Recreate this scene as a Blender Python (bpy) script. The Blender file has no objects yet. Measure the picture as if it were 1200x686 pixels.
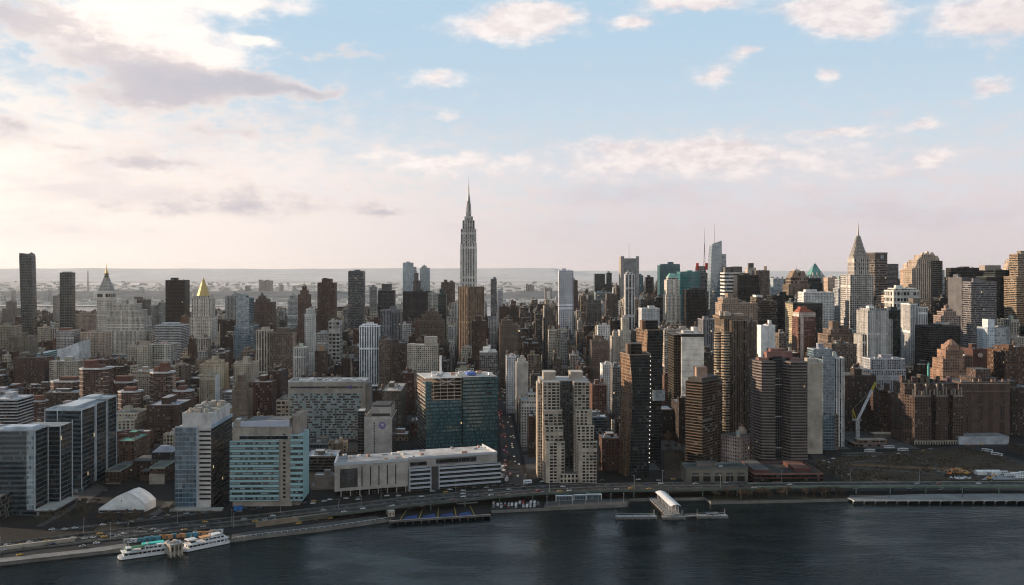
import bpy, math, random
import numpy as np
from mathutils import Vector, Matrix
R = math.radians
# ------------------------------------------------------------------ camera, sky, sun, exposure
F, HC, YH, XC = 1160.0, 205.0, 317.0, 600.0      # focal length in photo pixels, eye height (m), horizon row, centre column
sc = bpy.context.scene
COL = sc.collection
cd = bpy.data.cameras.new('camera'); cam = bpy.data.objects.new('camera', cd); COL.objects.link(cam)
cam.location = (0, 0, HC); cam.rotation_euler = (R(90), 0, 0)
cd.sensor_width = 36; cd.lens = 36*F/1200; cd.shift_y = -(343-YH)/1200
cd.clip_start = 1; cd.clip_end = 120000
sc.camera = cam
SUN_AZ, SUN_EL = -76.0, 12.0
wd = bpy.data.worlds.new('World'); sc.world = wd; wd.use_nodes = True
sl = bpy.data.lights.new('sun', 'SUN'); sl.energy = 5.0; sl.angle = R(0.5); sl.color = (1.0, 0.77, 0.54)
so = bpy.data.objects.new('sun', sl); COL.objects.link(so)
sdir = Vector((math.sin(R(SUN_AZ))*math.cos(R(SUN_EL)), math.cos(R(SUN_AZ))*math.cos(R(SUN_EL)), math.sin(R(SUN_EL))))
so.rotation_euler = sdir.to_track_quat('Z', 'Y').to_euler(); so.location = (-800, 400, 900)
sc.view_settings.view_transform = 'Standard'; sc.view_settings.look = 'None'
sc.view_settings.exposure = 0.45; sc.view_settings.gamma = 1.0; sc.view_settings.use_curve_mapping = False
cy = sc.cycles
cy.filter_width = 1.1
cy.use_denoising = True; cy.denoiser = 'OPENIMAGEDENOISE'
cy.max_bounces = 5; cy.diffuse_bounces = 2; cy.glossy_bounces = 3; cy.transmission_bounces = 2; cy.volume_bounces = 0
cy.caustics_reflective = False; cy.caustics_refractive = False
cy.sample_clamp_indirect = 6

class NT:
    """small helper for node trees"""
    def __init__(s, t): s.t = t
    def n(s, typ, **kw):
        nd = s.t.nodes.new(typ)
        for k, v in kw.items(): setattr(nd, k, v)
        return nd
    def put(s, sock, v):
        if isinstance(v, bpy.types.NodeSocket): s.t.links.new(v, sock)
        else: sock.default_value = v
    def m(s, op, a, b=None, c=None, clamp=False):
        nd = s.n('ShaderNodeMath', operation=op); nd.use_clamp = clamp
        for i, v in enumerate((a, b, c)):
            if v is not None: s.put(nd.inputs[i], v)
        return nd.outputs[0]
    def v(s, op, a, b=None, c=None):
        nd = s.n('ShaderNodeVectorMath', operation=op)
        for i, v in enumerate((a, b, c)):
            if v is not None: s.put(nd.inputs[i], v)
        return nd.outputs['Value'] if op in ('DOT_PRODUCT', 'LENGTH') else nd.outputs[0]
    def mix(s, f, a, b, blend='MIX'):
        nd = s.n('ShaderNodeMix', data_type='RGBA', blend_type=blend)
        s.put(nd.inputs[0], f)
        for i, x in ((6, a), (7, b)):
            s.put(nd.inputs[i], x if isinstance(x, bpy.types.NodeSocket) else (tuple(x)+(1,))[:4])
        return nd.outputs[2]
    def mixf(s, f, a, b):
        nd = s.n('ShaderNodeMix', data_type='FLOAT')
        s.put(nd.inputs[0], f); s.put(nd.inputs[2], a); s.put(nd.inputs[3], b)
        return nd.outputs[0]
    def smooth(s, x, lo, hi):
        nd = s.n('ShaderNodeMapRange', interpolation_type='SMOOTHSTEP')
        s.put(nd.inputs[0], x); s.put(nd.inputs[1], lo); s.put(nd.inputs[2], hi)
        return nd.outputs[0]
    def lin(s, x, lo, hi, a=0., b=1.):
        nd = s.n('ShaderNodeMapRange')
        s.put(nd.inputs[0], x); s.put(nd.inputs[1], lo); s.put(nd.inputs[2], hi); s.put(nd.inputs[3], a); s.put(nd.inputs[4], b)
        return nd.outputs[0]
    def noise(s, vec, scale, detail=4, rough=.5, dims='3D'):
        nd = s.n('ShaderNodeTexNoise', noise_dimensions=dims)
        if vec is not None: s.put(nd.inputs['Vector'], vec)
        nd.inputs['Scale'].default_value = scale; nd.inputs['Detail'].default_value = detail; nd.inputs['Roughness'].default_value = rough
        return nd
    def comb(s, x, y, z=0.):
        nd = s.n('ShaderNodeCombineXYZ')
        for i, v in enumerate((x, y, z)): s.put(nd.inputs[i], v)
        return nd.outputs[0]
    def sep(s, v):
        nd = s.n('ShaderNodeSeparateXYZ'); s.put(nd.inputs[0], v); return nd.outputs

def ang(px, py):
    """direction of a bit of sky, degrees (azimuth, elevation)"""
    az = math.atan((px-XC)/F)
    return math.degrees(az), math.degrees(math.atan((YH-py)/F*math.cos(az)))

def build_world():
    wd.node_tree.nodes.clear()
    t = NT(wd.node_tree)
    sky = t.n('ShaderNodeTexSky', sky_type='NISHITA')
    sky.sun_disc = False; sky.sun_elevation = R(SUN_EL); sky.sun_rotation = R(SUN_AZ)
    sky.air_density = 1.0; sky.dust_density = 1.6; sky.ozone_density = 1.6; sky.altitude = 200
    d = t.n('ShaderNodeTexCoord').outputs['Generated']
    d = t.v('NORMALIZE', d)
    x, y, z = t.sep(d)
    az = t.m('MULTIPLY', t.m('ARCTAN2', x, y), 57.2958)
    el = t.m('MULTIPLY', t.m('ARCSINE', z), 57.2958)
    p0 = t.comb(az, el)
    # turbulence that frays every cloud's outline
    wv = t.noise(t.v('MULTIPLY', p0, (.5, 1.0, 1)), 0.75, 6, .62)
    off = t.v('MULTIPLY', t.v('SUBTRACT', wv.outputs['Color'], (.5, .5, .5)), (2.8, 1.5, 0))
    p = t.v('ADD', p0, off)
    fine = t.noise(t.v('MULTIPLY', p0, (.62, 1.35, 1)), .9, 8, .64)
    def blobs(lst):
        tot = None
        for bx, by, rx, ry, w in lst:
            a, e = ang(bx, by); k = 57.2958/F
            ix, iy = 1/(rx*k), 1/(ry*k)
            q = t.v('MULTIPLY_ADD', p, (ix, iy, 0), (-a*ix, -e*iy, 0))
            g = t.m('POWER', 0.42, t.v('DOT_PRODUCT', q, q))
            tot = t.m('MULTIPLY', g, w) if tot is None else t.m('MULTIPLY_ADD', g, w, tot)
        return tot
    white = blobs([(600, 30, 72, 18, 1.15), (630, 12, 40, 12, .9), (740, 28, 24, 8, .95), (810, 2, 55, 11, 1.1), (975, 8, 55, 20, 1.2), (1005, 30, 32, 14, 1.0), (1165, 14, 62, 26, 1.15), (150, 30, 70, 20, .9), (235, 70, 50, 16, .8),
        (835, 86, 26, 13, .85), (873, 63, 18, 8, .8), (972, 89, 14, 9, .75), (1165, 104, 20, 11, .85), (512, 94, 32, 9, .9),
        (525, 138, 13, 7, .75), (302, 48, 24, 7, .85), (1082, 146, 24, 8, .8), (1090, 188, 15, 9, .75), (980, 156, 50, 6, .8),
        (270, 2, 90, 12, .9), (740, 192, 150, 20, .62), (835, 172, 58, 13, .85), (720, 168, 40, 9, .55), (505, 190, 85, 12, .7), (950, 200, 140, 18, .45), (120, 40, 120, 40, .7),
        (1000, 175, 160, 10, .35)])
    grey = blobs([(210, 96, 62, 22, 1.15), (120, 66, 70, 24, .85), (165, 118, 90, 14, .8), (20, 18, 70, 22, 1.1), (300, 98, 45, 13, 1.05), (370, 110, 40, 8, .9),
        (10, 148, 34, 11, .95), (180, 192, 75, 9, .95), (265, 155, 95, 10, .8), (300, 228, 130, 18, .75), (220, 245, 140, 10, .65),
        (450, 246, 36, 5, .8), (415, 64, 36, 8, .7), (100, 172, 70, 10, .7), (580, 240, 90, 14, .5), (1095, 208, 30, 6, .6), (1180, 30, 50, 22, .5)])
    nz = t.m('MULTIPLY', t.m('SUBTRACT', fine.outputs[0], .5), 1.5)
    aw = t.smooth(t.m('ADD', white, t.m('MULTIPLY', nz, .60)), .16, .88)
    ag = t.smooth(t.m('ADD', grey, t.m('MULTIPLY', nz, 1.5)), .18, .98)
    # generic broken cloud elsewhere round the sky
    far = t.noise(t.v('MULTIPLY', p0, (.030, .09, 1)), 1.0, 6, .6)
    outside = t.m('MAXIMUM', t.smooth(t.m('ABSOLUTE', az), 30, 45), t.smooth(el, 17, 25))
    ao = t.m('MULTIPLY', t.smooth(far.outputs[0], .52, .70), t.m('MULTIPLY', outside, .7))
    # thin veil that thickens towards the horizon
    veil = t.m('ADD', t.m('MULTIPLY', el, -1/9.5), 1.08)
    veil = t.m('ADD', veil, t.m('MULTIPLY', nz, .85))
    leftw = t.m('MULTIPLY', t.smooth(t.m('MULTIPLY', az, -1), -2, 26), .42)
    veil = t.smooth(t.m('ADD', veil, leftw), .05, .95)
    # how close to the sun: light on the clouds is warmer and stronger there
    near = t.v('DOT_PRODUCT', d, tuple(sdir))
    nr = t.smooth(near, .05, .85)
    skyc = t.v('MULTIPLY', sky.outputs[0], (SKY, SKY, SKY))
    skyc = t.mix(.92, skyc, t.mix(t.smooth(el, 2, 15), (.76, .82, .87), (.52, .70, .86)))   # clear-air blue of the open sky
    skyc = t.mix(t.smooth(el, 18, 50), skyc, (.17, .29, .42))
    veilc = t.mix(t.smooth(el, .5, 6.5), t.mix(nr, (.74, .655, .675), (1.20, 1.07, .95)), t.mix(nr, (.80, .71, .73), (1.22, 1.09, .97)))
    bank = t.noise(t.v('ADD', t.v('MULTIPLY', p, (.075, .34, 1)), (3.1, 1.7, 0)), 1.0, 6, .58)      # low grey-lilac cloud bank
    veilc = t.mix(t.m('MULTIPLY', t.smooth(bank.outputs[0], .47, .68), t.m('MULTIPLY', t.smooth(el, .8, 2.6), .75)), veilc, t.mix(nr, (.67, .60, .645), (.92, .81, .79)))
    whitec = t.mix(t.smooth(fine.outputs[0], .35, .65), (.80, .70, .71), (1.02, .93, .90))
    whitec = t.mix(nr, whitec, (1.35, 1.2, 1.08))
    greyc = t.mix(t.smooth(t.m('ADD', grey, nz), .45, 1.3), t.mix(nr, (.84, .73, .72), (.98, .86, .80)), t.mix(nr, (.46, .46, .53), (.66, .60, .64)))
    c = t.mix(t.m('MULTIPLY', veil, .96), skyc, veilc)
    c = t.mix(t.m('MULTIPLY', aw, .90), c, whitec)
    c = t.mix(t.m('MULTIPLY', ag, .82), c, greyc)
    c = t.mix(ao, c, t.mix(nr, (.5, .5, .55), (1.0, .9, .8)))
    # the eastern half of the sky, away from the sun: out of view, set bright to fill the front facades
    back = t.mix(t.smooth(el, 0, 30), EAST_LOW, EAST_HIGH)
    back = t.mix(t.m('MULTIPLY', t.smooth(far.outputs[0], .5, .72), .6), back, EAST_CLOUD)
    c = t.mix(t.smooth(t.m('ABSOLUTE', az), 70, 125), c, back)
    bg = t.n('ShaderNodeBackground'); t.put(bg.inputs[0], c); bg.inputs[1].default_value = 0.72
    o = t.n('ShaderNodeOutputWorld'); t.t.links.new(bg.outputs[0], o.inputs[0])
SKY = 0.10
EAST_LOW, EAST_HIGH, EAST_CLOUD = (.94, .92, .89), (.45, .57, .67), (1.06, 1.02, .98)
build_world()
wd.cycles.sampling_method = 'MANUAL'; wd.cycles.sample_map_resolution = 1024

# ------------------------------------------------------------------ helpers
VP = 563.0
A = math.atan((XC-VP)/F)          # the street grid is turned by this much
CA, SA = math.cos(A), math.sin(A)
def dist(py, z=0.): return F*(HC-z)/(py-YH)
def P(px, py, z=0.):
    """point at height z seen at a photo pixel"""
    d = dist(py, z); return ((px-XC)*d/F, d, z)
def zat(py, d): return HC-(py-YH)*d/F

MATS = {}
def attr_mat(name, rough=.8, spec=.3, metal=0., noise=.35, nscale=.08, grime=True):
    """plain surface: its colour comes from the faces, broken by weathering"""
    m = bpy.data.materials.new(name); m.use_nodes = True
    t = NT(m.node_tree); b = m.node_tree.nodes['Principled BSDF']
    a = t.n('ShaderNodeAttribute', attribute_name='tint')
    pos = t.n('ShaderNodeNewGeometry').outputs['Position']
    n1 = t.noise(pos, nscale, 5, .65)
    f = t.lin(n1.outputs[0], .3, .7, 1-noise, 1+noise)
    c = t.v('MULTIPLY', a.outputs['Color'], t.comb(f, f, f))
    t.put(b.inputs['Base Color'], c)
    b.inputs['Roughness'].default_value = rough; b.inputs['Metallic'].default_value = metal
    b.inputs['Specular IOR Level'].default_value = spec
    MATS[name] = m; return m

def facade(name, ww, wh, glass=(.010, .013, .015), grough=.12, gior=1.36, blinds=.14, blindc=(.20, .19, .175), lit=.0008, wrough=.82,
           span=None, jit=.02, var=.6, voff=0., spang=False):
    """wall with a grid of windows: UV counts bays and storeys; wall colour and a seed come with the faces"""
    m = bpy.data.materials.new(name); m.use_nodes = True
    t = NT(m.node_tree); b = m.node_tree.nodes['Principled BSDF']
    uv = t.n('ShaderNodeUVMap', uv_map='UVMap').outputs[0]
    a = t.n('ShaderNodeAttribute', attribute_name='tint')
    u, v, _ = t.sep(uv)
    iu, iv = t.m('FLOOR', u), t.m('FLOOR', v)
    fu, fv = t.m('SUBTRACT', u, iu), t.m('SUBTRACT', v, iv)
    sd = t.m('MULTIPLY', a.outputs['Alpha'], 61.7)
    wr = t.n('ShaderNodeTexWhiteNoise', noise_dimensions='2D'); t.put(wr.inputs['Vector'], t.comb(iv, sd))
    wc = t.n('ShaderNodeTexWhiteNoise', noise_dimensions='2D'); t.put(wc.inputs['Vector'], t.comb(t.m('ADD', iu, 31.), sd))
    wg = t.n('ShaderNodeTexWhiteNoise', noise_dimensions='2D'); t.put(wg.inputs['Vector'], t.comb(t.m('FLOOR', t.m('DIVIDE', iu, 3.)), t.m('ADD', sd, 7.)))
    wx = ww/2 if ww > .9 else t.lin(wc.outputs['Value'], 0, 1, ww/2*.70, ww/2*1.22)
    wy = wh/2 if ww > .9 else t.lin(wr.outputs['Value'], 0, 1, wh/2*.84, wh/2*1.10)
    mu = t.m('LESS_THAN', t.m('ABSOLUTE', t.m('SUBTRACT', fu, .5)), wx)
    mv = t.m('LESS_THAN', t.m('ABSOLUTE', t.m('SUBTRACT', fv, .5+voff)), wy)
    win = t.m('MULTIPLY', mu, mv)
    if ww < .9:      # some storeys are plant floors, some bays are blank
        keep = t.m('MULTIPLY', t.m('LESS_THAN', wr.outputs['Value'], .955), t.m('LESS_THAN', wc.outputs['Value'], .93))
        win = t.m('MULTIPLY', win, keep)
    wn = t.n('ShaderNodeTexWhiteNoise', noise_dimensions='3D')
    t.put(wn.inputs['Vector'], t.comb(iu, iv, t.m('MULTIPLY', a.outputs['Alpha'], 977.0)))
    r1, rc = wn.outputs['Value'], wn.outputs['Color']
    rs = t.sep(rc)
    pos = t.n('ShaderNodeNewGeometry').outputs['Position']
    n1 = t.noise(t.v('MULTIPLY', pos, (1, 1, .45)), .09, 4, .65)
    f = t.lin(n1.outputs[0], .3, .7, .72, 1.28)
    # slight storey by storey and bay by bay unevenness of the wall
    f = t.m('MULTIPLY', f, t.lin(rs[1], 0, 1, .90, 1.10))
    f = t.m('MULTIPLY', f, t.lin(wr.outputs['Value'], 0, 1, .86, 1.12))
    if ww < .9: f = t.m('MULTIPLY', f, t.lin(wg.outputs['Value'], 0, 1, .84, 1.14))
    stain = t.noise(t.v('MULTIPLY', pos, (.35, .35, .03)), 1.0, 4, .7)      # rain streaks down the wall
    f = t.m('MULTIPLY', f, t.lin(stain.outputs[0], .3, .7, .84, 1.12))
    wall = t.v('MULTIPLY', a.outputs['Color'], t.comb(f, f, f))
    if span is not None:
        wall = t.mix(t.m('MULTIPLY', mu, t.m('SUBTRACT', 1, mv)), wall, t.v('MULTIPLY', a.outputs['Color'], tuple(span)))
    g = t.lin(rs[2], 0, 1, 1-var, 1+var)
    gl = t.v('MULTIPLY', tuple(glass), t.comb(g, g, g))
    gl = t.mix(t.m('GREATER_THAN', r1, 1-blinds), gl, blindc)
    t.put(b.inputs['Base Color'], t.mix(win, wall, gl))
    gm = t.m('MAXIMUM', win, t.m('MULTIPLY', mu, 1.)) if spang else win
    t.put(b.inputs['Roughness'], t.mixf(gm, wrough, grough))
    t.put(b.inputs['IOR'], t.mixf(gm, 1.35, gior))
    if jit:
        nrm = t.n('ShaderNodeNewGeometry').outputs['Normal']
        j = t.v('MULTIPLY', t.v('SUBTRACT', rc, (.5, .5, .5)), (jit, jit, jit))
        t.put(b.inputs['Normal'], t.v('NORMALIZE', t.v('ADD', nrm, t.v('MULTIPLY', j, t.comb(gm, gm, gm)))))
    if lit:
        on = t.m('MULTIPLY', win, t.m('GREATER_THAN', rs[0], 1-lit))
        b.inputs['Emission Color'].default_value = (1, .72, .38, 1)
        t.put(b.inputs['Emission Strength'], t.m('MULTIPLY', on, .55))
    MATS[name] = m; return m

attr_mat('plain'); attr_mat('roofing', .9, .2, 0, .5, .06); attr_mat('metal', .55, .4, .35, .2, .2); attr_mat('gold', .6, .4, .35, .2, .3)
attr_mat('smooth', .45, .5, 0, .12, .15); attr_mat('shiny', .12, .6, 0, .2, .05)
facade('punched', .46, .54)
facade('punched_dense', .58, .58, blinds=.18)
facade('glass_band', 1.01, .60, glass=(.014, .022, .028), gior=1.9, blinds=.04, blindc=(.08, .11, .125), var=.3, jit=.015, grough=.07, spang=True, lit=0)
facade('punched_small', .34, .46)
facade('grid', .72, .62, blinds=.2)
facade('piers', .50, .60, span=(.42, .40, .40), blinds=.18)
facade('piers_light', .52, .62, span=(.62, .62, .64), blinds=.2)
facade('stripes', .52, .80, span=(.22, .22, .24), glass=(.016, .02, .024), blinds=.12)
facade('ribbon', 1.01, .50, glass=(.015, .018, .02), blinds=.14)
facade('ribbon_half', 1.01, .60, glass=(.010, .011, .012), blinds=.08, blindc=(.07, .065, .06), jit=.03)
facade('loggia', .86, .62, glass=(.012, .012, .012), blinds=.12, lit=.004)
facade('curtain', .93, .84, glass=(.020, .028, .034), gior=1.6, blinds=.06, lit=.0008, var=.5, jit=.025, grough=.06)
facade('curtain_blue', .93, .80, glass=(.045, .085, .115), gior=2.3, blinds=.05, blindc=(.13, .18, .21), lit=.0008, var=.35, jit=.03, grough=.06)
facade('curtain_teal', .96, .60, glass=(.032, .092, .112), gior=1.7, blinds=.08, blindc=(.05, .12, .13), lit=.0008, var=.45, jit=.025, grough=.07)
facade('curtain_dark', .93, .80, glass=(.008, .011, .012), gior=1.30, blinds=.06, blindc=(.06, .06, .06), lit=.0008, var=.6, jit=.02, grough=.06)
facade('curtain_black', .90, .72, glass=(.004, .0045, .005), gior=1.22, blinds=.05, blindc=(.03, .03, .03), lit=.0008, jit=.01)
facade('curtain_pale', .90, .70, glass=(.14, .19, .21), gior=2.0, blinds=.4, blindc=(.30, .35, .36), lit=.0008, jit=.03)
facade('mixed_band', .94, .62, glass=(.022, .03, .032), gior=1.9, blinds=.46, blindc=(.20, .27, .28), lit=.0008, jit=.03)

_seed = [0]
def rnd_seed():
    _seed[0] += 1
    return (_seed[0]*0.61803398875) % 1.0

class MB:
    """collects faces of one mesh"""
    def __init__(s): s.v = []; s.f = []; s.m = []; s.uv = []; s.c = []; s.slots = []
    def slot(s, mat):
        if mat not in s.slots: s.slots.append(mat)
        return s.slots.index(mat)
    def face(s, pts, mat, col, uv=None, seed=.5):
        i = len(s.v); s.v.extend(pts); n = len(pts)
        s.f.append(tuple(range(i, i+n))); s.m.append(s.slot(mat)); s.c.append((col[0], col[1], col[2], seed))
        s.uv.extend(uv if uv else [(p[0]*.3, p[1]*.3) for p in pts])
    def wall(s, a, b, z0, z1, mat, col, bw=3., fh=3.3, seed=.5, z0b=None, z1b=None, a1=None, b1=None):
        """vertical (or leaning) quad, outside to the right of a->b seen from above reversed (a left, b right, seen from outside)"""
        w = math.hypot(b[0]-a[0], b[1]-a[1]); nb = max(1, round(w/bw))
        a1 = a1 or a; b1 = b1 or b
        t0 = 0; t1 = max(1, round((z1-z0)/fh))
        s.face([(a[0], a[1], z0), (b[0], b[1], z0), (b1[0], b1[1], z1), (a1[0], a1[1], z1)], mat, col, [(0, t0), (nb, t0), (nb, t1), (0, t1)], seed)
    def prism(s, pts, z0, z1, mat, col, bw=3., fh=3.3, top=None, tcol=None, pts1=None, seed=None, mats=None):
        """pts counter-clockwise seen from above; mats: per-side (mat, col) overrides"""
        seed = rnd_seed() if seed is None else seed
        n = len(pts); q = pts1 or pts
        for i in range(n):
            j = (i+1) % n
            mm, cc = (mats[i] if mats and mats.get(i) else (mat, col)) if mats else (mat, col)
            s.wall(pts[i], pts[j], z0, z1, mm, cc, bw, fh, (seed+i*.137) % 1, a1=q[i], b1=q[j])
        if top != 'none':
            s.face([(p[0], p[1], z1) for p in q], top or 'roofing', tcol or (.10, .10, .10))
    def box(s, x0, x1, y0, y1, z0, z1, mat, col, bw=3., fh=3.3, top=None, tcol=None, seed=None, mats=None, under=False):
        s.prism([(x0, y0), (x1, y0), (x1, y1), (x0, y1)], z0, z1, mat, col, bw, fh, top, tcol, seed=seed, mats=mats)
        if under: s.face([(x0, y0, z0), (x0, y1, z0), (x1, y1, z0), (x1, y0, z0)], 'plain', col)
    def solid(s, x0, x1, y0, y1, z0, z1, col, mat='plain', under=True):
        s.box(x0, x1, y0, y1, z0, z1, mat, col, top=mat, tcol=col, under=under)
    def cyl(s, cx, cy, r0, z0, r1, z1, mat, col, n=12, bw=3., fh=3.3, top=True, tcol=None, ph=0.):
        a = [(cx+r0*math.cos(ph+2*math.pi*i/n), cy+r0*math.sin(ph+2*math.pi*i/n)) for i in range(n)]
        b = [(cx+r1*math.cos(ph+2*math.pi*i/n), cy+r1*math.sin(ph+2*math.pi*i/n)) for i in range(n)]
        s.prism(a, z0, z1, mat, col, bw, fh, top=(mat if top and r1 > .01 else 'none'), tcol=tcol or col, pts1=b)
    def bar(s, p, q, t, col, mat='plain', t2=None):
        """square bar between two points"""
        p, q = Vector(p), Vector(q); d = (q-p)
        if d.length < 1e-6: return
        d.normalize(); up = Vector((0, 0, 1)) if abs(d.z) < .95 else Vector((1, 0, 0))
        r = d.cross(up).normalized(); w = r.cross(d).normalized(); t2 = t if t2 is None else t2
        A_ = [p+(r*i+w*j)*t/2 for i, j in ((-1, -1), (1, -1), (1, 1), (-1, 1))]
        B_ = [q+(r*i+w*j)*t2/2 for i, j in ((-1, -1), (1, -1), (1, 1), (-1, 1))]
        for i in range(4):
            j = (i+1) % 4
            s.face([tuple(A_[i]), tuple(A_[j]), tuple(B_[j]), tuple(B_[i])], mat, col)
        s.face([tuple(x) for x in A_[::-1]], mat, col); s.face([tuple(x) for x in B_], mat, col)
    def parapet(s, x0, x1, y0, y1, z, h=1.1, t=.6, col=(.3, .3, .3)):
        e = .12
        x0 -= e; x1 += e; y0 -= e; y1 += e
        s.solid(x0, x1, y0, y0+t, z-.5, z+h, col); s.solid(x0, x1, y1-t, y1, z-.5, z+h, col)
        s.solid(x0, x0+t, y0+t, y1-t, z-.5, z+h, col); s.solid(x1-t, x1, y0+t, y1-t, z-.5, z+h, col)
    def disc(s, cx, z, y, r, col, mat='smooth', n=20, th=.4):
        p = [(cx+r*math.cos(2*math.pi*i/n), z+r*math.sin(2*math.pi*i/n)) for i in range(n)]
        s.face([(a, y, b) for a, b in p], mat, col)
        for i in range(n):
            a, b = p[i], p[(i+1) % n]
            s.face([(a[0], y, a[1]), (a[0], y+th, a[1]), (b[0], y+th, b[1]), (b[0], y, b[1])], mat, col)
    def mesh(s, name):
        me = bpy.data.meshes.new(name)
        me.from_pydata(s.v, [], s.f)
        for k in s.slots: me.materials.append(MATS[k])
        me.polygons.foreach_set('material_index', s.m)
        l = me.uv_layers.new(name='UVMap'); l.data.foreach_set('uv', np.array(s.uv, dtype=np.float32).ravel())
        at = me.attributes.new('tint', 'FLOAT_COLOR', 'FACE'); at.data.foreach_set('color', np.array(s.c, dtype=np.float32).ravel())
        me.update(); return me

def link(name, data, parent=None, loc=(0, 0, 0), rz=0.):
    o = bpy.data.objects.new(name, data); COL.objects.link(o)
    o.location = loc; o.rotation_euler = (0, 0, rz)
    if parent is not None: o.parent = parent
    return o
def obj(name, mb, parent=None, loc=(0, 0, 0), rz=0.): return link(name, mb.mesh(name), parent, loc, rz)
def tag(o, label=None, cat=None, group=None, kind=None):
    if label: o['label'] = label
    if cat: o['category'] = cat
    if group: o['group'] = group
    if kind: o['kind'] = kind
    return o

# a rooftop water tank, shared by every roof that carries one
_t = MB()
for a_, b_ in ((-1.3, -1.3), (1.3, -1.3), (1.3, 1.3), (-1.3, 1.3)): _t.bar((a_, b_, 0), (a_, b_, 3), .35, (.05, .05, .05))
_t.cyl(0, 0, 2.2, 3, 2.1, 7, 'plain', (.10, .065, .045), 10); _t.cyl(0, 0, 2.35, 7.01, .1, 8.9, 'plain', (.13, .12, .11), 10, top=False)
TANK = _t.mesh('water_tank')
_t = MB()
_t.solid(-2, 2, -1.4, 1.4, .3, 2.2, (.32, .33, .34)); _t.cyl(-.9, 0, .8, 2.2, .8, 2.6, 'plain', (.12, .12, .12), 10); _t.cyl(1, 0, .8, 2.2, .8, 2.6, 'plain', (.12, .12, .12), 10)
UNIT = _t.mesh('cooling_unit')

TR = []            # traced things: dict(x0,x1,yt,yb,d, foot=polygon, short, label)
def footprint(loc, rz, x0, x1, y0, y1):
    c, s_ = math.cos(rz), math.sin(rz)
    return [(loc[0]+x*c-y*s_, loc[1]+x*s_+y*c) for x, y in ((x0, y0), (x1, y0), (x1, y1), (x0, y1))]
def reg(x0, x1, yt, yb, d, foot, label, short=None): TR.append(dict(x0=x0, x1=x1, yt=yt, yb=yb, d=d, foot=foot, label=label, short=short))

def roof_parts(o, mb_boxes, rng, col, rcol, tanks=0, units=2, par=True, pcol=None, house=True, zmax=None):
    """roof slab with parapet, stair bulkhead, tanks, cooling units for each top box (x0,x1,y0,y1,z)"""
    r = MB()
    for (x0, x1, y0, y1, z) in mb_boxes:
        r.solid(x0+.2, x1-.2, y0+.2, y1-.2, z-.3, z+.06, rcol, 'roofing')
        if par: r.parapet(x0, x1, y0, y1, z, 1.0, .5, pcol or [min(.8, c*1.15) for c in col])
    obj('roof', r, o)
    x0, x1, y0, y1, z = mb_boxes[-1] if zmax is None else zmax
    w, dd = x1-x0, y1-y0
    if house and w > 8 and dd > 8:
        b = MB(); bw = w*rng.uniform(.22, .4); bd = dd*rng.uniform(.25, .45); bx = x0+w*rng.uniform(.15, .5); by = y0+dd*rng.uniform(.3, .5); bh = rng.uniform(3.5, 7)
        b.solid(bx, bx+bw, by, by+bd, z, z+bh, [c*rng.uniform(.8, 1.05) for c in col]); b.solid(bx-.2, bx+bw+.2, by-.2, by+bd+.2, z+bh, z+bh+.35, rcol)
        obj('bulkhead', b, o)
    for i in range(tanks):
        link('water_tank', TANK, o, (x0+w*rng.uniform(.12, .88), y0+dd*rng.uniform(.15, .8), z+.05), rng.uniform(0, 1.5))
    for i in range(units):
        link('cooling_unit', UNIT, o, (x0+w*rng.uniform(.15, .85), y0+dd*rng.uniform(.12, .8), z+.05), rng.choice([0, 1.57]))

def T(name, label, x0, x1, yt, d, dep, yb, style, col, boxes=(), bulk=(), tanks=0, units=2, roof=(.12, .12, .12), bw=3., fh=3.3, cat='building',
      short=None, rot=0., par=True, mats=None, bstyle='plain', bcol=None, group=None, house=None, side=None):
    """a building traced from its front: front columns x0..x1, top row yt, distance d, depth in m.
    boxes: further volumes (x0,x1,yt,front offset,depth); bulk: roof houses (x0,x1,yt)"""
    k = d/F; xc = (x0+x1)/2
    loc = ((xc-XC)*k, d, 0); rz = A+rot
    rng = random.Random(int(x0*131+yt*17+d))
    mb = MB(); vols = []
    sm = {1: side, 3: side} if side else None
    for (bx0, bx1, byt, off, bd) in [(x0, x1, yt, 0., dep)]+list(boxes):
        X0, X1, Y0, Y1, Z = (bx0-xc)*k, (bx1-xc)*k, off, off+bd, zat(byt, d)
        z0 = 0.
        for (a0, a1, c0, c1, zz) in vols:
            if X0 < a1-.1 and X1 > a0+.1 and Y0 < c1-.1 and Y1 > c0+.1 and zz < Z: z0 = max(z0, zz)
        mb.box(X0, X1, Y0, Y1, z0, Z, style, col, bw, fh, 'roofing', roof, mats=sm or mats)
        vols.append((X0, X1, Y0, Y1, Z))
    o = obj(name, mb, None, loc, rz); tag(o, label, cat, group)
    hi = max(vols, key=lambda q: q[4])
    roof_parts(o, vols, rng, col, roof, tanks, units, par, house=(not bulk) if house is None else house, zmax=hi)
    for (bx0, bx1, byt) in bulk:
        b = MB(); X0, X1, Z = (bx0-xc)*k, (bx1-xc)*k, zat(byt, d)
        base = hi[4] if Z > hi[4] else vols[0][4]
        Y0 = hi[2]+(hi[3]-hi[2])*.22; Y1 = hi[2]+(hi[3]-hi[2])*.72
        b.box(X0, X1, Y0, Y1, base+.06, Z, bstyle, bcol or [c*.9 for c in col], bw, fh, 'roofing', roof); obj('bulkhead', b, o)
    reg(min([x0]+[b[0] for b in boxes]), max([x1]+[b[1] for b in boxes]), min([yt]+[b[2] for b in boxes]), yb, d, footprint(loc, rz, min(q[0] for q in vols), max(q[1] for q in vols), 0, max(q[3] for q in vols)), label, short)
    return o
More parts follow.
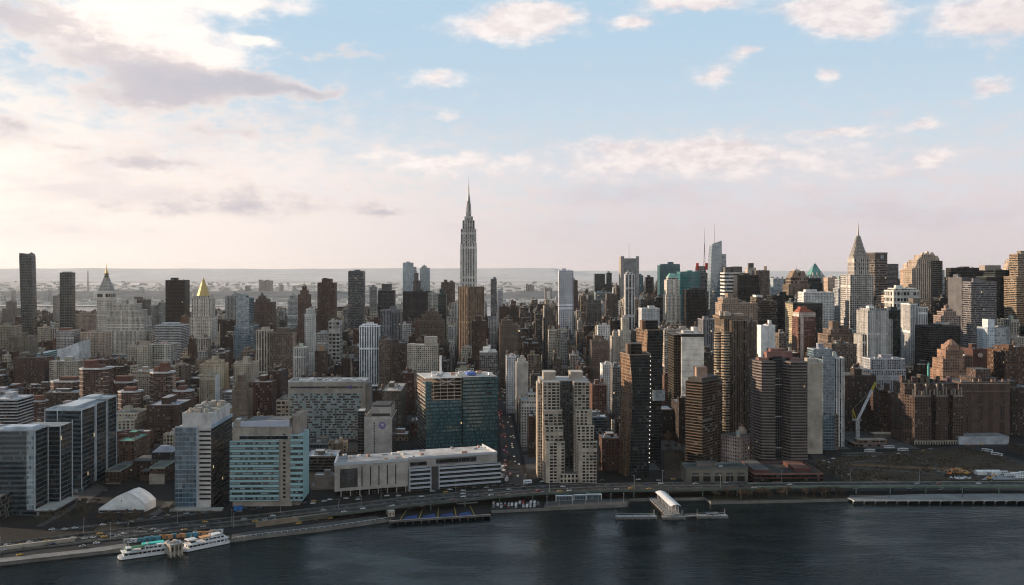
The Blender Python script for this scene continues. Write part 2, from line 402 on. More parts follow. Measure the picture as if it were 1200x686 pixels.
def ground_mat(name, c0, c1, scale, rough=.9, c2=None, spec=.2):
    m = bpy.data.materials.new(name); m.use_nodes = True
    t = NT(m.node_tree); b = m.node_tree.nodes['Principled BSDF']
    pos = t.n('ShaderNodeNewGeometry').outputs['Position']
    n1 = t.noise(pos, scale, 6, .65); n2 = t.noise(pos, scale*7, 4, .7)
    f = t.smooth(t.m('MULTIPLY_ADD', n2.outputs[0], .4, t.m('MULTIPLY', n1.outputs[0], .6)), .38, .62)
    c = t.mix(f, c0, c1)
    if c2: c = t.mix(t.smooth(t.noise(pos, scale*2.3, 5, .7).outputs[0], .56, .70), c, c2)
    t.put(b.inputs['Base Color'], c); b.inputs['Roughness'].default_value = rough; b.inputs['Specular IOR Level'].default_value = spec
    MATS[name] = m; return m
ground_mat('asphalt', (.007, .007, .007), (.014, .0135, .013), .05)
ground_mat('road', (.016, .0155, .0155), (.029, .0275, .027), .04, .75)
ground_mat('paving', (.05, .047, .045), (.09, .086, .083), .06)
ground_mat('pale_paving', (.15, .145, .14), (.235, .23, .225), .05)
ground_mat('rough_ground', (.032, .022, .014), (.062, .043, .027), .035, .95, (.10, .075, .052))
ground_mat('grass_dark', (.014, .015, .008), (.03, .025, .015), .05, .95)
ground_mat('gravel', (.20, .20, .205), (.30, .30, .31), .08)
ground_mat('far_land', (.34, .32, .305), (.50, .465, .44), .0022, .95, (.60, .56, .53))  # paleness of distance haze is put into these base colours
ground_mat('far_hills', (.46, .455, .46), (.56, .55, .55), .001, .95)  # hills lightened too: haze painted into the colour
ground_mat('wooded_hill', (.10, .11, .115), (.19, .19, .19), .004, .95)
ground_mat('twig', (.06, .044, .033), (.11, .085, .06), .3, .9)
ground_mat('hedge_leaf', (.028, .032, .016), (.055, .052, .028), .3, .9)
def water_mat():
    m = bpy.data.materials.new('water'); m.use_nodes = True
    t = NT(m.node_tree); b = m.node_tree.nodes['Principled BSDF']
    pos = t.n('ShaderNodeNewGeometry').outputs['Position']
    p = t.v('MULTIPLY', pos, (.42, 1.3, 1))
    w1 = t.noise(p, .20, 5, .62); w2 = t.noise(p, .75, 3, .6); w3 = t.noise(t.v('MULTIPLY', pos, (1, 2.2, 1)), .010, 4, .62)
    amp = t.smooth(w3.outputs[0], .38, .62)
    h = t.m('ADD', t.m('MULTIPLY', w1.outputs[0], t.lin(amp, 0, 1, .30, .62)), t.m('MULTIPLY', w2.outputs[0], t.lin(amp, 0, 1, .03, .26)))
    bp = t.n('ShaderNodeBump'); bp.inputs['Strength'].default_value = 1.0; bp.inputs['Distance'].default_value = 1.0
    t.put(bp.inputs['Height'], h); t.put(b.inputs['Normal'], bp.outputs[0])
    b.inputs['Base Color'].default_value = (.003, .009, .011, 1); b.inputs['Roughness'].default_value = .07; b.inputs['IOR'].default_value = 1.12; b.inputs['Specular Tint'].default_value = (.40, .92, 1.0, 1)
    MATS['water'] = m
water_mat()
def glow_mat(name, col, st):
    m = bpy.data.materials.new(name); m.use_nodes = True
    b = m.node_tree.nodes['Principled BSDF']; b.inputs['Base Color'].default_value = (.3, .3, .3, 1)
    b.inputs['Emission Color'].default_value = tuple(col)+(1,); b.inputs['Emission Strength'].default_value = st; MATS[name] = m
glow_mat('lamp_white', (1, .95, .85), 1.2); glow_mat('lamp_red', (1, .06, .03), 1.6); glow_mat('lamp_warm', (1, .8, .5), 1.6)
def paint_mat():
    m = bpy.data.materials.new('car_paint'); m.use_nodes = True
    t = NT(m.node_tree); b = m.node_tree.nodes['Principled BSDF']
    t.put(b.inputs['Base Color'], t.n('ShaderNodeObjectInfo').outputs['Color']); b.inputs['Roughness'].default_value = .3; b.inputs['Coat Weight'].default_value = .4
    MATS['car_paint'] = m
paint_mat()

# ------------------------------------------------------------------ ground, water, roads
def sheet(name, pts, z, mat, kind='structure', skirt=None, col=(.2, .2, .2)):
    m = MB(); m.face([(p[0], p[1], z) for p in pts], mat, col)
    if skirt is not None:
        n = len(pts)
        for i in range(n):
            a, b = pts[i], pts[(i+1) % n]; m.face([(a[0], a[1], skirt), (b[0], b[1], skirt), (b[0], b[1], z), (a[0], a[1], z)], 'plain', (.16, .15, .135))
    o = obj(name, m); o['kind'] = kind; return o
WZ = -2.6
shore_px = [(-60, 672), (0, 659), (125, 645), (200, 637), (270, 632), (300, 628), (380, 619), (440, 610.5), (462, 607), (472, 599), (570, 590), (576, 598), (600, 597), (735, 591), (738, 584.5),
            (826, 583), (833, 588), (994, 584.5), (996, 580.5), (1215, 579)]
shore = [P(*p)[:2] for p in shore_px]
shore = [(-6000, -2600)]+shore+[(6000, 1100)]
LAND_FAR = 4350
sheet('city_ground', shore+[(9000, LAND_FAR), (-9000, LAND_FAR-500)], 0., 'asphalt', skirt=WZ-.3)
sheet('water', [(-45000, -3000), (45000, -3000), (45000, 60000), (-45000, 60000)], WZ, 'water')
# land beyond the second river, with low ridges
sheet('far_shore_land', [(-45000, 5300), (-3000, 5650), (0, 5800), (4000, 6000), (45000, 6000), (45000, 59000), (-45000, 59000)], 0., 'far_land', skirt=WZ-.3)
sheet('marsh_water', [(-7000, 14200), (-3200, 13800), (-1200, 14000), (900, 14600), (1000, 15900), (-2500, 15300), (-7000, 15700)], .3, 'water')
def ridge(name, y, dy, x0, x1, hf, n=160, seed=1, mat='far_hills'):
    r_ = random.Random(seed); m = MB(); ph = [r_.uniform(0, 6.28) for _ in range(8)]
    def hh(x):
        s_ = sum(math.sin(x/ (abs(x1-x0)) * (3+2.7*i*i)+ph[i])*(.35/(1+i*.7)) for i in range(8)); return hf*(.86+.14*s_)
    xs = [x0+(x1-x0)*i/n for i in range(n+1)]
    prof_ = [(-dy, 0), (-dy*.45, .62), (0, 1), (dy*.5, .7), (dy, 0)]
    for i in range(n):
        e0 = min(1, i/8, (n-i)/8); e1 = min(1, (i+1)/8, (n-i-1)/8)
        for (ya, fa), (yb_, fb) in zip(prof_[:-1], prof_[1:]):
            m.face([(xs[i], y+ya, fa*hh(xs[i])*e0-.5), (xs[i+1], y+ya, fa*hh(xs[i+1])*e1-.5), (xs[i+1], y+yb_, fb*hh(xs[i+1])*e1-.5), (xs[i], y+yb_, fb*hh(xs[i])*e0-.5)], mat, (.1, .1, .1))
    o = obj(name, m); o['kind'] = 'structure'
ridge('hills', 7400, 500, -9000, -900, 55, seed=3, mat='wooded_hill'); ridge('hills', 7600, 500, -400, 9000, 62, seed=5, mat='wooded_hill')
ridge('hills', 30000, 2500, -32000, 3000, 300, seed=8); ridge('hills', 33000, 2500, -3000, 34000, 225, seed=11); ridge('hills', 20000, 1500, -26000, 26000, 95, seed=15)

def strip(name, line, width, z, mat, thick=0., sidecol=(.1, .1, .1), kind='structure', build=True):
    """road along points (x, y[, z])"""
    pts = [Vector(p if len(p) == 3 else (p[0], p[1], z)) for p in line]; L_, R_ = [], []
    for i, p in enumerate(pts):
        d = (pts[min(i+1, len(pts)-1)]-pts[max(i-1, 0)]); d.z = 0; d.normalize(); nn = Vector((-d.y, d.x, 0))*width/2
        L_.append(p+nn); R_.append(p-nn)
    m = MB()
    for i in range(len(pts)-1):
        m.face([tuple(R_[i]), tuple(R_[i+1]), tuple(L_[i+1]), tuple(L_[i])], mat, sidecol)
        if thick:
            dn = Vector((0, 0, -thick))
            for a, b in ((R_[i], R_[i+1]), (L_[i+1], L_[i])): m.face([tuple(a+dn), tuple(b+dn), tuple(b), tuple(a)], 'plain', sidecol)
            m.face([tuple(L_[i]+dn), tuple(L_[i+1]+dn), tuple(R_[i+1]+dn), tuple(R_[i]+dn)], 'plain', sidecol)
    return m, L_, R_
def dense(line, step=15.):
    out = []
    for a, b in zip(line[:-1], line[1:]):
        a, b = Vector(a), Vector(b); n = max(1, int((b-a).length/step))
        out += [tuple(a+(b-a)*i/n) for i in range(n)]
    return out+[tuple(line[-1])]
# the riverside highway, on grade at the left and on green steel from the middle on
def hz(px): return 7.0 if px >= 480 else max(.35, 7.0*(px-270)/210)
hw_px = [(-80, 653), (40, 638), (100, 631), (180, 621.5), (240, 615), (300, 609), (360, 602), (420, 595), (480, 587.5), (540, 582), (600, 576.5), (640, 574), (700, 571.5), (800, 570), (880, 569.2)]
hw = [P(x, y, hz(x)) for x, y in hw_px]; hw = dense(hw)
m, hwL, hwR = strip('highway', hw, 27, 0, 'road', 1.4, (.075, .10, .08)); o_hw = tag(obj('highway', m), kind='structure')
hr_px = [(878, 569.2), (960, 568.2), (1060, 567.6), (1230, 567.3)]
hr = dense([P(x, y, 7.0) for x, y in hr_px]); m, hrL, hrR = strip('highway', hr, 15, 0, 'road', 1.5, (.11, .155, .12)); o_hr = tag(obj('highway', m), kind='structure')
def barrier(line, col, parent, h=1.0, t=.5, name='guard_wall'):
    m = MB()
    for a, b in zip(line[:-1], line[1:]):
        a, b = Vector(a), Vector(b); up = Vector((0, 0, h)); d = (b-a).normalized(); nn = Vector((-d.y, d.x, 0))*t/2
        m.face([tuple(a-nn), tuple(b-nn), tuple(b-nn+up), tuple(a-nn+up)], 'plain', col); m.face([tuple(b+nn), tuple(a+nn), tuple(a+nn+up), tuple(b+nn+up)], 'plain', col); m.face([tuple(a-nn+up), tuple(b-nn+up), tuple(b+nn+up), tuple(a+nn+up)], 'plain', col)
    return obj(name, m, parent)
for ln, pr in ((hwL, o_hw), (hwR, o_hw), (hrL, o_hr), (hrR, o_hr)): barrier(ln, (.10, .098, .09) if pr is o_hw else (.17, .19, .16), pr)
barrier([tuple(Vector(p)) for p in hw], (.13, .125, .12), o_hw, .8, .5, 'median')
for line, pr in ((hw, o_hw), (hr, o_hr)):
    c_ = 0
    for i, p in enumerate(line):
        if p[2] > 4 and i % 2 == 0:
            m = MB(); q = Vector(line[min(i+1, len(line)-1)])-Vector(line[max(0, i-1)]); nn = Vector((-q.y, q.x, 0)).normalized()
            w = 11 if pr is o_hw else 6.5
            for s_ in (-1, 1): c = Vector((p[0], p[1], 0))+nn*w*s_; m.solid(c.x-.45, c.x+.45, c.y-.45, c.y+.45, 0, p[2]-1.4, (.12, .17, .13))
            m.bar(tuple(Vector((p[0], p[1], p[2]-1.9))-nn*w), tuple(Vector((p[0], p[1], p[2]-1.9))+nn*w), .9, (.12, .17, .13)); obj('trestle', m, pr)
m = MB()                                   # painted lane lines
for line in (hw, hr):
    for i in range(0, len(line)-1):
        a, b = Vector(line[i]), Vector(line[i+1]); q = (b-a).normalized(); nn = Vector((-q.y, q.x, 0))
        offs = (-9, -5.2, 5.2, 9) if line is hw else (-2.2, 2.2)
        for o_ in offs:
            for f in (0, .5):
                s_ = a+(b-a)*f+nn*o_+Vector((0, 0, .03)); e_ = s_+q*3.4
                m.face([tuple(s_-nn*.1), tuple(e_-nn*.1), tuple(e_+nn*.1), tuple(s_+nn*.1)], 'plain', (.5, .5, .48))
tag(obj('road_markings', m), kind='structure')
lower_px = [(-80, 664), (0, 652), (100, 640.5), (200, 629.5), (300, 618.5), (380, 609), (440, 601), (490, 594.5), (560, 588)]
lower = dense([P(x, y, .012) for x, y in lower_px]); m, _, _ = strip('road', lower, 13, 0, 'road'); tag(obj('road', m), kind='structure')
under_px = [(880, 575), (960, 573.5), (1060, 573.5), (1230, 573)]
under = dense([P(x, y, .012) for x, y in under_px]); m, _, _ = strip('road', under, 16, 0, 'road'); tag(obj('road', m), kind='structure')
# long cross street full of traffic, running away from the river
C0 = P(599.5, 540); SX, SY = C0[0], C0[1]
def stp(u, v, z=0.): return (SX+v*CA-(u-SY)*SA, SY+v*SA+(u-SY)*CA, z)
street = [stp(u, 0, .012) for u in range(940, 4200, 60)]
m, _, _ = strip('street', street, 20, 0, 'road'); tag(obj('street', m), kind='structure')
sheet('promenade', [P(*p)[:2] for p in ((-60, 672), (0, 659.3), (125, 645.3), (150, 641), (148, 637), (100, 644.), (0, 654.5), (-60, 664))], .15, 'pale_paving', skirt=-.2)
sheet('promenade', [P(*p)[:2] for p in ((272, 631.9), (300, 627.9), (380, 618.9), (440, 610.4), (452, 608), (440, 604.5), (380, 613), (300, 622), (272, 626))], .15, 'paving', skirt=-.2)
sheet('ferry_plaza', [P(*p)[:2] for p in ((637, 595), (734.6, 591.2), (737, 584.6), (700, 585), (640, 587.5))], .15, 'paving', skirt=-.2)
sheet('parking_lot', [P(*p)[:2] for p in ((577, 597.5), (600, 596.6), (635, 595.2), (634, 588.2), (575, 590))], .04, 'road')
sheet('esplanade', [P(*p)[:2] for p in ((834, 587.5), (993, 584.2), (993, 580.5), (830, 581))], .1, 'grass_dark', skirt=-.2)
sheet('waste_ground', [P(*p)[:2] for p in ((990, 563.8), (1230, 563.2), (1230, 556), (1200, 545.5), (1172, 534), (1150, 529), (1130, 526.5), (1066, 528.5), (1010, 533), (950, 539), (958, 546))], .05, 'rough_ground')
sheet('gravel_yard', [P(*p)[:2] for p in ((1150, 562.5), (1230, 561.8), (1230, 554), (1178, 555), (1158, 557.5))], .09, 'gravel')
sheet('park_ground', [P(*p)[:2] for p in ((700, 552), (733, 552), (729, 480), (700, 480))], .05, 'rough_ground')
sheet('park_ground', [P(*p)[:2] for p in ((778, 561), (804, 561), (806, 500), (780, 490))], .05, 'rough_ground')
sheet('plaza', [P(*p)[:2] for p in ((40, 612), (78, 604), (126, 572), (112, 566), (62, 590), (50, 605))], .05, 'paving')
sheet('plaza', [P(*p)[:2] for p in ((20, 617), (92, 608), (118, 590), (108, 587), (70, 603), (20, 611))], .07, 'grass_dark')
row_px = [(950, 541), (1010, 535.5), (1068, 529.5), (1130, 523.5), (1210, 521)]
m, _, _ = strip('street', dense([P(x, y, .02) for x, y in row_px]), 15, 0, 'road'); tag(obj('street', m), kind='structure')
m, _, _ = strip('street', dense([P(x, y, .03) for x, y in ((1136, 524), (1160, 530), (1185, 539), (1225, 553))]), 15, 0, 'road'); tag(obj('street', m), kind='structure')
m, _, _ = strip('street', dense([P(x, y, .03) for x, y in ((996, 562), (964, 541), (957, 533))]), 14, 0, 'road'); tag(obj('street', m), kind='structure')


# ------------------------------------------------------------------ colours of walls
BRK = (.06, .029, .021); BRN = (.048, .031, .024); DBR = (.03, .021, .017); TAN = (.21, .15, .10); BEI = (.36, .30, .235); LIM = (.60, .54, .47)
WHT = (.66, .65, .64); GRY = (.24, .24, .245); DGR = (.10, .105, .11); BLK = (.02, .02, .022); RED = (.17, .07, .05); PNK = (.30, .17, .14)
SKYLIT_ROOF = (.42, .43, .45); RW = (.34, .34, .35); TEAL = (.03, .14, .145)  # first colour: flat roofs whitened by sky light, painted into the colour
# ------------------------------------------------------------------ far and middle skyline, left to right
T('apartment_tower', 'narrow dark glass tower with white bands near its top, second from the left edge', 70, 84, 320, 2450, 22, 384, 'curtain_dark', (0.2, 0.2, 0.19), bw=6, fh=4, bulk=[(72, 82, 318.6)], roof=BLK, short='narrow banded glass tower')
T('office_building', 'big pale limestone block stepping up beside the clock tower', 121, 171, 388, 2400, 60, 420, 'piers_light', LIM,
  [(124, 168, 372, 6, 55), (127, 163, 364, 9, 50), (130, 157, 357, 12, 45)], bulk=[(137, 144, 352), (147, 153, 351)], short='stepped pale limestone block')
T('office_building', 'greyish brown stepped tower just behind the pale limestone block by the clock tower', 151, 171, 352, 2560, 40, 372, 'piers', (0.155, 0.1302, 0.1116), bulk=[(156, 163, 348)])
T('office_tower', 'black slab tower between the stepped limestone block and the gold pyramid', 194, 217, 329, 2350, 36, 381, 'curtain_black', (0.03, 0.027, 0.025), bw=2, roof=BLK, short='black slab tower by the gold pyramid')
T('apartment_tower', 'pale grey twin-shaft tower left of the black slab by the gold pyramid', 176, 184, 358, 2500, 30, 382, 'piers', (0.36, 0.34, 0.32), [(184.5, 190, 355, 4, 24)])
T('office_building', 'white-topped banded office block in front of the black slab tower', 181, 212, 382, 2000, 60, 405, 'ribbon', (0.4, 0.4, 0.4), bulk=[(186, 204, 379)], roof=(0.25, 0.3, 0.36), short='white-topped banded office block')
T('apartment_tower', 'slim orange brick tower at the foot of the black slab tower', 212, 218, 371, 2150, 24, 398, 'punched_small', (0.1612, 0.0806, 0.0496))
T('glass_tower', 'pale blue glass tower with a jagged top, right of the gold pyramid', 277, 292, 350, 1900, 40, 412, 'curtain_blue', (0.2, 0.26, 0.29), [(279, 288, 347, 3, 20), (274, 296, 383, 0.0+2, 55)], bulk=[(281, 286, 345.6)], roof=DGR, short='pale blue glass tower')
T('apartment_tower', 'pale grey slender tower behind the pale blue glass tower', 264, 278, 347, 2200, 32, 371, 'stripes', (0.38, 0.37, 0.355), [(271, 277.5, 345, 5, 20)])
T('apartment_building', 'dark brick stepped tower right of the pale blue glass tower', 296, 319, 355, 2150, 40, 380, 'punched', (0.093, 0.062, 0.0527), [(299, 313, 351, 4, 30), (302, 309, 347.5, 7, 20)], tanks=1)
T('apartment_tower', 'white grid tower with two raised shafts, hazy, left of the gold-topped brick tower', 337, 348, 351, 2700, 30, 384, 'grid', (0.45, 0.45, 0.44), [(339, 346, 347, 3, 22)], par=False)
T('brick_tower', 'slender brown brick tower with a small gold lantern on top', 349, 362, 346, 1950, 26, 388, 'punched', (0.1054, 0.0651, 0.0496), [(351.5, 359.5, 341, 4, 18), (353.5, 358, 336, 6, 11)], bulk=[(354.5, 357, 333.5)], bcol=(0.6, 0.42, 0.12), short='brown brick tower with gold lantern')
T('apartment_building', 'white building standing against the brown brick tower with gold lantern', 357, 367, 369, 1750, 30, 391, 'punched_small', (0.5, 0.49, 0.47), [(358, 366, 363, 4, 22)])
T('apartment_tower', 'blank white slab between two brown brick wings, taller than both', 372, 392, 332, 2000, 34, 377, 'punched', (0.0744, 0.0434, 0.0341), [(377, 387.5, 327.5, -.6, 30), (387.6, 392.2, 340, -.2, 30)], bulk=[(378, 381, 326)], short='white slab with brown wings',
  mats=None)
T('office_building', 'beige office block with tall paired windows right of the white slab with brown wings', 385, 398, 377, 1800, 36, 404, 'grid', (0.36, 0.34, 0.32), bw=6, fh=7)
T('office_tower', 'dark banded glass tower whose lowest storeys have white upright fins', 408, 426, 319, 2600, 40, 386, 'ribbon', (0.085, 0.095, 0.105), [(408.5, 425.5, 318, 1, 38)], roof=BLK, fh=4.5, short='dark banded glass tower')
T('apartment_tower', 'thin grey tower between the two dark towers right of the banded glass tower', 433, 441, 337, 2800, 26, 366, 'punched', (0.22, 0.215, 0.21))
T('office_tower', 'charcoal office tower with a lower dark bulkhead, left of the tall hazy blue glass tower', 443, 462, 341, 2500, 40, 372, 'curtain_black', (0.075, 0.078, 0.082), bulk=[(447, 458, 333)], roof=DGR)
T('office_tower', 'dark grey slab with a plain face and windowed side, above the white striped tower', 446, 469, 364, 2000, 50, 400, 'stripes', (0.155, 0.155, 0.165), [(459, 469.2, 366, -1.2, 40)], roof=DGR, short='dark grey plain slab')
T('apartment_tower', 'bright white tower with upright blue window stripes and a small penthouse', 421, 444, 383, 1700, 26, 455, 'stripes', (0.66, 0.67, 0.7), [(424, 441, 381, 2, 20)], bulk=[(429, 437, 378)], roof=RW, bw=4.4, short='white tower with blue stripes')
T('apartment_building', 'tan grid-fronted block pressed against the white tower with blue stripes', 444.5, 459, 399, 1690, 40, 455, 'punched_dense', (0.1426, 0.1054, 0.0837), tanks=1)
T('apartment_building', 'dark brown block with lighter parapet, second to the right of the white striped tower', 459.5, 475, 403, 1680, 40, 454, 'punched', (0.0589, 0.0434, 0.036))
T('apartment_building', 'beige grid-fronted apartment slab with a plain penthouse, left of the teal construction block', 477, 513, 405, 1600, 30, 440, 'punched_dense', (0.42, 0.375, 0.32), bulk=[(497, 512, 395), (479, 486, 403.4)], roof=RW, bw=3.4, short='beige slab with penthouse')
T('hotel_building', 'brown stepped block with arched top storeys, above the beige slab with penthouse', 490, 520, 376, 2100, 45, 396, 'punched', (0.124, 0.0899, 0.0682), [(493, 517, 370, 4, 36), (498, 511, 366, 8, 26)], tanks=1)
T('glass_tower', 'hazy blue glass tower with a slanted crown, tallest left of the spired skyscraper', 472, 484, 308, 3900, 40, 342, 'curtain_pale', (0.24, 0.3, 0.35), [(484, 487.5, 313, 4, 30)], par=False, roof=DGR, short='hazy slant-topped glass tower')
T('glass_tower', 'hazy grey glass tower with a crane by it, right of the slant-topped one', 492, 503.5, 314, 3700, 36, 342, 'curtain_pale', (0.22, 0.25, 0.27), [(494, 500, 312.3, 4, 20)], par=False, roof=DGR)
T('office_tower', 'stepped dark tower between the two hazy glass towers', 484, 493, 329, 3300, 30, 342, 'piers', (0.11, 0.1, 0.1), [(485.5, 490, 320, 4, 20)], par=False)
T('office_tower', 'wide black slab edged by white uprights beneath the hazy slant-topped glass tower', 472, 506, 342, 2950, 40, 376, 'curtain_black', (0.05, 0.05, 0.055), roof=BLK, short='black slab with white uprights')
T('apartment_tower', 'pale green and cream balcony tower beside the dark green glass tower', 501.5, 513, 344, 2300, 26, 368, 'grid', (0.38, 0.37, 0.32), roof=RW)
T('glass_tower', 'slim dark green glass tower left of the long avenue canyon', 513.5, 523, 345, 2250, 30, 405, 'curtain_dark', (0.05, 0.07, 0.07), bulk=[(515, 521, 339)], roof=BLK)
T('tower_under_construction', 'dark open steel frame under construction with tower cranes above it', 517, 533, 331, 3700, 40, 352, 'loggia', (0.0744, 0.0434, 0.0372), bulk=[(520, 524, 328), (527, 531, 329)], roof=BRN, par=False, house=False)
T('brick_building', 'brown brick block with a box penthouse in front of the bronze tower', 553, 570, 377, 1650, 40, 421, 'punched', (0.0651, 0.0384, 0.0279), bulk=[(557, 564, 371)], short='brown block before bronze tower')
T('white_framed_building', 'dark framed building with pale wrapped roof behind the teal construction block', 562, 583, 414, 1480, 40, 440, 'grid', (0.13, 0.13, 0.13), bulk=[(566, 575, 408), (576, 581, 411)], bcol=(0.62, 0.6, 0.57), roof=(0.5, 0.49, 0.47), short='dark frame with pale wrapped roof')
T('office_tower', 'slim grey glass tower right of the bronze tower in the distance', 575, 582, 327, 3000, 30, 357, 'ribbon', (0.16, 0.165, 0.18), par=False)
T('office_tower', 'thin white tower with a bright top right of the slim grey glass one', 583, 589, 341, 2800, 26, 370, 'stripes', (0.48, 0.47, 0.5))
T('apartment_tower', 'slender red-brown brick tower right of the long street canyon', 585, 596, 360, 2050, 30, 388, 'punched_small', (0.0775, 0.0434, 0.0341))
T('apartment_building', 'tan stepped corner building below the slender red-brown brick tower', 586, 607, 381, 1750, 40, 410, 'punched', (0.1426, 0.1054, 0.0775), [(588, 601, 376, 5, 30)], tanks=1)
T('office_tower', 'tall white metal tower with rows of blue windows standing alone right of centre', 655, 672, 320, 2300, 28, 386, 'grid', (0.58, 0.58, 0.62), [(655.4, 671.6, 317.5, .6, 26)], roof=DGR, bw=4, fh=4.2, short='lone white metal tower')
T('apartment_tower', 'dark brown tower tucked behind the lone white metal tower', 671, 677, 329, 2500, 30, 362, 'punched_small', (0.0744, 0.0527, 0.0465))
T('glass_tower', 'dark green glass tower of two joined shafts far off, left of the screened tower', 697, 709, 321, 3300, 34, 340, 'curtain_dark', (0.07, 0.1, 0.105), [(711, 717, 320, 0, 30), (698, 717, 333, -2, 40)], par=False)
T('office_tower', 'slate tower with a white band below its flat top, right of the dark green pair', 698, 716, 343, 2900, 36, 352, 'ribbon', (0.22, 0.26, 0.27))
T('apartment_tower', 'slender white-edged tower with a blue stripe down its middle', 733, 744, 322, 2300, 26, 388, 'stripes', (0.48, 0.47, 0.47), [(734.5, 741.5, 320, 2, 16)], bw=8, roof=RW, short='slender white-edged tower')
T('glass_tower', 'small teal round-shouldered glass tower far off, right of the screened tower', 748, 754, 323, 3500, 24, 342, 'curtain_teal', (0.06, 0.13, 0.14), par=False)
T('office_tower', 'black cube-topped tower far off between teal glass neighbours', 757, 766, 325, 3300, 30, 345, 'curtain_black', (0.04, 0.045, 0.05), par=False)
T('apartment_tower', 'grey-beige tower with paired dark shafts below the dark green pair', 689, 704, 352, 2500, 34, 380, 'piers', (0.1488, 0.1364, 0.1302), [(690, 696, 346, 3, 25)])
T('apartment_tower', 'brown ribbed tower with pale edge, left of the slender white-edged tower', 711, 724, 345, 2450, 34, 374, 'piers', (0.1054, 0.0837, 0.0744), [(722.2, 725.5, 335, -1, 24)])
T('glass_tower', 'dark teal glass tower with a pale lit edge, right of the screened tower', 773, 797, 311, 3000, 40, 352, 'curtain_teal', (0.05, 0.11, 0.12), [(776, 797, 309.5, 3, 34)], par=False, roof=DGR, short='dark teal glass tower')
T('office_tower', 'bright teal glass office block with a sign near its roofline', 797, 820, 319, 2700, 46, 376, 'curtain_teal', (0.025, 0.17, 0.17), roof=TEAL, fh=4, short='bright teal glass block')
T('office_tower', 'black slab tower standing before the tall crystalline glass tower', 804, 826, 340, 2200, 40, 382, 'curtain_black', (0.028, 0.026, 0.026), bw=2, roof=(0.2, 0.2, 0.2), short='black slab before crystalline tower')
T('office_building', 'pale grey block with white roof before the green-roofed limestone tower', 752, 773, 362, 1950, 40, 380, 'punched_small', (0.46, 0.46, 0.47), roof=RW)
T('office_tower', 'dark narrow tower left of the green-roofed limestone tower', 769, 778, 349, 2350, 30, 378, 'curtain_black', (0.05, 0.05, 0.055))
T('office_building', 'white office block with plant and masts on its roof right of the crystalline tower', 849, 873, 320, 2500, 46, 350, 'ribbon', (0.56, 0.54, 0.52), bulk=[(851, 858, 313), (860, 871, 312.5)], bcol=(0.0992, 0.0868, 0.0806), fh=9, short='white office block with rooftop plant')
T('office_tower', 'black stepped slab right of the white office block with rooftop plant', 864, 891, 336, 2300, 40, 352, 'curtain_black', (0.025, 0.024, 0.024), [(864.5, 890, 323, 4, 34)], roof=BLK, short='black stepped slab')
T('office_building', 'pale blocky tower with a dark lantern top, left of the brown towers', 876, 886, 314, 2560, 26, 322, 'punched_small', (0.4, 0.34, 0.29), bulk=[(878.5, 884, 308.5)], bcol=(0.062, 0.0558, 0.0496), par=False)
T('office_tower', 'brown tower with a tall dark niche in its face and small roof spike', 886, 902, 317.5, 2480, 36, 346, 'piers', (0.1178, 0.0899, 0.0775), bulk=[(898.6, 899.6, 312)])
T('office_building', 'low white and blue block with a dark panel right of the brown niche tower', 902, 921, 337, 2600, 40, 347, 'curtain_pale', (0.4, 0.44, 0.48), [(907, 919, 327, 6, 30)], roof=RW)
T('office_tower', 'dark glass block left of the green pyramid roof', 944, 962, 326.5, 2450, 40, 344, 'curtain_dark', (0.05, 0.075, 0.08), [(962.2, 974, 332, 0, 34)], roof=BLK)
T('office_building', 'pinkish beige flat-topped block left of the steel-crowned spire', 970, 984, 326, 2350, 36, 345, 'punched_small', (0.46, 0.34, 0.27), bulk=[(976, 981, 324)])
T('office_tower', 'dark tower with a white lattice pattern left of the steel-crowned spire', 982.5, 992, 339, 2150, 34, 372, 'grid', (0.34, 0.35, 0.37), [(984.5, 992, 328, 4, 28)], bw=3, roof=DGR)
T('office_tower', 'white concrete tower with tall narrow slots around its crown', 942, 978, 352, 1950, 40, 392, 'punched_dense', (0.6, 0.585, 0.57), [(942.2, 977.8, 343, .4, 39)], roof=RW, bw=3, short='white tower with slotted crown')
T('office_building', 'tan stepped block with sunlit bulkheads behind the round-fronted brown tower', 846, 888, 356, 1750, 50, 395, 'punched', (0.27, 0.2, 0.155), [(848, 866, 350, 5, 40)], bulk=[(855, 862, 344)], tanks=2, short='tan stepped block')
T('office_tower', 'pale-edged bronze glass tower right of the tan stepped block', 886, 911, 353, 1820, 40, 402, 'ribbon', (0.1054, 0.0775, 0.0558), [(886, 891.5, 349, -.8, 41)], bulk=[(887, 895, 346)], bcol=WHT, short='pale-edged bronze glass tower')
T('office_tower', 'wide black glass block right of the pale-edged bronze tower', 905, 931, 347, 1880, 44, 405, 'curtain_black', (0.022, 0.025, 0.027), roof=BLK, short='wide black glass block')
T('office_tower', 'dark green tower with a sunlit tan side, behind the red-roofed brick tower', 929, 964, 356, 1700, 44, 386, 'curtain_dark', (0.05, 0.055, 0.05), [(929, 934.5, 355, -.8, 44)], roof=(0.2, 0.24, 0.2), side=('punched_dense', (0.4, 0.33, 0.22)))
T('hotel_tower', 'white tower with a rounded glass front beside a blank white wall', 900.5, 908.5, 382, 1350, 24, 418, 'plain', (0.6, 0.59, 0.58), [(892, 900.4, 382.5, 1, 20)], roof=RW, short='white tower with rounded glass front')
T('apartment_building', 'small brown glass-fronted tower right of the white rounded one', 913, 924, 391.5, 1400, 24, 412, 'grid', (0.124, 0.093, 0.0744))
T('office_building', 'beige blocky loft with two lit bulkheads right of the red-roofed brick tower', 970, 1003, 393, 1500, 45, 425, 'punched', (0.1488, 0.1085, 0.0868), [(975, 1000, 387, 5, 35)], bulk=[(979, 987, 377), (990, 998, 383)], tanks=1, short='beige loft with lit bulkheads')
T('apartment_building', 'brown loft block with even windows left of the ribbed white tower', 977, 1004, 404, 1400, 40, 440, 'punched_dense', (0.124, 0.093, 0.0744), tanks=2)
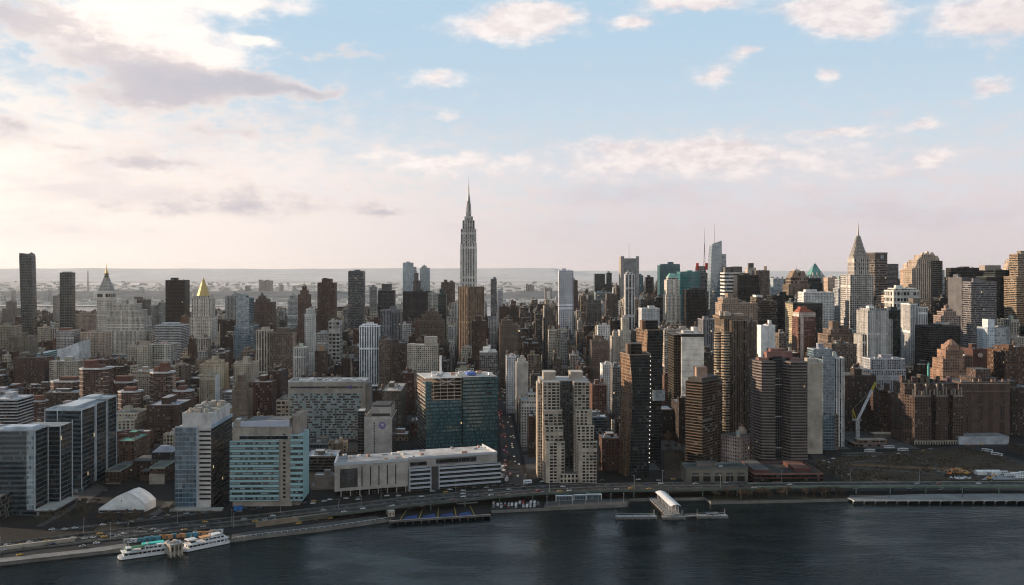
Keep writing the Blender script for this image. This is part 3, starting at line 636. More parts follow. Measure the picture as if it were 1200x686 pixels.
T('apartment_building', 'dark brown block behind the white construction crane', 990, 1027, 441, 1260, 50, 486, 'punched', (0.0527, 0.0353, 0.0273), [(1003, 1012, 434, 6, 14)], tanks=1, short='dark block behind the crane')
T('office_tower', 'purple-grey slab with a paler left edge right of the octagonal tower', 1036, 1053, 309.5, 2600, 36, 345, 'ribbon_half', (0.17, 0.155, 0.165), [(1036, 1040, 309.2, -.6, 37)], par=False)
T('office_building', 'pinkish stepped terraces left of the white lattice-topped block', 1036, 1049, 347, 1950, 40, 362, 'ribbon', (0.5, 0.37, 0.29), [(1041, 1049, 342, 5, 30)])
T('office_building', 'white lattice-topped block in front of the beige peaked tower', 1047, 1078, 341, 1850, 44, 364, 'grid', (0.55, 0.53, 0.5), [(1050, 1075, 338.5, 4, 34)], bw=6, fh=11, roof=RW, short='white lattice-topped block')
T('office_tower', 'dark low slab seen between the octagonal and beige peaked towers', 1052, 1068, 328, 2700, 36, 345, 'curtain_dark', (0.06, 0.07, 0.08), bulk=[(1060, 1067, 326)])
T('office_building', 'pink shoulder tower left of the beige peaked tower', 1061, 1071, 316, 2300, 30, 340, 'punched_small', (0.46, 0.33, 0.26), [(1064, 1070.6, 310, 4, 22)])
T('glass_tower', 'pale blue glass slab right of the beige peaked tower', 1099.5, 1107, 317, 2250, 30, 352, 'curtain_blue', (0.2, 0.24, 0.29), [(1100, 1105, 310, 3, 22)])
T('office_tower', 'greenish glass block between pale blue slab and black tower', 1107, 1121, 326, 2300, 34, 352, 'curtain_dark', (0.0744, 0.0837, 0.0527), bulk=[(1109, 1116, 324.5)], bcol=(0.5, 0.42, 0.34))
T('office_tower', 'black flat-topped tower with lighter lower storeys, right of the greenish glass block', 1120, 1155, 314.5, 2000, 44, 345, 'curtain_black', (0.035, 0.03, 0.03), [(1121, 1154, 326, -1.5, 20)], bulk=[(1133, 1139, 312.5)], roof=BLK, short='black flat-topped tower')
T('office_tower', 'blank dark grey shaft in front of the black flat-topped tower', 1127, 1137.5, 326, 1680, 50, 372, 'plain', (0.1, 0.095, 0.1))
T('office_tower', 'grey slab with fine horizontal bands and dark cap, right of the blank dark shaft', 1138, 1168, 333.5, 1650, 46, 374, 'ribbon', (0.18, 0.165, 0.17), [(1138.2, 1167.8, 331, .3, 45)], bw=2, fh=3.6, roof=BLK, short='grey finely banded slab')
T('glass_tower', 'dark glass tower with a paler left edge at the far right', 1166, 1192, 324, 1850, 44, 372, 'curtain_dark', (0.055, 0.065, 0.065), [(1156, 1166, 325, 1, 40), (1166.2, 1191.8, 317, .4, 43)], bulk=[(1157, 1176, 311)], bcol=(0.28, 0.24, 0.22), roof=BLK, short='dark glass tower at far right')
T('office_tower', 'brown tower at the right edge with sunlit side', 1191, 1212, 325, 1800, 44, 372, 'ribbon', (0.27, 0.2, 0.14), [(1195, 1212, 298, 6, 30)], short='brown tower at the right edge')
T('office_tower', 'grey and white pair of shafts with a green-edged roof left of the dark glass slab', 1076, 1087, 361, 1500, 30, 424, 'stripes', (0.58, 0.56, 0.55), [(1067, 1076, 357, 1.5, 34)], bulk=[(1073, 1082, 350)], bcol=(0.124, 0.1054, 0.093), short='grey and white pair of shafts')
T('office_building', 'dark blue-green glass block left of the grey and white pair of shafts', 1040, 1067, 364.5, 1650, 40, 410, 'curtain_dark', (0.03, 0.045, 0.05), roof=BLK)
T('office_tower', 'wide dark brown banded block behind the small stepped beige building', 1091, 1126, 353, 1750, 44, 376, 'ribbon', (0.031, 0.026, 0.0248), [(1104, 1122, 350, 5, 30)], roof=BLK)
T('apartment_building', 'small stepped beige building with arched windows before the dark banded block', 1104, 1126, 371, 1520, 30, 390, 'punched_dense', (0.27, 0.2, 0.17), [(1107, 1122, 366, 4, 22), (1111, 1119, 363, 7, 15)], tanks=1)
T('office_building', 'very dark glass block with one sunlit edge right of the grey and white shafts', 1086, 1126, 383, 1420, 40, 408, 'curtain_black', (0.045, 0.043, 0.045), [(1100, 1103.5, 381, -.8, 30)], bulk=[(1104, 1115, 378)], bcol=(0.42, 0.38, 0.36), roof=BLK)
T('hotel_building', 'brick block with a round fan on its wall left of the white hotel', 1140, 1157, 410, 1330, 36, 446, 'plain', (0.0744, 0.0341, 0.0279), short='brick block with round fan')
T('apartment_building', 'beige corner building with roof blocks at the right edge', 1186, 1206, 396, 1500, 40, 420, 'punched', (0.33, 0.28, 0.24), bulk=[(1188, 1196, 391.5)], tanks=1)
T('apartment_building', 'tall red-brown brick block at the right edge behind the windowless brick tower', 1178, 1206, 412, 1330, 50, 452, 'punched_dense', (0.0868, 0.0465, 0.031), [(1184, 1206, 408, 4, 40)], bulk=[(1188, 1194, 405)], tanks=1, short='red-brown block at the right edge')
T('apartment_building', 'dark brick block at the right edge with sunlit roof edges', 1184, 1215, 455, 1230, 50, 512, 'punched', (0.0527, 0.0341, 0.0267), tanks=1)
# ------------------------------------------------------------------ middle ground, left part
T('apartment_building', 'tan brick block at the left edge with even windows', -8, 15, 383, 2000, 40, 401, 'punched_dense', (0.28, 0.24, 0.18), tanks=1)
T('apartment_building', 'wide beige block near the foot of the flared glass tower', 10, 33, 395, 1950, 40, 409, 'punched', (0.1612, 0.1364, 0.1023), tanks=1)
T('setback_tower', 'hazy grey setback tower at the far left', 3, 17, 362, 3000, 40, 383, 'punched_small', (0.1488, 0.1302, 0.1178), [(6, 14, 354, 5, 26)])
T('setback_tower', 'hazy grey slim tower just left of the narrow banded glass tower', 62, 71, 347, 2900, 30, 376, 'punched_small', (0.27, 0.24, 0.22))
T('office_building', 'wide stone building with classical rows of windows left of the clock tower', 84, 117, 369, 2600, 40, 388, 'punched', (0.31, 0.26, 0.21), [(92, 102, 367, 5, 24)])
T('apartment_building', 'white and red brick building with stepped roof near the slanted white campus roof', 66, 86, 388, 2050, 40, 404, 'punched_dense', (0.38, 0.34, 0.32), bulk=[(67, 79, 385)], bcol=RED)
T('apartment_building', 'beige apartment row lit by sun below the clock tower', 94, 122, 390, 2050, 40, 402, 'punched', (0.42, 0.33, 0.26), tanks=1)
T('apartment_building', 'wide cream apartment slab with regular windows behind the brick housing towers', 58, 90, 424, 1640, 30, 446, 'punched_dense', (0.36, 0.32, 0.26), roof=RW, tanks=1)
T('apartment_building', 'dark red-brown tenement slab at far left below the curved white roof', 16, 52, 420, 1700, 40, 452, 'punched', (0.0744, 0.0409, 0.0341), tanks=2)
T('apartment_building', 'cream slab behind the right-hand housing tower with white balconies', 155, 176, 436, 1450, 36, 466, 'punched_dense', (0.28, 0.23, 0.19), roof=SKYLIT_ROOF)
T('apartment_building', 'cream gridded block with deep windows right of the slanted campus roof', 175, 200, 404, 1800, 40, 428, 'grid', (0.44, 0.42, 0.38), tanks=1)
T('apartment_building', 'yellowish plain-sided block left of the cream gridded block', 149, 175, 406, 1780, 44, 420, 'punched', (0.4, 0.36, 0.29), tanks=1)
T('brick_building', 'dark brick slab running away behind the stone hospital wings', 172, 209, 476, 1170, 60, 505, 'punched', (0.0527, 0.0322, 0.026), roof=(0.3, 0.3, 0.33), bulk=[(185, 194, 468)])
T('brick_building', 'tan-topped dark apartment slab behind the tall pleated glass block', 50, 94, 461, 1340, 40, 478, 'punched', (0.093, 0.0651, 0.0496), roof=SKYLIT_ROOF, tanks=1)
T('apartment_building', 'cream apartment block with penthouse in the low roofs at left of centre', 234, 262, 428, 1480, 30, 452, 'punched', (0.44, 0.37, 0.27), [(240, 258, 424, 5, 20)], bulk=[(246, 252, 418)], tanks=1)
T('apartment_building', 'cream apartment block with a stubby tower, right of the other cream block', 274, 297, 426, 1480, 34, 450, 'punched', (0.42, 0.36, 0.28), bulk=[(283, 289, 419)], tanks=1)
T('apartment_building', 'small yellow-lit block with a white side left of the two cream blocks', 234, 252, 440, 1400, 26, 457, 'punched', (0.4, 0.34, 0.25), side=('plain', (0.55, 0.54, 0.53)))
T('office_tower', 'two-tone beige and brown striped tower left of the wide brown grid tower', 300, 316, 388, 1720, 34, 430, 'stripes', (0.4, 0.36, 0.3), bulk=[(305, 313, 384)], bw=5)
T('apartment_tower', 'wide brown grid-fronted tower with flat roof', 316.5, 343, 391, 1700, 36, 440, 'punched_dense', (0.124, 0.0961, 0.0775), bw=3, bulk=[(323, 336, 385)], tanks=1, short='wide brown grid tower')
T('apartment_tower', 'slim dark brown tower with a lit roof spike', 369, 381, 412, 1620, 24, 442, 'punched', (0.0527, 0.0341, 0.0279), bulk=[(373, 378, 405)], bcol=(0.3, 0.2, 0.12))
T('apartment_building', 'white block with upright windows left of the slim dark brown tower', 343.5, 358, 408, 1640, 30, 428, 'piers_light', (0.47, 0.45, 0.42), roof=RW, tanks=1)
T('apartment_tower', 'tan stepped art deco tower behind the striped glass hospital block', 272, 291, 458, 1230, 24, 492, 'punched_small', (0.1488, 0.1116, 0.0837), [(274, 287, 449, 3, 18), (277, 284, 441, 5, 12)])
T('brick_building', 'red-brown brick block with window grid right of the tan art deco tower', 291, 318, 449, 1290, 50, 482, 'punched_dense', (0.0713, 0.0341, 0.0279), roof=(0.2, 0.2, 0.2), tanks=1, short='red-brown grid block')
T('brick_building', 'dark brick block taller and right of the red-brown grid block', 314, 329, 436, 1330, 50, 472, 'punched', (0.0496, 0.0279, 0.0248), tanks=2)
T('office_building', 'brown and grey loft with pale cornice beside the upper hospital tower', 324, 340, 470, 1210, 40, 490, 'grid', (0.28, 0.25, 0.21), bw=5, fh=5, tanks=1)
T('office_tower', 'grey-white tower blocks seen right of the dark clustered towers, mid distance', 371, 388, 391, 1900, 34, 412, 'grid', (0.35, 0.34, 0.33), bulk=[(375, 382, 388)])
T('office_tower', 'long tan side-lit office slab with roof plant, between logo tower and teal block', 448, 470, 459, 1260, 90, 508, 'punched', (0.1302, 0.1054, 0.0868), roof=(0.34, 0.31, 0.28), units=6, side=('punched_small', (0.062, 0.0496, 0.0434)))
T('brick_building', 'red-brown brick block with pale bands left of the teal construction block', 470, 485, 438, 1400, 40, 490, 'punched_dense', (0.0806, 0.0372, 0.031), tanks=1)
T('apartment_tower', 'beige tower with a dark central slot right of the long street', 605, 619, 426, 1340, 22, 470, 'plain', (0.42, 0.375, 0.33), [(609.4, 614.5, 427, -.25, 10), (606.5, 616.5, 422, 3, 15)], roof=RW, short='beige tower with dark slot')
T('apartment_building', 'white tenement with fire escapes left of the beige slotted tower', 593.5, 604.5, 419, 1420, 40, 452, 'punched', (0.5, 0.49, 0.49), roof=RW, tanks=1)
T('apartment_building', 'white gridded mid-rise right of the long street with traffic', 611, 629, 470, 1150, 30, 500, 'punched_dense', (0.43, 0.4, 0.36), [(619, 628, 463, 4, 16)], roof=RW, tanks=1)
T('apartment_building', 'dark narrow block below the white gridded mid-rise', 619, 630, 489, 1085, 24, 556, 'punched', (0.062, 0.0403, 0.031))
T('apartment_tower', 'tan square tower with small windows in the low roofs right of centre', 693, 713, 400, 1700, 34, 430, 'punched', (0.1612, 0.124, 0.0992), tanks=1, bulk=[(697, 706, 394)])
T('apartment_tower', 'cream slab tower left of the taller copper-clad tower', 726.5, 739, 388, 1640, 26, 402, 'punched_small', (0.47, 0.42, 0.36), [(729.5, 737, 374, 3, 18)], short='cream slab tower')
T('apartment_tower', 'pale stepped tower beside the cream slab tower', 717, 727, 395, 1620, 24, 424, 'punched', (0.35, 0.3, 0.26), [(719, 725, 390, 3, 16)])
T('apartment_building', 'white windowless-sided block below the cream slab tower', 706, 718, 428, 1400, 28, 448, 'punched_small', (0.56, 0.54, 0.53), roof=RW)
T('apartment_tower', 'grey gridded slab at the left foot of the bent copper tower', 718, 729, 431, 1330, 26, 462, 'punched_dense', (0.155, 0.1426, 0.1364), roof=RW)
T('brick_building', 'orange-brown brick house block between the pale terraced towers and bare trees', 694, 711, 452, 1240, 30, 470, 'punched_dense', (0.1488, 0.0682, 0.0465), tanks=1)
T('apartment_tower', 'beige grid slab behind the windowless white slab', 778.5, 792, 387, 1500, 26, 436, 'grid', (0.37, 0.32, 0.27), tanks=1)
T('brick_building', 'small brick building with sunlit roof at the foot of the windowless white slab', 778.5, 791, 442, 1300, 26, 470, 'punched_small', (0.0992, 0.0527, 0.0403), bulk=[(780, 785, 438)])
T('office_tower', 'purple-grey slab behind the windowless white slab', 824, 841, 375, 1600, 40, 414, 'stripes', (0.17, 0.165, 0.18), roof=DGR)
T('apartment_building', 'dark brown block right of the windowless white slab', 823, 842, 414, 1380, 40, 446, 'punched', (0.0527, 0.0403, 0.0372), tanks=1)
T('brick_building', 'small brick mid-rise with white roof edge between the pale towers and copper towers', 706, 727, 515, 1010, 30, 553, 'punched_dense', (0.093, 0.0465, 0.0341), roof=RW, units=4, short='small brick mid-rise')
T('loft_building', 'big tan brick loft with white roof beside the red-brown banded tower', 946, 983, 487, 1130, 60, 528, 'punched_dense', (0.1426, 0.1085, 0.0837), roof=(0.55, 0.55, 0.55), bulk=[(972, 983, 483)], bw=3.4, fh=3.8, units=3, short='tan loft with white roof')
T('apartment_tower', 'blank beige brick slab right of the red-brown banded towers', 946, 964, 426, 1105, 26, 486, 'plain', (0.4, 0.34, 0.28), bulk=[(949, 959, 421)], roof=RW, short='blank beige slab')
T('office_tower', 'blue glass tower with a bright white cap right of the blank beige slab', 964.5, 978, 419, 1130, 30, 486, 'curtain_blue', (0.22, 0.25, 0.28), [(955, 977.5, 410.5, 5, 22)], roof=RW, bstyle='plain')
T('apartment_tower', 'white tower with upright dark windows right of the white-capped blue tower', 977.5, 989.5, 420, 1150, 30, 488, 'stripes', (0.55, 0.53, 0.52), roof=RW)
T('apartment_tower', 'sunlit beige tower left of the red-brown banded towers', 879, 892, 425, 1160, 30, 512, 'punched', (0.38, 0.31, 0.24), [(880, 888, 422, 4, 20)], bulk=[(889, 891, 416)], short='sunlit beige tower')
T('office_building', 'grey and white stepped low wings around the ribbed white tower', 1011, 1062, 434, 1330, 40, 460, 'piers_light', (0.36, 0.37, 0.39), [(1024, 1064, 422, 8, 34)], units=6, roof=(0.25, 0.25, 0.26))
T('brick_building', 'sunlit pink stepped roof block in front of the dark block by the crane', 1032, 1056, 462, 1220, 40, 505, 'punched', (0.0744, 0.0434, 0.0322), [(1032, 1040, 458, -1, 20)], bulk=[(1041, 1044, 450)], tanks=1)
T('brick_building', 'small brown tower with patches of sun right of the stepped brick crown', 1128, 1140, 418, 1300, 30, 446, 'punched', (0.1054, 0.062, 0.0465), tanks=1)
T('parking_garage', 'low dark grey garage with a long pale roof edge between striped hospital and white hall', 357, 394, 536, 1005, 40, 578, 'ribbon_half', (0.0992, 0.0868, 0.0775), roof=(0.3, 0.31, 0.33), units=3)
T('utility_building', 'small beige windowless block with a grey upper storey beside the highway', 364, 393, 571, 925, 18, 586, 'plain', (0.27, 0.23, 0.2), [(368, 391, 559, 3, 12)], roof=(0.4, 0.4, 0.42), units=1)
GAR = T('parking_garage', 'long low tan garage with five dark doorways on the riverside highway', 804, 877, 549, 952, 24, 564, 'plain', (0.155, 0.1364, 0.1116), roof=(0.06, 0.065, 0.06), units=3, short='low garage with dark doorways')
T('office_building', 'white and grey striped office block at the left edge behind the front glass block', -14, 20, 469, 1080, 40, 500, 'ribbon_half', (0.4, 0.41, 0.43), roof=SKYLIT_ROOF)
T('brick_building', 'old green-roofed brick building beside the tall pleated glass block', 137, 157, 518, 1020, 50, 542, 'punched_dense', (0.1054, 0.062, 0.0434), roof=(0.13, 0.3, 0.24))

# ------------------------------------------------------------------ landmark buildings
class H:
    """a hero building: local metres, origin at the front centre of its base"""
    def __init__(s, name, label, cat, x0, x1, d, rot=0., short=None, grid=True, yc=0.):
        s.k = d/F; s.d = d; s.xc = (x0+x1)/2; s.loc = ((s.xc-XC)*s.k, d-yc, 0.); s.rz = (A if grid else 0)+rot
        s.name, s.label, s.cat, s.short = name, label, cat, short; s.mb = MB(); s.px = (x0, x1); s.ext = [1e9, -1e9, 1e9, -1e9]
    def x(s, px): return (px-s.xc)*s.k
    def z(s, py): return zat(py, s.d)
    def grow(s, x0, x1, y0, y1):
        e = s.ext; s.ext = [min(e[0], x0), max(e[1], x1), min(e[2], y0), max(e[3], y1)]
    def xy(s, px, y): return ((px-XC)*(s.d+y)/F-s.loc[0], y)
    def box(s, px0, px1, y0, y1, pt, pb, mat, col, **kw):
        X0, X1 = s.x(px0), s.x(px1); z0 = s.z(pb) if pb is not None else 0.
        s.mb.box(X0, X1, y0, y1, z0, s.z(pt), mat, col, **kw); s.grow(X0, X1, y0, y1)
    def done(s, yt, yb, group=None):
        s.o = obj(s.name, s.mb, None, s.loc, s.rz); tag(s.o, s.label, s.cat, group)
        e = s.ext; reg(s.px[0], s.px[1], yt, yb, s.d, footprint(s.loc, s.rz, *e), s.label, s.short); return s.o
    def part(s, name, mb): return obj(name, mb, s.o)

rng = random.Random(7)
# --- the spired limestone skyscraper
h = H('skyscraper', 'tallest tower, grey limestone with stepped shoulders and a long needle spire', 'skyscraper', 540, 559.4, 2600, short='spired skyscraper', yc=36)
lim = (.46, .43, .40)
h.box(520, 582, -6, 110, 372, None, 'piers', lim, bw=4); h.box(530, 570, 0, 90, 355, 372, 'piers', lim, bw=4)
h.box(540, 559.4, 8, 64, 286, 355, 'piers', lim, bw=6.2, fh=7); h.box(540.7, 558.7, 10, 62, 269, 286, 'piers', lim, bw=6.2, fh=7)
h.box(542.6, 556.8, 13, 58, 259, 269, 'piers', lim, bw=6.2, fh=7)
o = h.done(207, 337)
m = MB()
for c0, c1 in ((540.2, 542.2), (544.8, 546.3), (553.2, 554.7), (557.2, 559.2)):
    m.solid(h.x(c0), h.x(c1), 7.4, 8.02, h.z(355), h.z(286.4), [c*1.25 for c in lim])
h.part('pier', m)
m = MB(); cx = h.x(549.8); k = h.k
def ring(py0, w0, py1, w1, mat='metal', col=(.30, .31, .32), n=8): m.cyl(cx, 36, w0*k/2, h.z(py0), w1*k/2, h.z(py1), mat, col, n=n, ph=math.pi/8)
m.box(cx-11, cx+11, 25, 47, h.z(259), h.z(254), 'piers', lim, bw=3); m.box(cx-6.6, cx+6.6, 29.4, 42.6, h.z(254), h.z(249), 'piers', lim, bw=3)
ring(249, 4.5, 236, 4.0, 'piers', (.26, .26, .26)); ring(236, 4.3, 233, 3.9); ring(233, 3.4, 230.5, 3.2); ring(230.5, 2.7, 227, 1.7)
for a_ in range(4):
    q = a_*math.pi/2; m.bar((cx+6.4*math.cos(q), 36+6.4*math.sin(q), h.z(250)), (cx+4.2*math.cos(q), 36+4.2*math.sin(q), h.z(238)), 1.8, (.34, .34, .34), 'metal', 1.2)
h.part('mast', m)
m = MB(); ring(227, 1.5, 219, 1.1, n=6); ring(219, .8, 213, .5, n=6); ring(213, .45, 207, .15, n=6); ring(222, 1.9, 221, 1.9, n=6); ring(217.5, 1.3, 216.8, 1.3, n=6); h.part('antenna', m)

# --- the clock tower with a steep pyramid and gilded lantern
h = H('clock_tower', 'pale clock tower with a steep pyramid roof and gilded lantern', 'tower', 117, 133.5, 2500, short='clock tower', yc=18)
st = (.58, .52, .455)
h.box(117, 133.5, 0, 36, 352, None, 'punched_small', st, bw=4, fh=5); h.box(116.5, 134, -1, 37, 349.5, 352, 'plain', st)
h.box(117.4, 133.1, .5, 35.5, 343, 349.5, 'loggia', st, bw=7, fh=14); o = h.done(309, 386)
m = MB()
c = h.x(125.2); kk = h.k
def sq(mm, w0, p0, w1, p1, mat, col, cx=c, cy=18.): mm.prism([(cx-w0*kk/2, cy-w0*kk/2), (cx+w0*kk/2, cy-w0*kk/2), (cx+w0*kk/2, cy+w0*kk/2), (cx-w0*kk/2, cy+w0*kk/2)], h.z(p0), h.z(p1), mat, col, bw=5, fh=7,
        pts1=[(cx-w1*kk/2, cy-w1*kk/2), (cx+w1*kk/2, cy-w1*kk/2), (cx+w1*kk/2, cy+w1*kk/2), (cx-w1*kk/2, cy+w1*kk/2)], top=mat if mat in ('gold', 'plain') else 'plain', tcol=col)
sq(m, 15.4, 343, 14.6, 341, 'plain', st); sq(m, 14.4, 341, 5.4, 326.6, 'punched_small', (.36, .33, .30)); h.part('pyramid_roof', m)
m = MB(); sq(m, 5.6, 326.6, 5.6, 325.6, 'plain', (.3, .28, .24)); sq(m, 4, 325.6, 3.6, 320.5, 'loggia', (.34, .26, .13)); m.cyl(c, 18, 3.6*kk/2, h.z(320.5), 2.4*kk/2, h.z(317), 'gold', (.65, .43, .12), 10); m.cyl(c, 18, 1.4*kk/2, h.z(317), .2, h.z(309), 'gold', (.65, .43, .12), 8); h.part('lantern', m)
m = MB(); m.disc(c, h.z(363), -.15, 4.2, (.55, .52, .47)); h.part('clock_face', m)

# --- gold pyramid tower
h = H('skyscraper', 'stepped pale stone tower crowned by a bright gold pyramid', 'skyscraper', 227, 251, 2300, short='gold pyramid tower', yc=24)
h.box(222, 256, -4, 70, 396, None, 'punched', st, bw=4); h.box(226.4, 251.6, 0, 52, 371, 396, 'punched', st, bw=4); h.box(228, 249.6, 4, 46, 350, 371, 'piers_light', st, bw=4); h.box(229.5, 248, 7, 42, 346.6, 350, 'piers_light', st, bw=4)
h.done(325, 396)
m = MB(); c = h.x(238.8); kk = h.k
m.cyl(c, 24, 7.6*kk, h.z(346.6), 2.2*kk, h.z(331), 'gold', (.52, .37, .15), 8, ph=math.pi/8); m.cyl(c, 24, 1.7*kk, h.z(331), 1.5*kk, h.z(328.4), 'gold', (.45, .31, .12), 8); m.cyl(c, 24, 1.4*kk, h.z(328.4), .1, h.z(325), 'gold', (.52, .37, .15), 8); h.part('pyramid_roof', m)
for px in (229.3, 248.4):
    m = MB(); m.cyl(h.x(px), 9, 1.1*kk, h.z(346.6), .1, h.z(341.5), 'plain', st, 6); h.part('pinnacle', m)

# --- flared dark glass tower at the left
h = H('glass_tower', 'tall dark glass tower flaring outward to a split open crown, far left', 'skyscraper', 22.5, 40, 2500, short='flared glass tower')
def sect(p0, a0, b0, p1, a1, b1, mat='curtain', col=(.16, .18, .18), y=(0, 34)):
    q = lambda a, b: [(h.x(a), y[0]), (h.x(b), y[0]), (h.x(b), y[1]), (h.x(a), y[1])]
    h.mb.prism(q(a0, b0), h.z(p0), h.z(p1), mat, col, bw=4, fh=4, pts1=q(a1, b1), top='roofing', tcol=(.06, .06, .06)); h.grow(h.x(a0), h.x(b0), *y)
sect(440, 25.4, 38.6, 372, 24.8, 38.4, 'curtain_dark', y=(0, 24)); sect(372, 24.8, 38.4, 300, 22.4, 36.6, 'curtain_dark', y=(0, 24)); h.done(296, 402)
m = MB()
m.face([(h.x(32), -.3, h.z(301)), (h.x(36.6), -.3, h.z(301)), (h.x(36.6), -.3, h.z(295.6)), (h.x(32), -.3, h.z(299.4))], 'curtain', (.16, .18, .18), [(0, 0), (3, 0), (3, 3), (0, 1)])
m.face([(h.x(36.6), -.3, h.z(301)), (h.x(36.6), 22, h.z(301)), (h.x(36.6), 22, h.z(298)), (h.x(36.6), -.3, h.z(295.6))], 'curtain', (.16, .18, .18), [(0, 0), (5, 0), (5, 2), (0, 3)])
m.solid(h.x(22.6), h.x(23.2), 0, 30, h.z(301), h.z(296.8), (.1, .1, .1)); m.bar((h.x(22.9), 5, h.z(297.6)), (h.x(33), 5, h.z(297.6)), 1., (.1, .1, .1)); m.solid(h.x(25), h.x(30), 8, 22, h.z(300), h.z(297.4), (.10, .10, .10)); h.part('crown', m)
m = MB()
for py in range(303, 396, 4): m.solid(h.x(36.5+(py-303)*.024), h.x(37.5+(py-303)*.024), 2, 22, h.z(py+.7), h.z(py), (.14, .14, .14))
h.part('balcony', m)

# --- slanted white campus roof
h = H('campus_building', 'low campus building with a curved white roof sweeping up to the right', 'building', 42, 92, 1950, short='slanted campus roof')
n_ = 10
def prof(i): f = i/n_; return h.x(42+50*f), h.z(415-14*f**1.6)
for i in range(n_):
    (a, za), (b, zb) = prof(i), prof(i+1)
    h.mb.face([(a, 0, 0), (b, 0, 0), (b, 0, zb), (a, 0, za)], 'curtain_teal' if i < 5 else 'plain', (.28, .38, .38) if i < 5 else (.6, .6, .62), [(i*2, 0), (i*2+2, 0), (i*2+2, 12), (i*2, 12)])
    h.mb.face([(a, 0, za), (b, 0, zb), (b, 60, zb+2), (a, 60, za+2)], 'smooth', (.66, .65, .66))
h.mb.face([prof(n_)[:1]+(0, 0), prof(n_)[:1]+(60, 0), prof(n_)[:1]+(60, prof(n_)[1]+2), prof(n_)[:1]+(0, prof(n_)[1])], 'plain', (.5, .5, .5))
h.mb.face([prof(0)[:1]+(60, 0), prof(0)[:1]+(0, 0), prof(0)[:1]+(0, prof(0)[1]), prof(0)[:1]+(60, prof(0)[1]+2)], 'plain', (.5, .5, .5))
h.grow(h.x(42), h.x(92), 0, 60); h.done(401, 424)

# --- bronze tower turned to the streets, in front of the spired one
h = H('office_tower', 'bronze brick tower of tall ribs turned cornerwise, in front of the spired skyscraper', 'skyscraper', 537, 567, 1900, short='bronze tower')
brz = (.185, .125, .085)
cr = (h.x(549.5), 0); lf = (h.x(537), 24); rt = (h.x(567), 32); bk = (h.x(554), 56)
pts = [cr, rt, bk, lf]; h.mb.prism(pts, 0, h.z(342), 'stripes', brz, bw=3.3, fh=3.6); h.grow(h.x(537), h.x(567), 0, 56); h.done(335, 405)
m = MB(); cxx, cyy = h.x(552), 28
up = [((p[0]-cxx)*1.01+cxx, (p[1]-cyy)*1.01+cyy) for p in pts]; m.prism(up, h.z(346), h.z(336.4), 'piers', brz, bw=3.3, fh=20); h.part('crown', m)
m = MB()
for (a, b) in ((lf, cr), (cr, rt)):
    for i in range(7):
        f = i/6; x, y = a[0]+(b[0]-a[0])*f, a[1]+(b[1]-a[1])*f
        m.solid(x-.6, x+.6, y-1.0, y+.6, 0, h.z(335.4), brz)
h.part('pier', m)

# --- screened tower with mast
h = H('office_tower', 'grey screened tower with taller corner screens and a thin white mast', 'skyscraper', 727, 748, 3300, short='screened tower', yc=20)
h.box(728, 747, 0, 46, 305, None, 'curtain', (.22, .23, .24), bw=5, fh=4); h.done(284, 350)
m = MB()
for a, b in ((727, 730.6), (744.4, 748)): m.solid(h.x(a), h.x(b), -1.5, -.3, h.z(350), h.z(300.5), (.27, .26, .25))
m.solid(h.x(730.8), h.x(744.2), -1.2, -.3, h.z(350), h.z(303), (.20, .205, .21)); m.solid(h.x(726.6), h.x(727.4), 0, 44, h.z(350), h.z(301), (.30, .27, .24)); h.part('screen', m)
m = MB(); m.bar((h.x(737.3), 20, h.z(305)), (h.x(737.3), 20, h.z(284)), 2.4, (.6, .6, .6), 'plain', .7); h.part('mast', m)

# --- limestone tower with green hip roof
h = H('office_tower', 'limestone tower with arched top storeys and a pale green hipped roof', 'skyscraper', 779, 796, 2250, short='green-roofed limestone tower', yc=20)
h.box(779, 796, 0, 40, 345, None, 'piers_light', LIM, bw=3); h.box(780, 795, 2, 36, 328, 345, 'piers_light', LIM, bw=3); h.box(782, 793.5, 5, 32, 325.4, 328, 'loggia', LIM, bw=4, fh=5); h.done(320, 380)
m = MB(); a, b, c_, d_ = h.x(781.8), h.x(793.7), 5, 32
m.prism([(a, c_), (b, c_), (b, d_), (a, d_)], h.z(325.4), h.z(320.4), 'plain', (.20, .36, .30), pts1=[(a+6, c_+8), (b-6, c_+8), (b-6, d_-8), (a+6, d_-8)], top='plain', tcol=(.2, .36, .3)); h.part('hipped_roof', m)

# --- billboard tower with lattice mast
h = H('office_tower', 'grey tower with red sign panels near its top and a tall lattice mast', 'skyscraper', 814, 829, 3000, short='lattice mast tower', yc=16)
h.box(815, 828, 0, 40, 320, None, 'curtain', (.20, .19, .19), bw=4, fh=4); h.box(816.5, 826.5, 4, 34, 312, 320, 'grid', (.30, .28, .27), bw=6, fh=8); h.done(270, 340)
for px in (814.6, 825.4):
    m = MB(); m.solid(h.x(px), h.x(px+3), -.6, 3, h.z(316.5), h.z(308.5), (.45, .05, .04)); h.part('sign_panel', m)
m = MB(); c = h.x(825.4)
for dx in (-2.2, 2.2): m.bar((c+dx, 12, h.z(312)), (c, 12, h.z(283)), 1.1, (.22, .18, .17))
for i in range(7): zz = h.z(311-4*i); w_ = 2.2*(1-i/8); m.bar((c-w_, 12, zz), (c+w_, 12, zz+3), .8, (.22, .18, .17))
m.bar((c, 12, h.z(285)), (c, 12, h.z(268)), 1.6, (.55, .53, .52), 'plain', .5); h.part('mast', m)

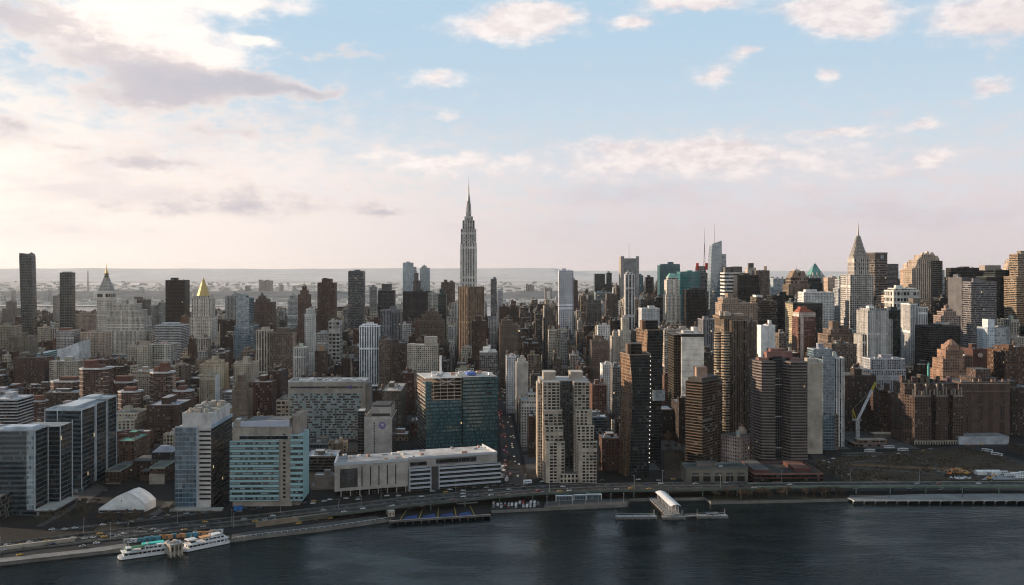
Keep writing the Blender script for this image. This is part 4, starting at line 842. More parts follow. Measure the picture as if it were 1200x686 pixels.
# --- crystalline tower with spire
h = H('glass_tower', 'tall crystalline glass tower with faceted slanted top and thin spire', 'skyscraper', 829, 850, 2850, short='crystalline tower', yc=22)
L, Rr = h.x(828.6), h.x(844.2); Z = h.z
h.mb.prism([(L, 0), (Rr, 0), (Rr, 44), (L, 44)], 0, Z(300), 'curtain_blue', (.26, .29, .31), bw=4, fh=4, pts1=[(h.x(832.2), 4), (Rr, 1), (Rr, 42), (h.x(832.2), 42)])
h.mb.prism([(h.x(832.2), 4), (Rr, 1), (Rr, 42), (h.x(832.2), 42)], Z(300), Z(288), 'curtain_blue', (.26, .29, .31), bw=4, fh=4, pts1=[(h.x(833.4), 6), (Rr, 2), (Rr, 42), (h.x(833.4), 42)])
h.mb.box(Rr+.05, h.x(850), 8, 50, 0, Z(298), 'curtain_blue', (.22, .26, .29), bw=4, fh=4); h.grow(L, h.x(850), 0, 50)
h.done(262, 376)
m = MB(); a = h.x(833.4)
m.face([(a, 6, Z(288)), (Rr, 2, Z(288)), (Rr, 2, Z(282.4)), (a, 6, Z(286.2))], 'curtain_pale', (.32, .34, .36), [(0, 0), (5, 0), (5, 3), (0, 1)]); m.face([(Rr, 2, Z(288)), (Rr, 42, Z(288)), (Rr, 42, Z(284)), (Rr, 2, Z(282.4))], 'curtain_pale', (.32, .34, .36), [(0, 0), (8, 0), (8, 2), (0, 3)])
m.face([(a, 42, Z(288)), (a, 6, Z(288)), (a, 6, Z(286.2)), (a, 42, Z(286.2))], 'curtain_pale', (.32, .34, .36)); h.part('crown', m)
m = MB(); m.bar((h.x(837.6), 22, Z(290)), (h.x(837.6), 22, Z(262)), 2.2, (.6, .58, .56), 'metal', .5); h.part('spire', m)

# --- gabled brown tower, green pyramid tower
h = H('office_tower', 'brown ornate tower with steep gables and a patch of green copper roof', 'skyscraper', 921, 946, 2250, short='gabled brown tower', yc=22)
ob = (.19, .135, .10)
h.box(921, 946, 0, 46, 333, None, 'piers', ob, bw=3); h.box(924, 944, 3, 40, 325, 333, 'loggia', ob, bw=5, fh=8); h.done(314, 348)
m = MB()
for a, b in ((925, 934), (934.4, 943.4)):
    xa, xb = h.x(a), h.x(b); xm = (xa+xb)/2; zb_, zt_ = h.z(325), h.z(317.6)
    m.face([(xa, 3, zb_), (xb, 3, zb_), (xm+2, 5, zt_), (xm-2, 5, zt_)], 'loggia', ob, [(0, 0), (3, 0), (2, 1), (1, 1)])
    m.face([(xb, 3, zb_), (xb, 40, zb_), (xm+2, 36, zt_), (xm+2, 5, zt_)], 'plain', (.16, .32, .30)); m.face([(xa, 40, zb_), (xa, 3, zb_), (xm-2, 5, zt_), (xm-2, 36, zt_)], 'plain', ob); m.face([(xm-2, 5, zt_), (xm+2, 5, zt_), (xm+2, 36, zt_), (xm-2, 36, zt_)], 'plain', (.16, .32, .30))
    m.face([(xb, 40, zb_), (xa, 40, zb_), (xm-2, 36, zt_), (xm+2, 36, zt_)], 'plain', ob)
h.part('gable', m)
m = MB(); m.solid(h.x(930), h.x(936), 14, 30, h.z(320), h.z(316), (.42, .36, .3)); m.bar((h.x(933.5), 20, h.z(316)), (h.x(933.5), 20, h.z(312.8)), .8, (.4, .4, .4)); h.part('finial', m)
h = H('office_tower', 'white topped tower with a steep green copper pyramid roof', 'skyscraper', 946, 964, 2480, short='green pyramid roof', yc=20)
h.box(946, 964, 0, 40, 323.5, None, 'punched_small', (.52, .50, .46), bw=4); h.done(308, 328)
m = MB(); a, b = h.x(947), h.x(963.4); mid = (a+b)/2
m.prism([(a, 2), (b, 2), (b, 38), (a, 38)], h.z(323.5), h.z(309.5), 'plain', (.11, .25, .23), pts1=[(mid-2, 18), (mid+2, 18), (mid+2, 22), (mid-2, 22)], top='plain', tcol=(.11, .25, .23)); m.cyl(mid, 20, 1.2, h.z(309.5), .2, h.z(307), 'plain', (.15, .25, .22), 6); h.part('pyramid_roof', m)
m = MB()
for px in (950, 955, 960): m.solid(h.x(px)-1.5, h.x(px)+1.5, -.2, 5, h.z(323.5), h.z(319.5), (.5, .48, .44))
h.part('dormer', m)

# --- red mansard brick tower
h = H('apartment_tower', 'red-brown brick tower with pale corners and a stepped red mansard roof', 'apartment building', 935.5, 957, 1560, short='red-roofed brick tower')
h.box(935.5, 956.5, 0, 32, 371.5, None, 'punched_dense', (.15, .07, .052), bw=3); h.box(936.4, 956, .8, 31, 366.5, 371.5, 'punched_small', (.44, .38, .34), bw=3); h.done(360, 414)
m = MB()
for i, (a, b, p0, p1) in enumerate(((937.5, 953.5, 366.5, 364.6), (938.5, 950.5, 364.6, 362.6), (939.8, 947.5, 362.6, 360))): m.solid(h.x(a), h.x(b), 3+2*i, 28-3*i, h.z(p0), h.z(p1), (.27, .085, .055))
h.part('mansard_roof', m)
m = MB(); m.solid(h.x(937.8), h.x(941.5), -.5, .02, 0, h.z(366.6), (.44, .37, .33)); h.part('pier', m)

# --- steel crowned art deco tower
h = H('skyscraper', 'art deco tower with a stepped steel sunburst crown and needle spire', 'skyscraper', 992, 1019, 2000, short='steel-crowned spire', yc=22)
wc = (.43, .405, .385)
h.box(984, 1028, -6, 64, 386, None, 'punched', wc, bw=4); h.box(992, 1019, 0, 54, 322, 386, 'grid', wc, bw=4.4, fh=4.2); h.box(997.4, 1014.6, 4, 40, 303, 322, 'piers_light', (.40, .36, .33), bw=4.2, fh=8); h.done(260, 386)
m = MB(); c = h.x(1006); kk = h.k; cyy = 22
tiers = [(16.4, 303, 297), (14, 300, 292.5), (11.6, 295.5, 288.5), (9.2, 291.5, 284), (7, 287.5, 280), (5, 283.5, 276.5)]
stl = (.30, .275, .255)
for w, pb, pt in tiers:
    r = w*kk/2; zb, zt = h.z(pb), h.z(pt)
    for s_ in range(4):
        ca, sa_ = [(1, 0), (0, 1), (-1, 0), (0, -1)][s_]
        arc = [(-r, zb)]+[(r*.98*math.cos(math.pi-math.pi*i/8), zb+(zt-zb)*math.sin(math.pi*i/8)) for i in range(9)]+[(r, zb)]
        ff = [(c+q*ca+r*sa_, cyy+q*sa_-r*ca, zz) for q, zz in arc]; bb = [(c+q*ca*.5+r*.15*sa_, cyy+q*sa_*.5-r*.15*ca, zz) for q, zz in arc]
        m.face(ff, 'metal', stl)
        for i in range(len(ff)-1): m.face([ff[i+1], ff[i], bb[i], bb[i+1]], 'metal', stl)
        for i in (2, 3, 4, 5, 6):      # dark triangular windows of the sunburst
            a1 = math.pi-math.pi*i/8; q0, q1 = a1+.13, a1-.13
            tri = [(r*.62*math.cos(q0), zb+(zt-zb)*.62*math.sin(q0)), (r*.62*math.cos(q1), zb+(zt-zb)*.62*math.sin(q1)), (r*.88*math.cos(a1), zb+(zt-zb)*.88*math.sin(a1))]
            m.face([(c+q*ca+(r+.12)*sa_, cyy+q*sa_-(r+.12)*ca, zz) for q, zz in tri], 'plain', (.03, .03, .03))
h.part('crown', m)
m = MB()
m.cyl(c, cyy, 2.0*kk, h.z(280), .9*kk, h.z(272), 'metal', stl, 8); m.cyl(c, cyy, .9*kk, h.z(272), .15, h.z(259.5), 'metal', stl, 8); h.part('spire', m)

# --- octagonal tower with emblem
h = H('office_tower', 'octagonal brown-grey banded tower with a dark top and pale emblem, right of the steel spire', 'skyscraper', 1015, 1036, 2420, short='octagonal tower', yc=22)
pts = [(h.x(1021.5), 0), (h.x(1036), 0), (h.x(1036.5), 30), (h.x(1033), 46), (h.x(1019), 46), (h.x(1015.5), 22)]
og = (.17, .14, .125)
h.mb.prism(pts, 0, h.z(329), 'ribbon', og, bw=3, fh=6); h.mb.prism([(p[0]*.985, p[1]+.4) for p in pts], h.z(329), h.z(327), 'plain', (.04, .035, .035)); h.mb.prism(pts, h.z(327), h.z(304.5), 'ribbon', og, bw=3, fh=6)
h.mb.prism(pts, h.z(304.5), h.z(298.2), 'plain', (.07, .06, .055)); h.grow(h.x(1015), h.x(1037), 0, 46); h.done(296, 345)
m = MB(); m.prism([(p[0]*1.02, p[1]-.5) for p in pts], h.z(298.2), h.z(296.2), 'plain', (.13, .115, .10)); h.part('cornice', m)
m = MB(); ex, ez = h.x(1029.8), h.z(301.4)       # pale swirl emblem on the dark top
for i in range(4):
    q = math.pi/4+i*math.pi/2
    m.face([(ex+1.0*math.cos(q), -.35, ez+1.0*math.sin(q)), (ex+4.0*math.cos(q-.42), -.35, ez+4.0*math.sin(q-.42)), (ex+4.6*math.cos(q), -.35, ez+4.6*math.sin(q)), (ex+3.4*math.cos(q+.55), -.35, ez+3.4*math.sin(q+.55))], 'smooth', (.55, .62, .75))
h.part('emblem', m)

# --- beige tower with peaked crown
h = H('office_tower', 'beige tower with many peaked gables along its crown and a sunlit side', 'skyscraper', 1068, 1098, 2000, short='beige peaked tower', yc=25)
bp = (.47, .37, .29)
h.box(1068, 1098, 0, 62, 314, None, 'piers', bp, bw=4, fh=4); h.box(1071.5, 1096, 4, 54, 304.5, 314, 'piers', bp, bw=4, fh=4); h.box(1076, 1092, 9, 44, 299, 304.5, 'piers', bp, bw=4, fh=4); h.done(294, 360)
m = MB()
for a, b, p0, p1, y in ((1072, 1076, 304.5, 301.5, 4), (1091, 1096, 304.5, 300, 4), (1076.5, 1080, 299, 296, 9), (1081.5, 1086, 299, 294.8, 9), (1087.5, 1091.5, 299, 296, 9), (1068.4, 1072, 314, 310, .2), (1093, 1097.6, 314, 309.5, .2)):
    xa, xb = h.x(a), h.x(b); xm = (xa+xb)/2
    m.prism([(xa, y), (xb, y), (xb, y+9), (xa, y+9)], h.z(p0), h.z(p1), 'plain', bp, pts1=[(xm-1, y+.5), (xm+1, y+.5), (xm+1, y+8), (xm-1, y+8)], top='plain', tcol=bp)
h.part('gable', m)
m = MB(); m.box(h.x(1085), h.x(1098.2), -1.2, -.1, 0, h.z(306), 'curtain_dark', (.24, .21, .19), bw=3, fh=4); h.part('glazed_bay', m)

# --- small pointed tower on the right
h = H('office_tower', 'distant beige tower rounded to a blunt point, near the right edge', 'skyscraper', 1181.5, 1190, 2600)
for (a, b, p0, p1, i) in ((1181.5, 1190, 360, 313, 0), (1182.3, 1189.2, 313, 308.5, 2), (1183.4, 1188.2, 308.5, 305.4, 4), (1184.8, 1187, 305.4, 303.4, 6)): h.box(a, b, i, 28-i, p1, None if p0 > 350 else p0, 'punched_dense', (.45, .36, .28), bw=3)
h.done(303, 318)

# --- white ribbed stepped tower
h = H('office_tower', 'white tower of close upright ribs stepping down to the right, lit on its left edge', 'skyscraper', 1011, 1043, 1450, short='ribbed white tower', yc=12)
nb = (.52, .50, .48)
h.box(1013.5, 1037, 0, 44, 364, None, 'stripes', nb, bw=2.7, fh=4); h.box(1016, 1036, 2, 40, 361.5, 364, 'stripes', nb, bw=2.7, fh=4); h.box(1037.2, 1043, 2, 40, 374, None, 'stripes', nb, bw=2.7); h.box(1009, 1013.4, 6, 40, 392, None, 'stripes', nb, bw=2.7)
o = h.done(361, 440)
m = MB()
for i in range(10): x = h.x(1013.5)+i*(h.x(1037)-h.x(1013.5))/9; m.solid(x-.55, x+.55, -.6, .01, 0, h.z(363.6), nb)
h.part('pier', m)
m = MB(); m.solid(h.x(1018), h.x(1024), 10, 22, h.z(361.5), h.z(358.6), (.6, .6, .6)); h.part('bulkhead', m)

# --- white hotel with colour bars
h = H('hotel_tower', 'white hotel tower with glass top storeys and a colourful bar logo', 'hotel', 1157, 1185, 1400, short='white hotel with colour bars')
h.box(1157, 1166, 0, 30, 384, None, 'punched_small', (.50, .55, .60), bw=3); h.box(1166.1, 1179, -2, 26, 403, None, 'plain', (.55, .59, .63)); h.box(1166.1, 1178, -1.4, 26, 384, 403, 'curtain_pale', (.34, .34, .33), bw=3)
h.box(1178.2, 1185, 3, 30, 383, None, 'stripes', (.42, .43, .45)); h.box(1160, 1168, 6, 22, 374.5, 384, 'plain', (.58, .60, .63)); h.done(374, 432)
m = MB()
for i, (cc, hh) in enumerate((((.10, .45, .62), 5), ((.75, .28, .10), 7), ((.85, .62, .10), 4), ((.06, .16, .45), 7), ((.70, .22, .3), 4))): m.solid(h.x(1170+i*1.5), h.x(1170.9+i*1.5), -2.35, -2.02, h.z(413.5), h.z(413.5-hh), cc)
h.part('logo', m)

# fan of the brick block
h = H('wall_fan', 'round pale fan mounted on a brick wall left of the white hotel', 'fan', 1147, 1151, 1328)
h.mb.disc(0, h.z(416.5), -.9, 3.2, (.22, .16, .15), th=.9); h.mb.disc(0, h.z(416.5), -1.0, 1.6, (.38, .32, .3), th=.2)
o = tag(obj(h.name, h.mb, None, h.loc, h.rz), h.label, h.cat)
m = MB()
for i in range(6): q = i*math.pi/3; m.face([(0, -1.25, h.z(416.5)), (2.8*math.cos(q), -1.2, h.z(416.5)+2.8*math.sin(q)), (2.8*math.cos(q+.4), -1.2, h.z(416.5)+2.8*math.sin(q+.4))], 'metal', (.4, .36, .34))
obj('blade', m, o)

# --- brick apartment blocks of the riverside quarter on the right
tud = (.085, .055, .044)
h = H('apartment_tower', 'broad brown brick tower with pale ornamented battlements and two dark recesses', 'apartment building', 1056, 1123, 1180, short='battlemented brick tower', yc=14)
h.box(1066, 1085, 0, 44, 462, None, 'punched', tud, bw=3); h.box(1085.1, 1091, 8, 44, 462, None, 'punched_small', tud); h.box(1091.1, 1104.6, 0, 44, 462, None, 'punched', tud, bw=3); h.box(1104.7, 1111, 8, 44, 462, None, 'punched_small', tud); h.box(1111.1, 1123, 0, 44, 462, None, 'punched', tud, bw=3)
h.mb.prism([(h.x(1056), 12), (h.x(1066)-.05, 0), (h.x(1066)-.05, 44), (h.x(1056), 44)], 0, h.z(462), 'punched', tud, bw=3)
h.box(1058, 1121, 9, 42, 449, 462, 'punched', tud, bw=3); o = h.done(438, 520)
m = MB(); orn = (.25, .205, .17)
for a, b in ((1066, 1085), (1091.1, 1104.6), (1111.1, 1123)):
    m.solid(h.x(a)-.2, h.x(b)+.2, -.4, .05, h.z(463.4), h.z(462), orn)
    n = int((b-a)/3)
    for i in range(n+1):
        x = h.x(a)+(h.x(b)-h.x(a))*i/n; t_ = 457-rng.choice([0, 1, 2, 4, 8, 11]); m.solid(x-rng.uniform(.5, 1.3), x+.6, 1+rng.uniform(0, 6), 3.5+rng.uniform(0, 5), h.z(462), h.z(t_), orn)
h.part('battlement', m)
m = MB()
for i in range(9):
    a = 1058+i*7; m.box(h.x(a), h.x(a+rng.uniform(2.5, 4.5)), 12+rng.uniform(0, 6), 24, h.z(449), h.z(449-rng.uniform(2, 10)), 'punched', [c*rng.uniform(.9, 1.6) for c in tud], bw=2)
h.part('penthouse', m)
m = MB()
m.solid(h.x(1066)-.3, h.x(1123)+.3, -.7, .0, h.z(515.2), h.z(514), (.30, .26, .21))
for i in range(20): x = h.x(1066)+i*(h.x(1123)-h.x(1066))/19; m.solid(x-.7, x+.7, -.9, -.02, 0, h.z(515), (.30, .26, .21))
h.part('arcade', m)
m = MB(); m.cyl(h.x(1091), 20, 1.6, h.z(449), 1.4, h.z(432), 'plain', (.10, .30, .26), 6); m.cyl(h.x(1091), 20, 1.6, h.z(432), .1, h.z(425), 'plain', (.10, .34, .29), 6); h.part('copper_spire', m)

h = H('apartment_tower', 'windowless-sided brown brick tower with pale bands, slit windows and a tall roof house', 'apartment building', 1124, 1184, 1200, short='windowless brick tower')
h.box(1126, 1184, 0, 48, 448, None, 'plain', tud)
for c0 in (1132, 1146, 1158, 1172): h.box(c0, c0+6, -.12, 3, 450, None, 'punched_small', [c*.92 for c in tud], bw=2.6)
h.box(1142, 1174, 8, 40, 444, 448, 'punched_small', tud); h.box(1148.5, 1167, 11, 34, 434, 444, 'punched', tud, bw=3); o = h.done(432, 506)
m = MB(); m.solid(h.x(1126)-.3, h.x(1184)+.3, -.45, 0.0, h.z(450.2), h.z(449.2), (.26, .20, .16)); m.solid(h.x(1126)-.3, h.x(1184)+.3, -.45, 0., h.z(459), h.z(458.2), (.22, .16, .13)); h.part('band_course', m)
m = MB()
for px in (1127, 1141, 1148, 1150, 1163, 1167, 1176, 1183): m.solid(h.x(px)-.8, h.x(px)+.8, .5, 2.5, h.z(448), h.z(444.5), (.30, .2, .15))
h.part('pinnacle', m)
h = H('retaining_wall', 'long pale grey plinth wall under the windowless brick tower', 'wall', 1123, 1183, 1165)
h.mb.box(h.x(1123), h.x(1183), 0, 26, 0, 9.5, 'plain', (.36, .37, .40), tcol=(.2, .2, .2)); h.grow(h.x(1123), h.x(1183), 0, 26); h.done(505, 515)

h = H('apartment_tower', 'stepped brown brick tower lit orange by the sun, right of the dark glass slab', 'apartment building', 1100, 1128, 1270, short='stepped brick crown', yc=12)
sb = (.25, .152, .105)
h.box(1100, 1128, 0, 36, 433, None, 'punched', sb, bw=3); h.box(1101, 1126, 2, 32, 420, 433, 'punched', sb, bw=3); h.box(1105, 1124, 4, 28, 410, 420, 'punched_small', sb, bw=3); h.box(1108, 1122, 6, 24, 404, 410, 'plain', sb); h.done(397, 438)
m = MB(); a, b = h.x(1110), h.x(1121); m.prism([(a, 7), (b, 7), (b, 22), (a, 22)], h.z(404), h.z(398.5), 'plain', (.24, .14, .1), pts1=[(a+4, 12), (b-4, 12), (b-4, 17), (a+4, 17)], top='plain', tcol=(.2, .12, .09))
for px, p0, p1 in ((1101.5, 420, 416.5), (1105.5, 410, 406), (1112, 404, 397), (1123.5, 410, 406), (1126, 420, 417)): m.solid(h.x(px)-.7, h.x(px)+.7, 3.2, 5, h.z(p0), h.z(p1), sb)
h.part('hipped_roof', m)

# --- round fronted brown tower
h = H('apartment_tower', 'brown tower of clustered half-round bays, its left bays glowing in the sun', 'apartment building', 842, 888, 1080, short='round-fronted brown tower')
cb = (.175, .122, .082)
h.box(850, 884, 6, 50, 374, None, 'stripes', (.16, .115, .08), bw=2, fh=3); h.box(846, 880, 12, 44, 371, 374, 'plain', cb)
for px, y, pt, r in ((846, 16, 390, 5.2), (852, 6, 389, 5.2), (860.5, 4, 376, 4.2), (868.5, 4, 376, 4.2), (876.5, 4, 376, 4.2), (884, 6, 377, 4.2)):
    h.mb.cyl(h.x(px), y, r, 0, r, h.z(pt), 'ribbon' if px < 858 else 'stripes', (.36, .28, .20) if px < 858 else (.125, .088, .062), n=14, bw=2.4, fh=3, tcol=(.2, .18, .16)); h.grow(h.x(px)-r, h.x(px)+r, y-r, y+r)  # left bays get a lighter colour: sunlight painted into the wall
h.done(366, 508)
m = MB(); m.solid(h.x(853), h.x(860), 16, 30, h.z(371), h.z(366.6), (.40, .34, .28)); m.solid(h.x(864), h.x(876), 14, 34, h.z(371), h.z(368.6), (.3, .24, .19)); m.solid(h.x(849), h.x(851.5), 20, 26, h.z(371), h.z(365.8), (.42, .36, .3)); h.part('bulkhead', m)

# --- dark brown balcony tower in front
h = H('apartment_tower', 'dark brown tower of stacked balconies standing corner-on behind the low garage', 'apartment building', 803, 846, 1010, short='corner-on balcony tower', grid=False)
P4 = [h.xy(823, 0), h.xy(846.5, 34), h.xy(828, 52), h.xy(803.5, 14)]
db = (.085, .056, .038)
h.mb.prism(P4, 0, h.z(448), 'loggia', db, bw=5.2, fh=2.9, mats={3: ('ribbon_half', db), 0: ('loggia', db)}); h.grow(h.x(803), h.x(847), 0, 56)
h.done(432, 546)
m = MB()
for i in range(31):                        # balcony slabs, one per storey
    z = 6+i*2.9+.1
    if z > h.z(450): break
    c_ = (h.x(825), 26); q = [((p[0]-c_[0])*1.035+c_[0], (p[1]-c_[1])*1.035+c_[1]) for p in P4]
    m = MB(); m.prism(q, z, z+.55, 'plain', (.13, .09, .065), top='plain', tcol=(.1, .08, .065)); h.part('balcony_band', m)
m = MB(); c_ = (h.x(825), 26); q = [((p[0]-c_[0])*.82+c_[0], (p[1]-c_[1])*.82+c_[1]) for p in P4]; m.prism(q, h.z(448), h.z(444), 'plain', (.05, .045, .04)); h.part('roof', m)
m = MB(); m.solid(h.x(820), h.x(833), 18, 34, h.z(444), h.z(432.6), (.30, .20, .15)); h.part('bulkhead', m)

# --- twin red-brown banded slabs with glass spine
h = H('apartment_tower', 'pair of red-brown banded slabs joined by a dark glass spine, on a brick podium', 'apartment building', 890, 947, 1000, short='red-brown banded towers')
pk = (.17, .138, .127)
cf = lambda *p: [(h.x(a), y) for a, y in p]
lp = cf((889, 18), (893.5, 4), (909, 2), (909.5, 34), (890, 36)); rp = cf((920.5, 14), (927, 0), (946.5, 0), (947.5, 22), (940, 36), (921, 36))
sp = [(h.x(909.55), 12), (h.x(920.4), 12), (h.x(920.4), 36), (h.x(909.55), 36)]
z0 = 13.5
for pl, col in ((lp, pk), (rp, pk)): h.mb.prism(pl, z0, h.z(424), 'curtain_black', (.05, .04, .04), bw=2, fh=2.9)
h.mb.prism(sp, z0, h.z(419), 'curtain_black', (.06, .065, .07), bw=2.5, fh=2.9); h.grow(h.x(889), h.x(947.5), 0, 36); h.done(410, 548)
nfl = int((h.z(424)-z0)/2.95)
for pl in (lp, rp):
    cxx = sum(p[0] for p in pl)/len(pl); cyy = sum(p[1] for p in pl)/len(pl)
    q = [((p[0]-cxx)*1.02+cxx, (p[1]-cyy)*1.02+cyy) for p in pl]
    for i in range(nfl+1):
        m = MB(); z = z0+.3+i*2.95; m.prism(q, z, z+1.25, 'plain', pk, top='plain', tcol=pk); h.part('balcony_band', m)
for py in (445, 452, 490, 527):
    m = MB(); m.solid(h.x(909.6), h.x(920.3), 11.4, 12, h.z(py+.8), h.z(py), (.40, .38, .36)); h.part('spandrel', m)
m = MB()
for a, b, p0, p1, y in ((903, 934, 419, 414, 14), (909, 927, 414, 410.6, 18), (893, 905, 424, 421, 12), (930, 944, 424, 421.5, 10)): m.solid(h.x(a), h.x(b), y, y+14, h.z(p0)-1.5, h.z(p1), (.20, .105, .088))
h.part('bulkhead', m)
h = H('brick_podium', 'low red-brown brick podium with terraces below the banded towers', 'building', 884, 965, 944, short='brick podium')
pb = (.09, .036, .028)
h.box(884, 965, 0, 58, 556, None, 'ribbon_half', pb, bw=3, fh=4, tcol=(.05, .05, .05)); h.box(886, 905, 8, 55, 552.5, 556, 'plain', pb); h.box(935, 955, 10, 50, 551.5, 556, 'plain', pb, tcol=(.14, .07, .055)); h.done(551, 572)
m = MB()
for a, b in ((886, 905), (916, 938), (941, 962)): m.box(h.x(a), h.x(b), -.2, .3, h.z(566), h.z(563.5), 'curtain_black', (.03, .02, .02))
h.part('window_band', m)
m = MB(); m.parapet(h.x(884), h.x(965), 0, 58, h.z(556), 1, .6, (.2, .09, .07)); h.part('parapet', m)

# --- two copper-clad bent towers
def copper(label, short, d, xs, mids, tops, pb, pm, pt, dep, bulk, yb, name='apartment_tower'):
    h = H(name, label, 'apartment building', xs[0], tops[1], d, short=short, grid=False)
    cop = (.19, .115, .07)
    def q(c, r, l, sh): return [(h.x(c), 0), (h.x(r), 3), (h.x(r)+sh, dep+3), h.xy(l, dep)]
    base = q(xs[0], xs[1], xs[2], 0); mid = q(mids[0], mids[1], mids[2], 0); top = q(tops[0], tops[1], tops[2], 0)
    dk = ('curtain_dark', (.035, .036, .037)); sd = ('punched_dense', cop)
    h.mb.prism(base, 0, h.z(pm), 'curtain_dark', (.04, .04, .04), bw=2.6, fh=3.1, pts1=mid, top='none', mats={0: dk, 3: sd})
    h.mb.prism(mid, h.z(pm), h.z(pt), 'curtain_dark', (.04, .04, .04), bw=2.6, fh=3.1, pts1=top, mats={0: dk, 3: sd}, tcol=(.03, .03, .03))
    h.grow(min(p[0] for p in base+mid), max(p[0] for p in base+mid), 0, dep+3); o = h.done(pt-12, yb)
    m = MB(); m.box(h.x(bulk[0]), h.x(bulk[1]), 6, dep-5, h.z(pt), h.z(bulk[2]), 'curtain_black', (.035, .03, .028)); m.solid(h.x(bulk[0])-3.4, h.x(bulk[0])-.02, 8, dep-6, h.z(pt), h.z(bulk[2]+.8), (.14, .085, .055)); h.part('bulkhead', m)
    m = MB(); edge = [(p[0], p[1], h.z(pt)) for p in top]
    for i in range(4): m.bar(edge[i], edge[(i+1) % 4], 1.1, (.20, .15, .11), 'metal')
    h.part('parapet', m)
    return h
h = copper('bent dark glass tower with a copper windowed side, in front of the second copper-clad tower', 'front copper tower', 975, (737, 760.5, 724.5), (741.5, 765, 728), (738, 763, 727), 563, 458, 416, 30, (740.5, 753, 403.5), 562)
for i in range(24):
    py = 418+i*5.4; sh = 760.5+(2 if py < 458 else 2*(1-(py-458)/105.))
    m = MB(); m.solid(h.x(sh)-.28, h.x(sh)+.28, .9, 1.4, h.z(py)-.45, h.z(py)+.45, (.9, .88, .8), 'lamp_white' if 'lamp_white' in MATS else 'smooth'); h.part('work_light', m)
h2 = copper('taller copper-sided dark glass tower behind the bent front one, with a pale skybridge', 'rear copper tower', 1050, (757, 775, 744), (756, 775.5, 743), (759, 778, 746), 556, 470, 387, 34, (757.5, 772, 376), 552)
m = MB(); m.box(h2.x(764.5), h2.x(778.2), -7, 1, h2.z(469), h2.z(457), 'curtain_pale', (.25, .28, .30), bw=3, fh=3.5, under=True); h2.part('skybridge', m)

# --- pale terraced twin towers
h = H('apartment_tower', 'pale twin-winged apartment tower stepping forward in terraces around a dark recess', 'apartment building', 630, 699, 962, short='pale terraced towers')
rv = (.37, .31, .25)
h.box(634, 692, 16, 56, 448, None, 'punched_dense', rv, bw=3.4, fh=2.9, tcol=RW); h.mb.box(h.x(656), h.x(673), 15.4, 16.5, 0, h.z(449), 'punched_dense', (.075, .075, .07), bw=3.2, fh=2.9)
levels = [(448.6, 0, 636.5, 656.4, 672.4, 691), (481, -2.6, 637.5, 658.4, 674.3, 693.6), (499, -5, 638.5, 659.5, 675.3, 695.6), (517, -7.6, 639, 660.8, 676.8, 698.5)]
tops_ = []
for pt, off, a, b, c_, d_ in levels:
    for x0, x1 in ((a, b), (c_, d_)):
        h.mb.box(h.x(x0), h.x(x1), off, 16.2 if off == 0 else off+2.55, 0, h.z(pt), 'grid', rv, bw=3.9, fh=2.9, tcol=RW); tops_.append((h.x(x0), h.x(x1), off, off+2.4, h.z(pt)))
h.box(631, 636, 18, 44, 452, None, 'punched', rv, bw=3, fh=2.9, tcol=RW); h.grow(h.x(630), h.x(699), -8, 56); o = h.done(438, 565)
for (x0, x1, y0, y1, z) in tops_:
    m = MB(); m.solid(x0-.25, x1+.25, y0-.3, y0+.35, z-.2, z+1.1, (.42, .37, .31)); m.solid(x0-.25, x0+.35, y0+.35, y1, z-.2, z+1.1, (.42, .37, .31)); m.solid(x1-.35, x1+.25, y0+.35, y1, z-.2, z+1.1, (.42, .37, .31)); h.part('parapet', m)
for a, b in ((638.5, 653), (671, 686)):
    m = MB(); m.solid(h.x(a), h.x(b), 22, 44, h.z(448), h.z(439.4), (.31, .26, .215)); m.solid(h.x(a)-.3, h.x(b)+.3, 21.7, 44.3, h.z(439.4), h.z(439), (.4, .36, .31)); h.part('bulkhead', m)
for pt, off, a, b, c_, d_ in levels[1:]:
    for x0, x1 in ((a, b), (c_, d_)):
        m = MB(); m.solid(h.x(x0)+1.5, h.x(x1)-1.5, off+.8, off+2.2, h.z(pt)+.05, h.z(pt)+1.4, (.03, .04, .025)); h.part('planter', m)
m = MB(); m.box(h.x(655), h.x(677), -9, 15, 0, 9, 'punched_dense', rv, bw=3.4, fh=4); h.part('entrance_block', m)

# --- windowless white slab
h = H('office_tower', 'tall windowless white slab with a black cap and darker left side', 'office tower', 798.5, 825, 1250, short='windowless white slab')
h.box(798.5, 825, 0, 46, 395, None, 'plain', (.76, .69, .61), bw=3, tcol=RW); h.mb.box(h.x(798.2), h.x(825.3), -.4, 46.4, h.z(395), h.z(391.6), 'plain', (.025, .022, .02), tcol=RW); h.box(790.5, 798.4, 4, 46, 393, None, 'curtain_black', (.06, .045, .03), bw=2); h.done(385, 467)
m = MB()
for i in range(11): m.solid(h.x(798.5), h.x(825), -.1, .02, h.z(397+i*6.4), h.z(396.6+i*6.4), (.50, .45, .40))
h.part('panel_joint', m)
m = MB(); m.solid(h.x(803), h.x(813), 12, 28, h.z(391.6), h.z(388.4), (.4, .38, .36)); m.solid(h.x(815), h.x(820), 12, 28, h.z(391.6), h.z(384.5), (.62, .58, .53)); h.part('bulkhead', m)

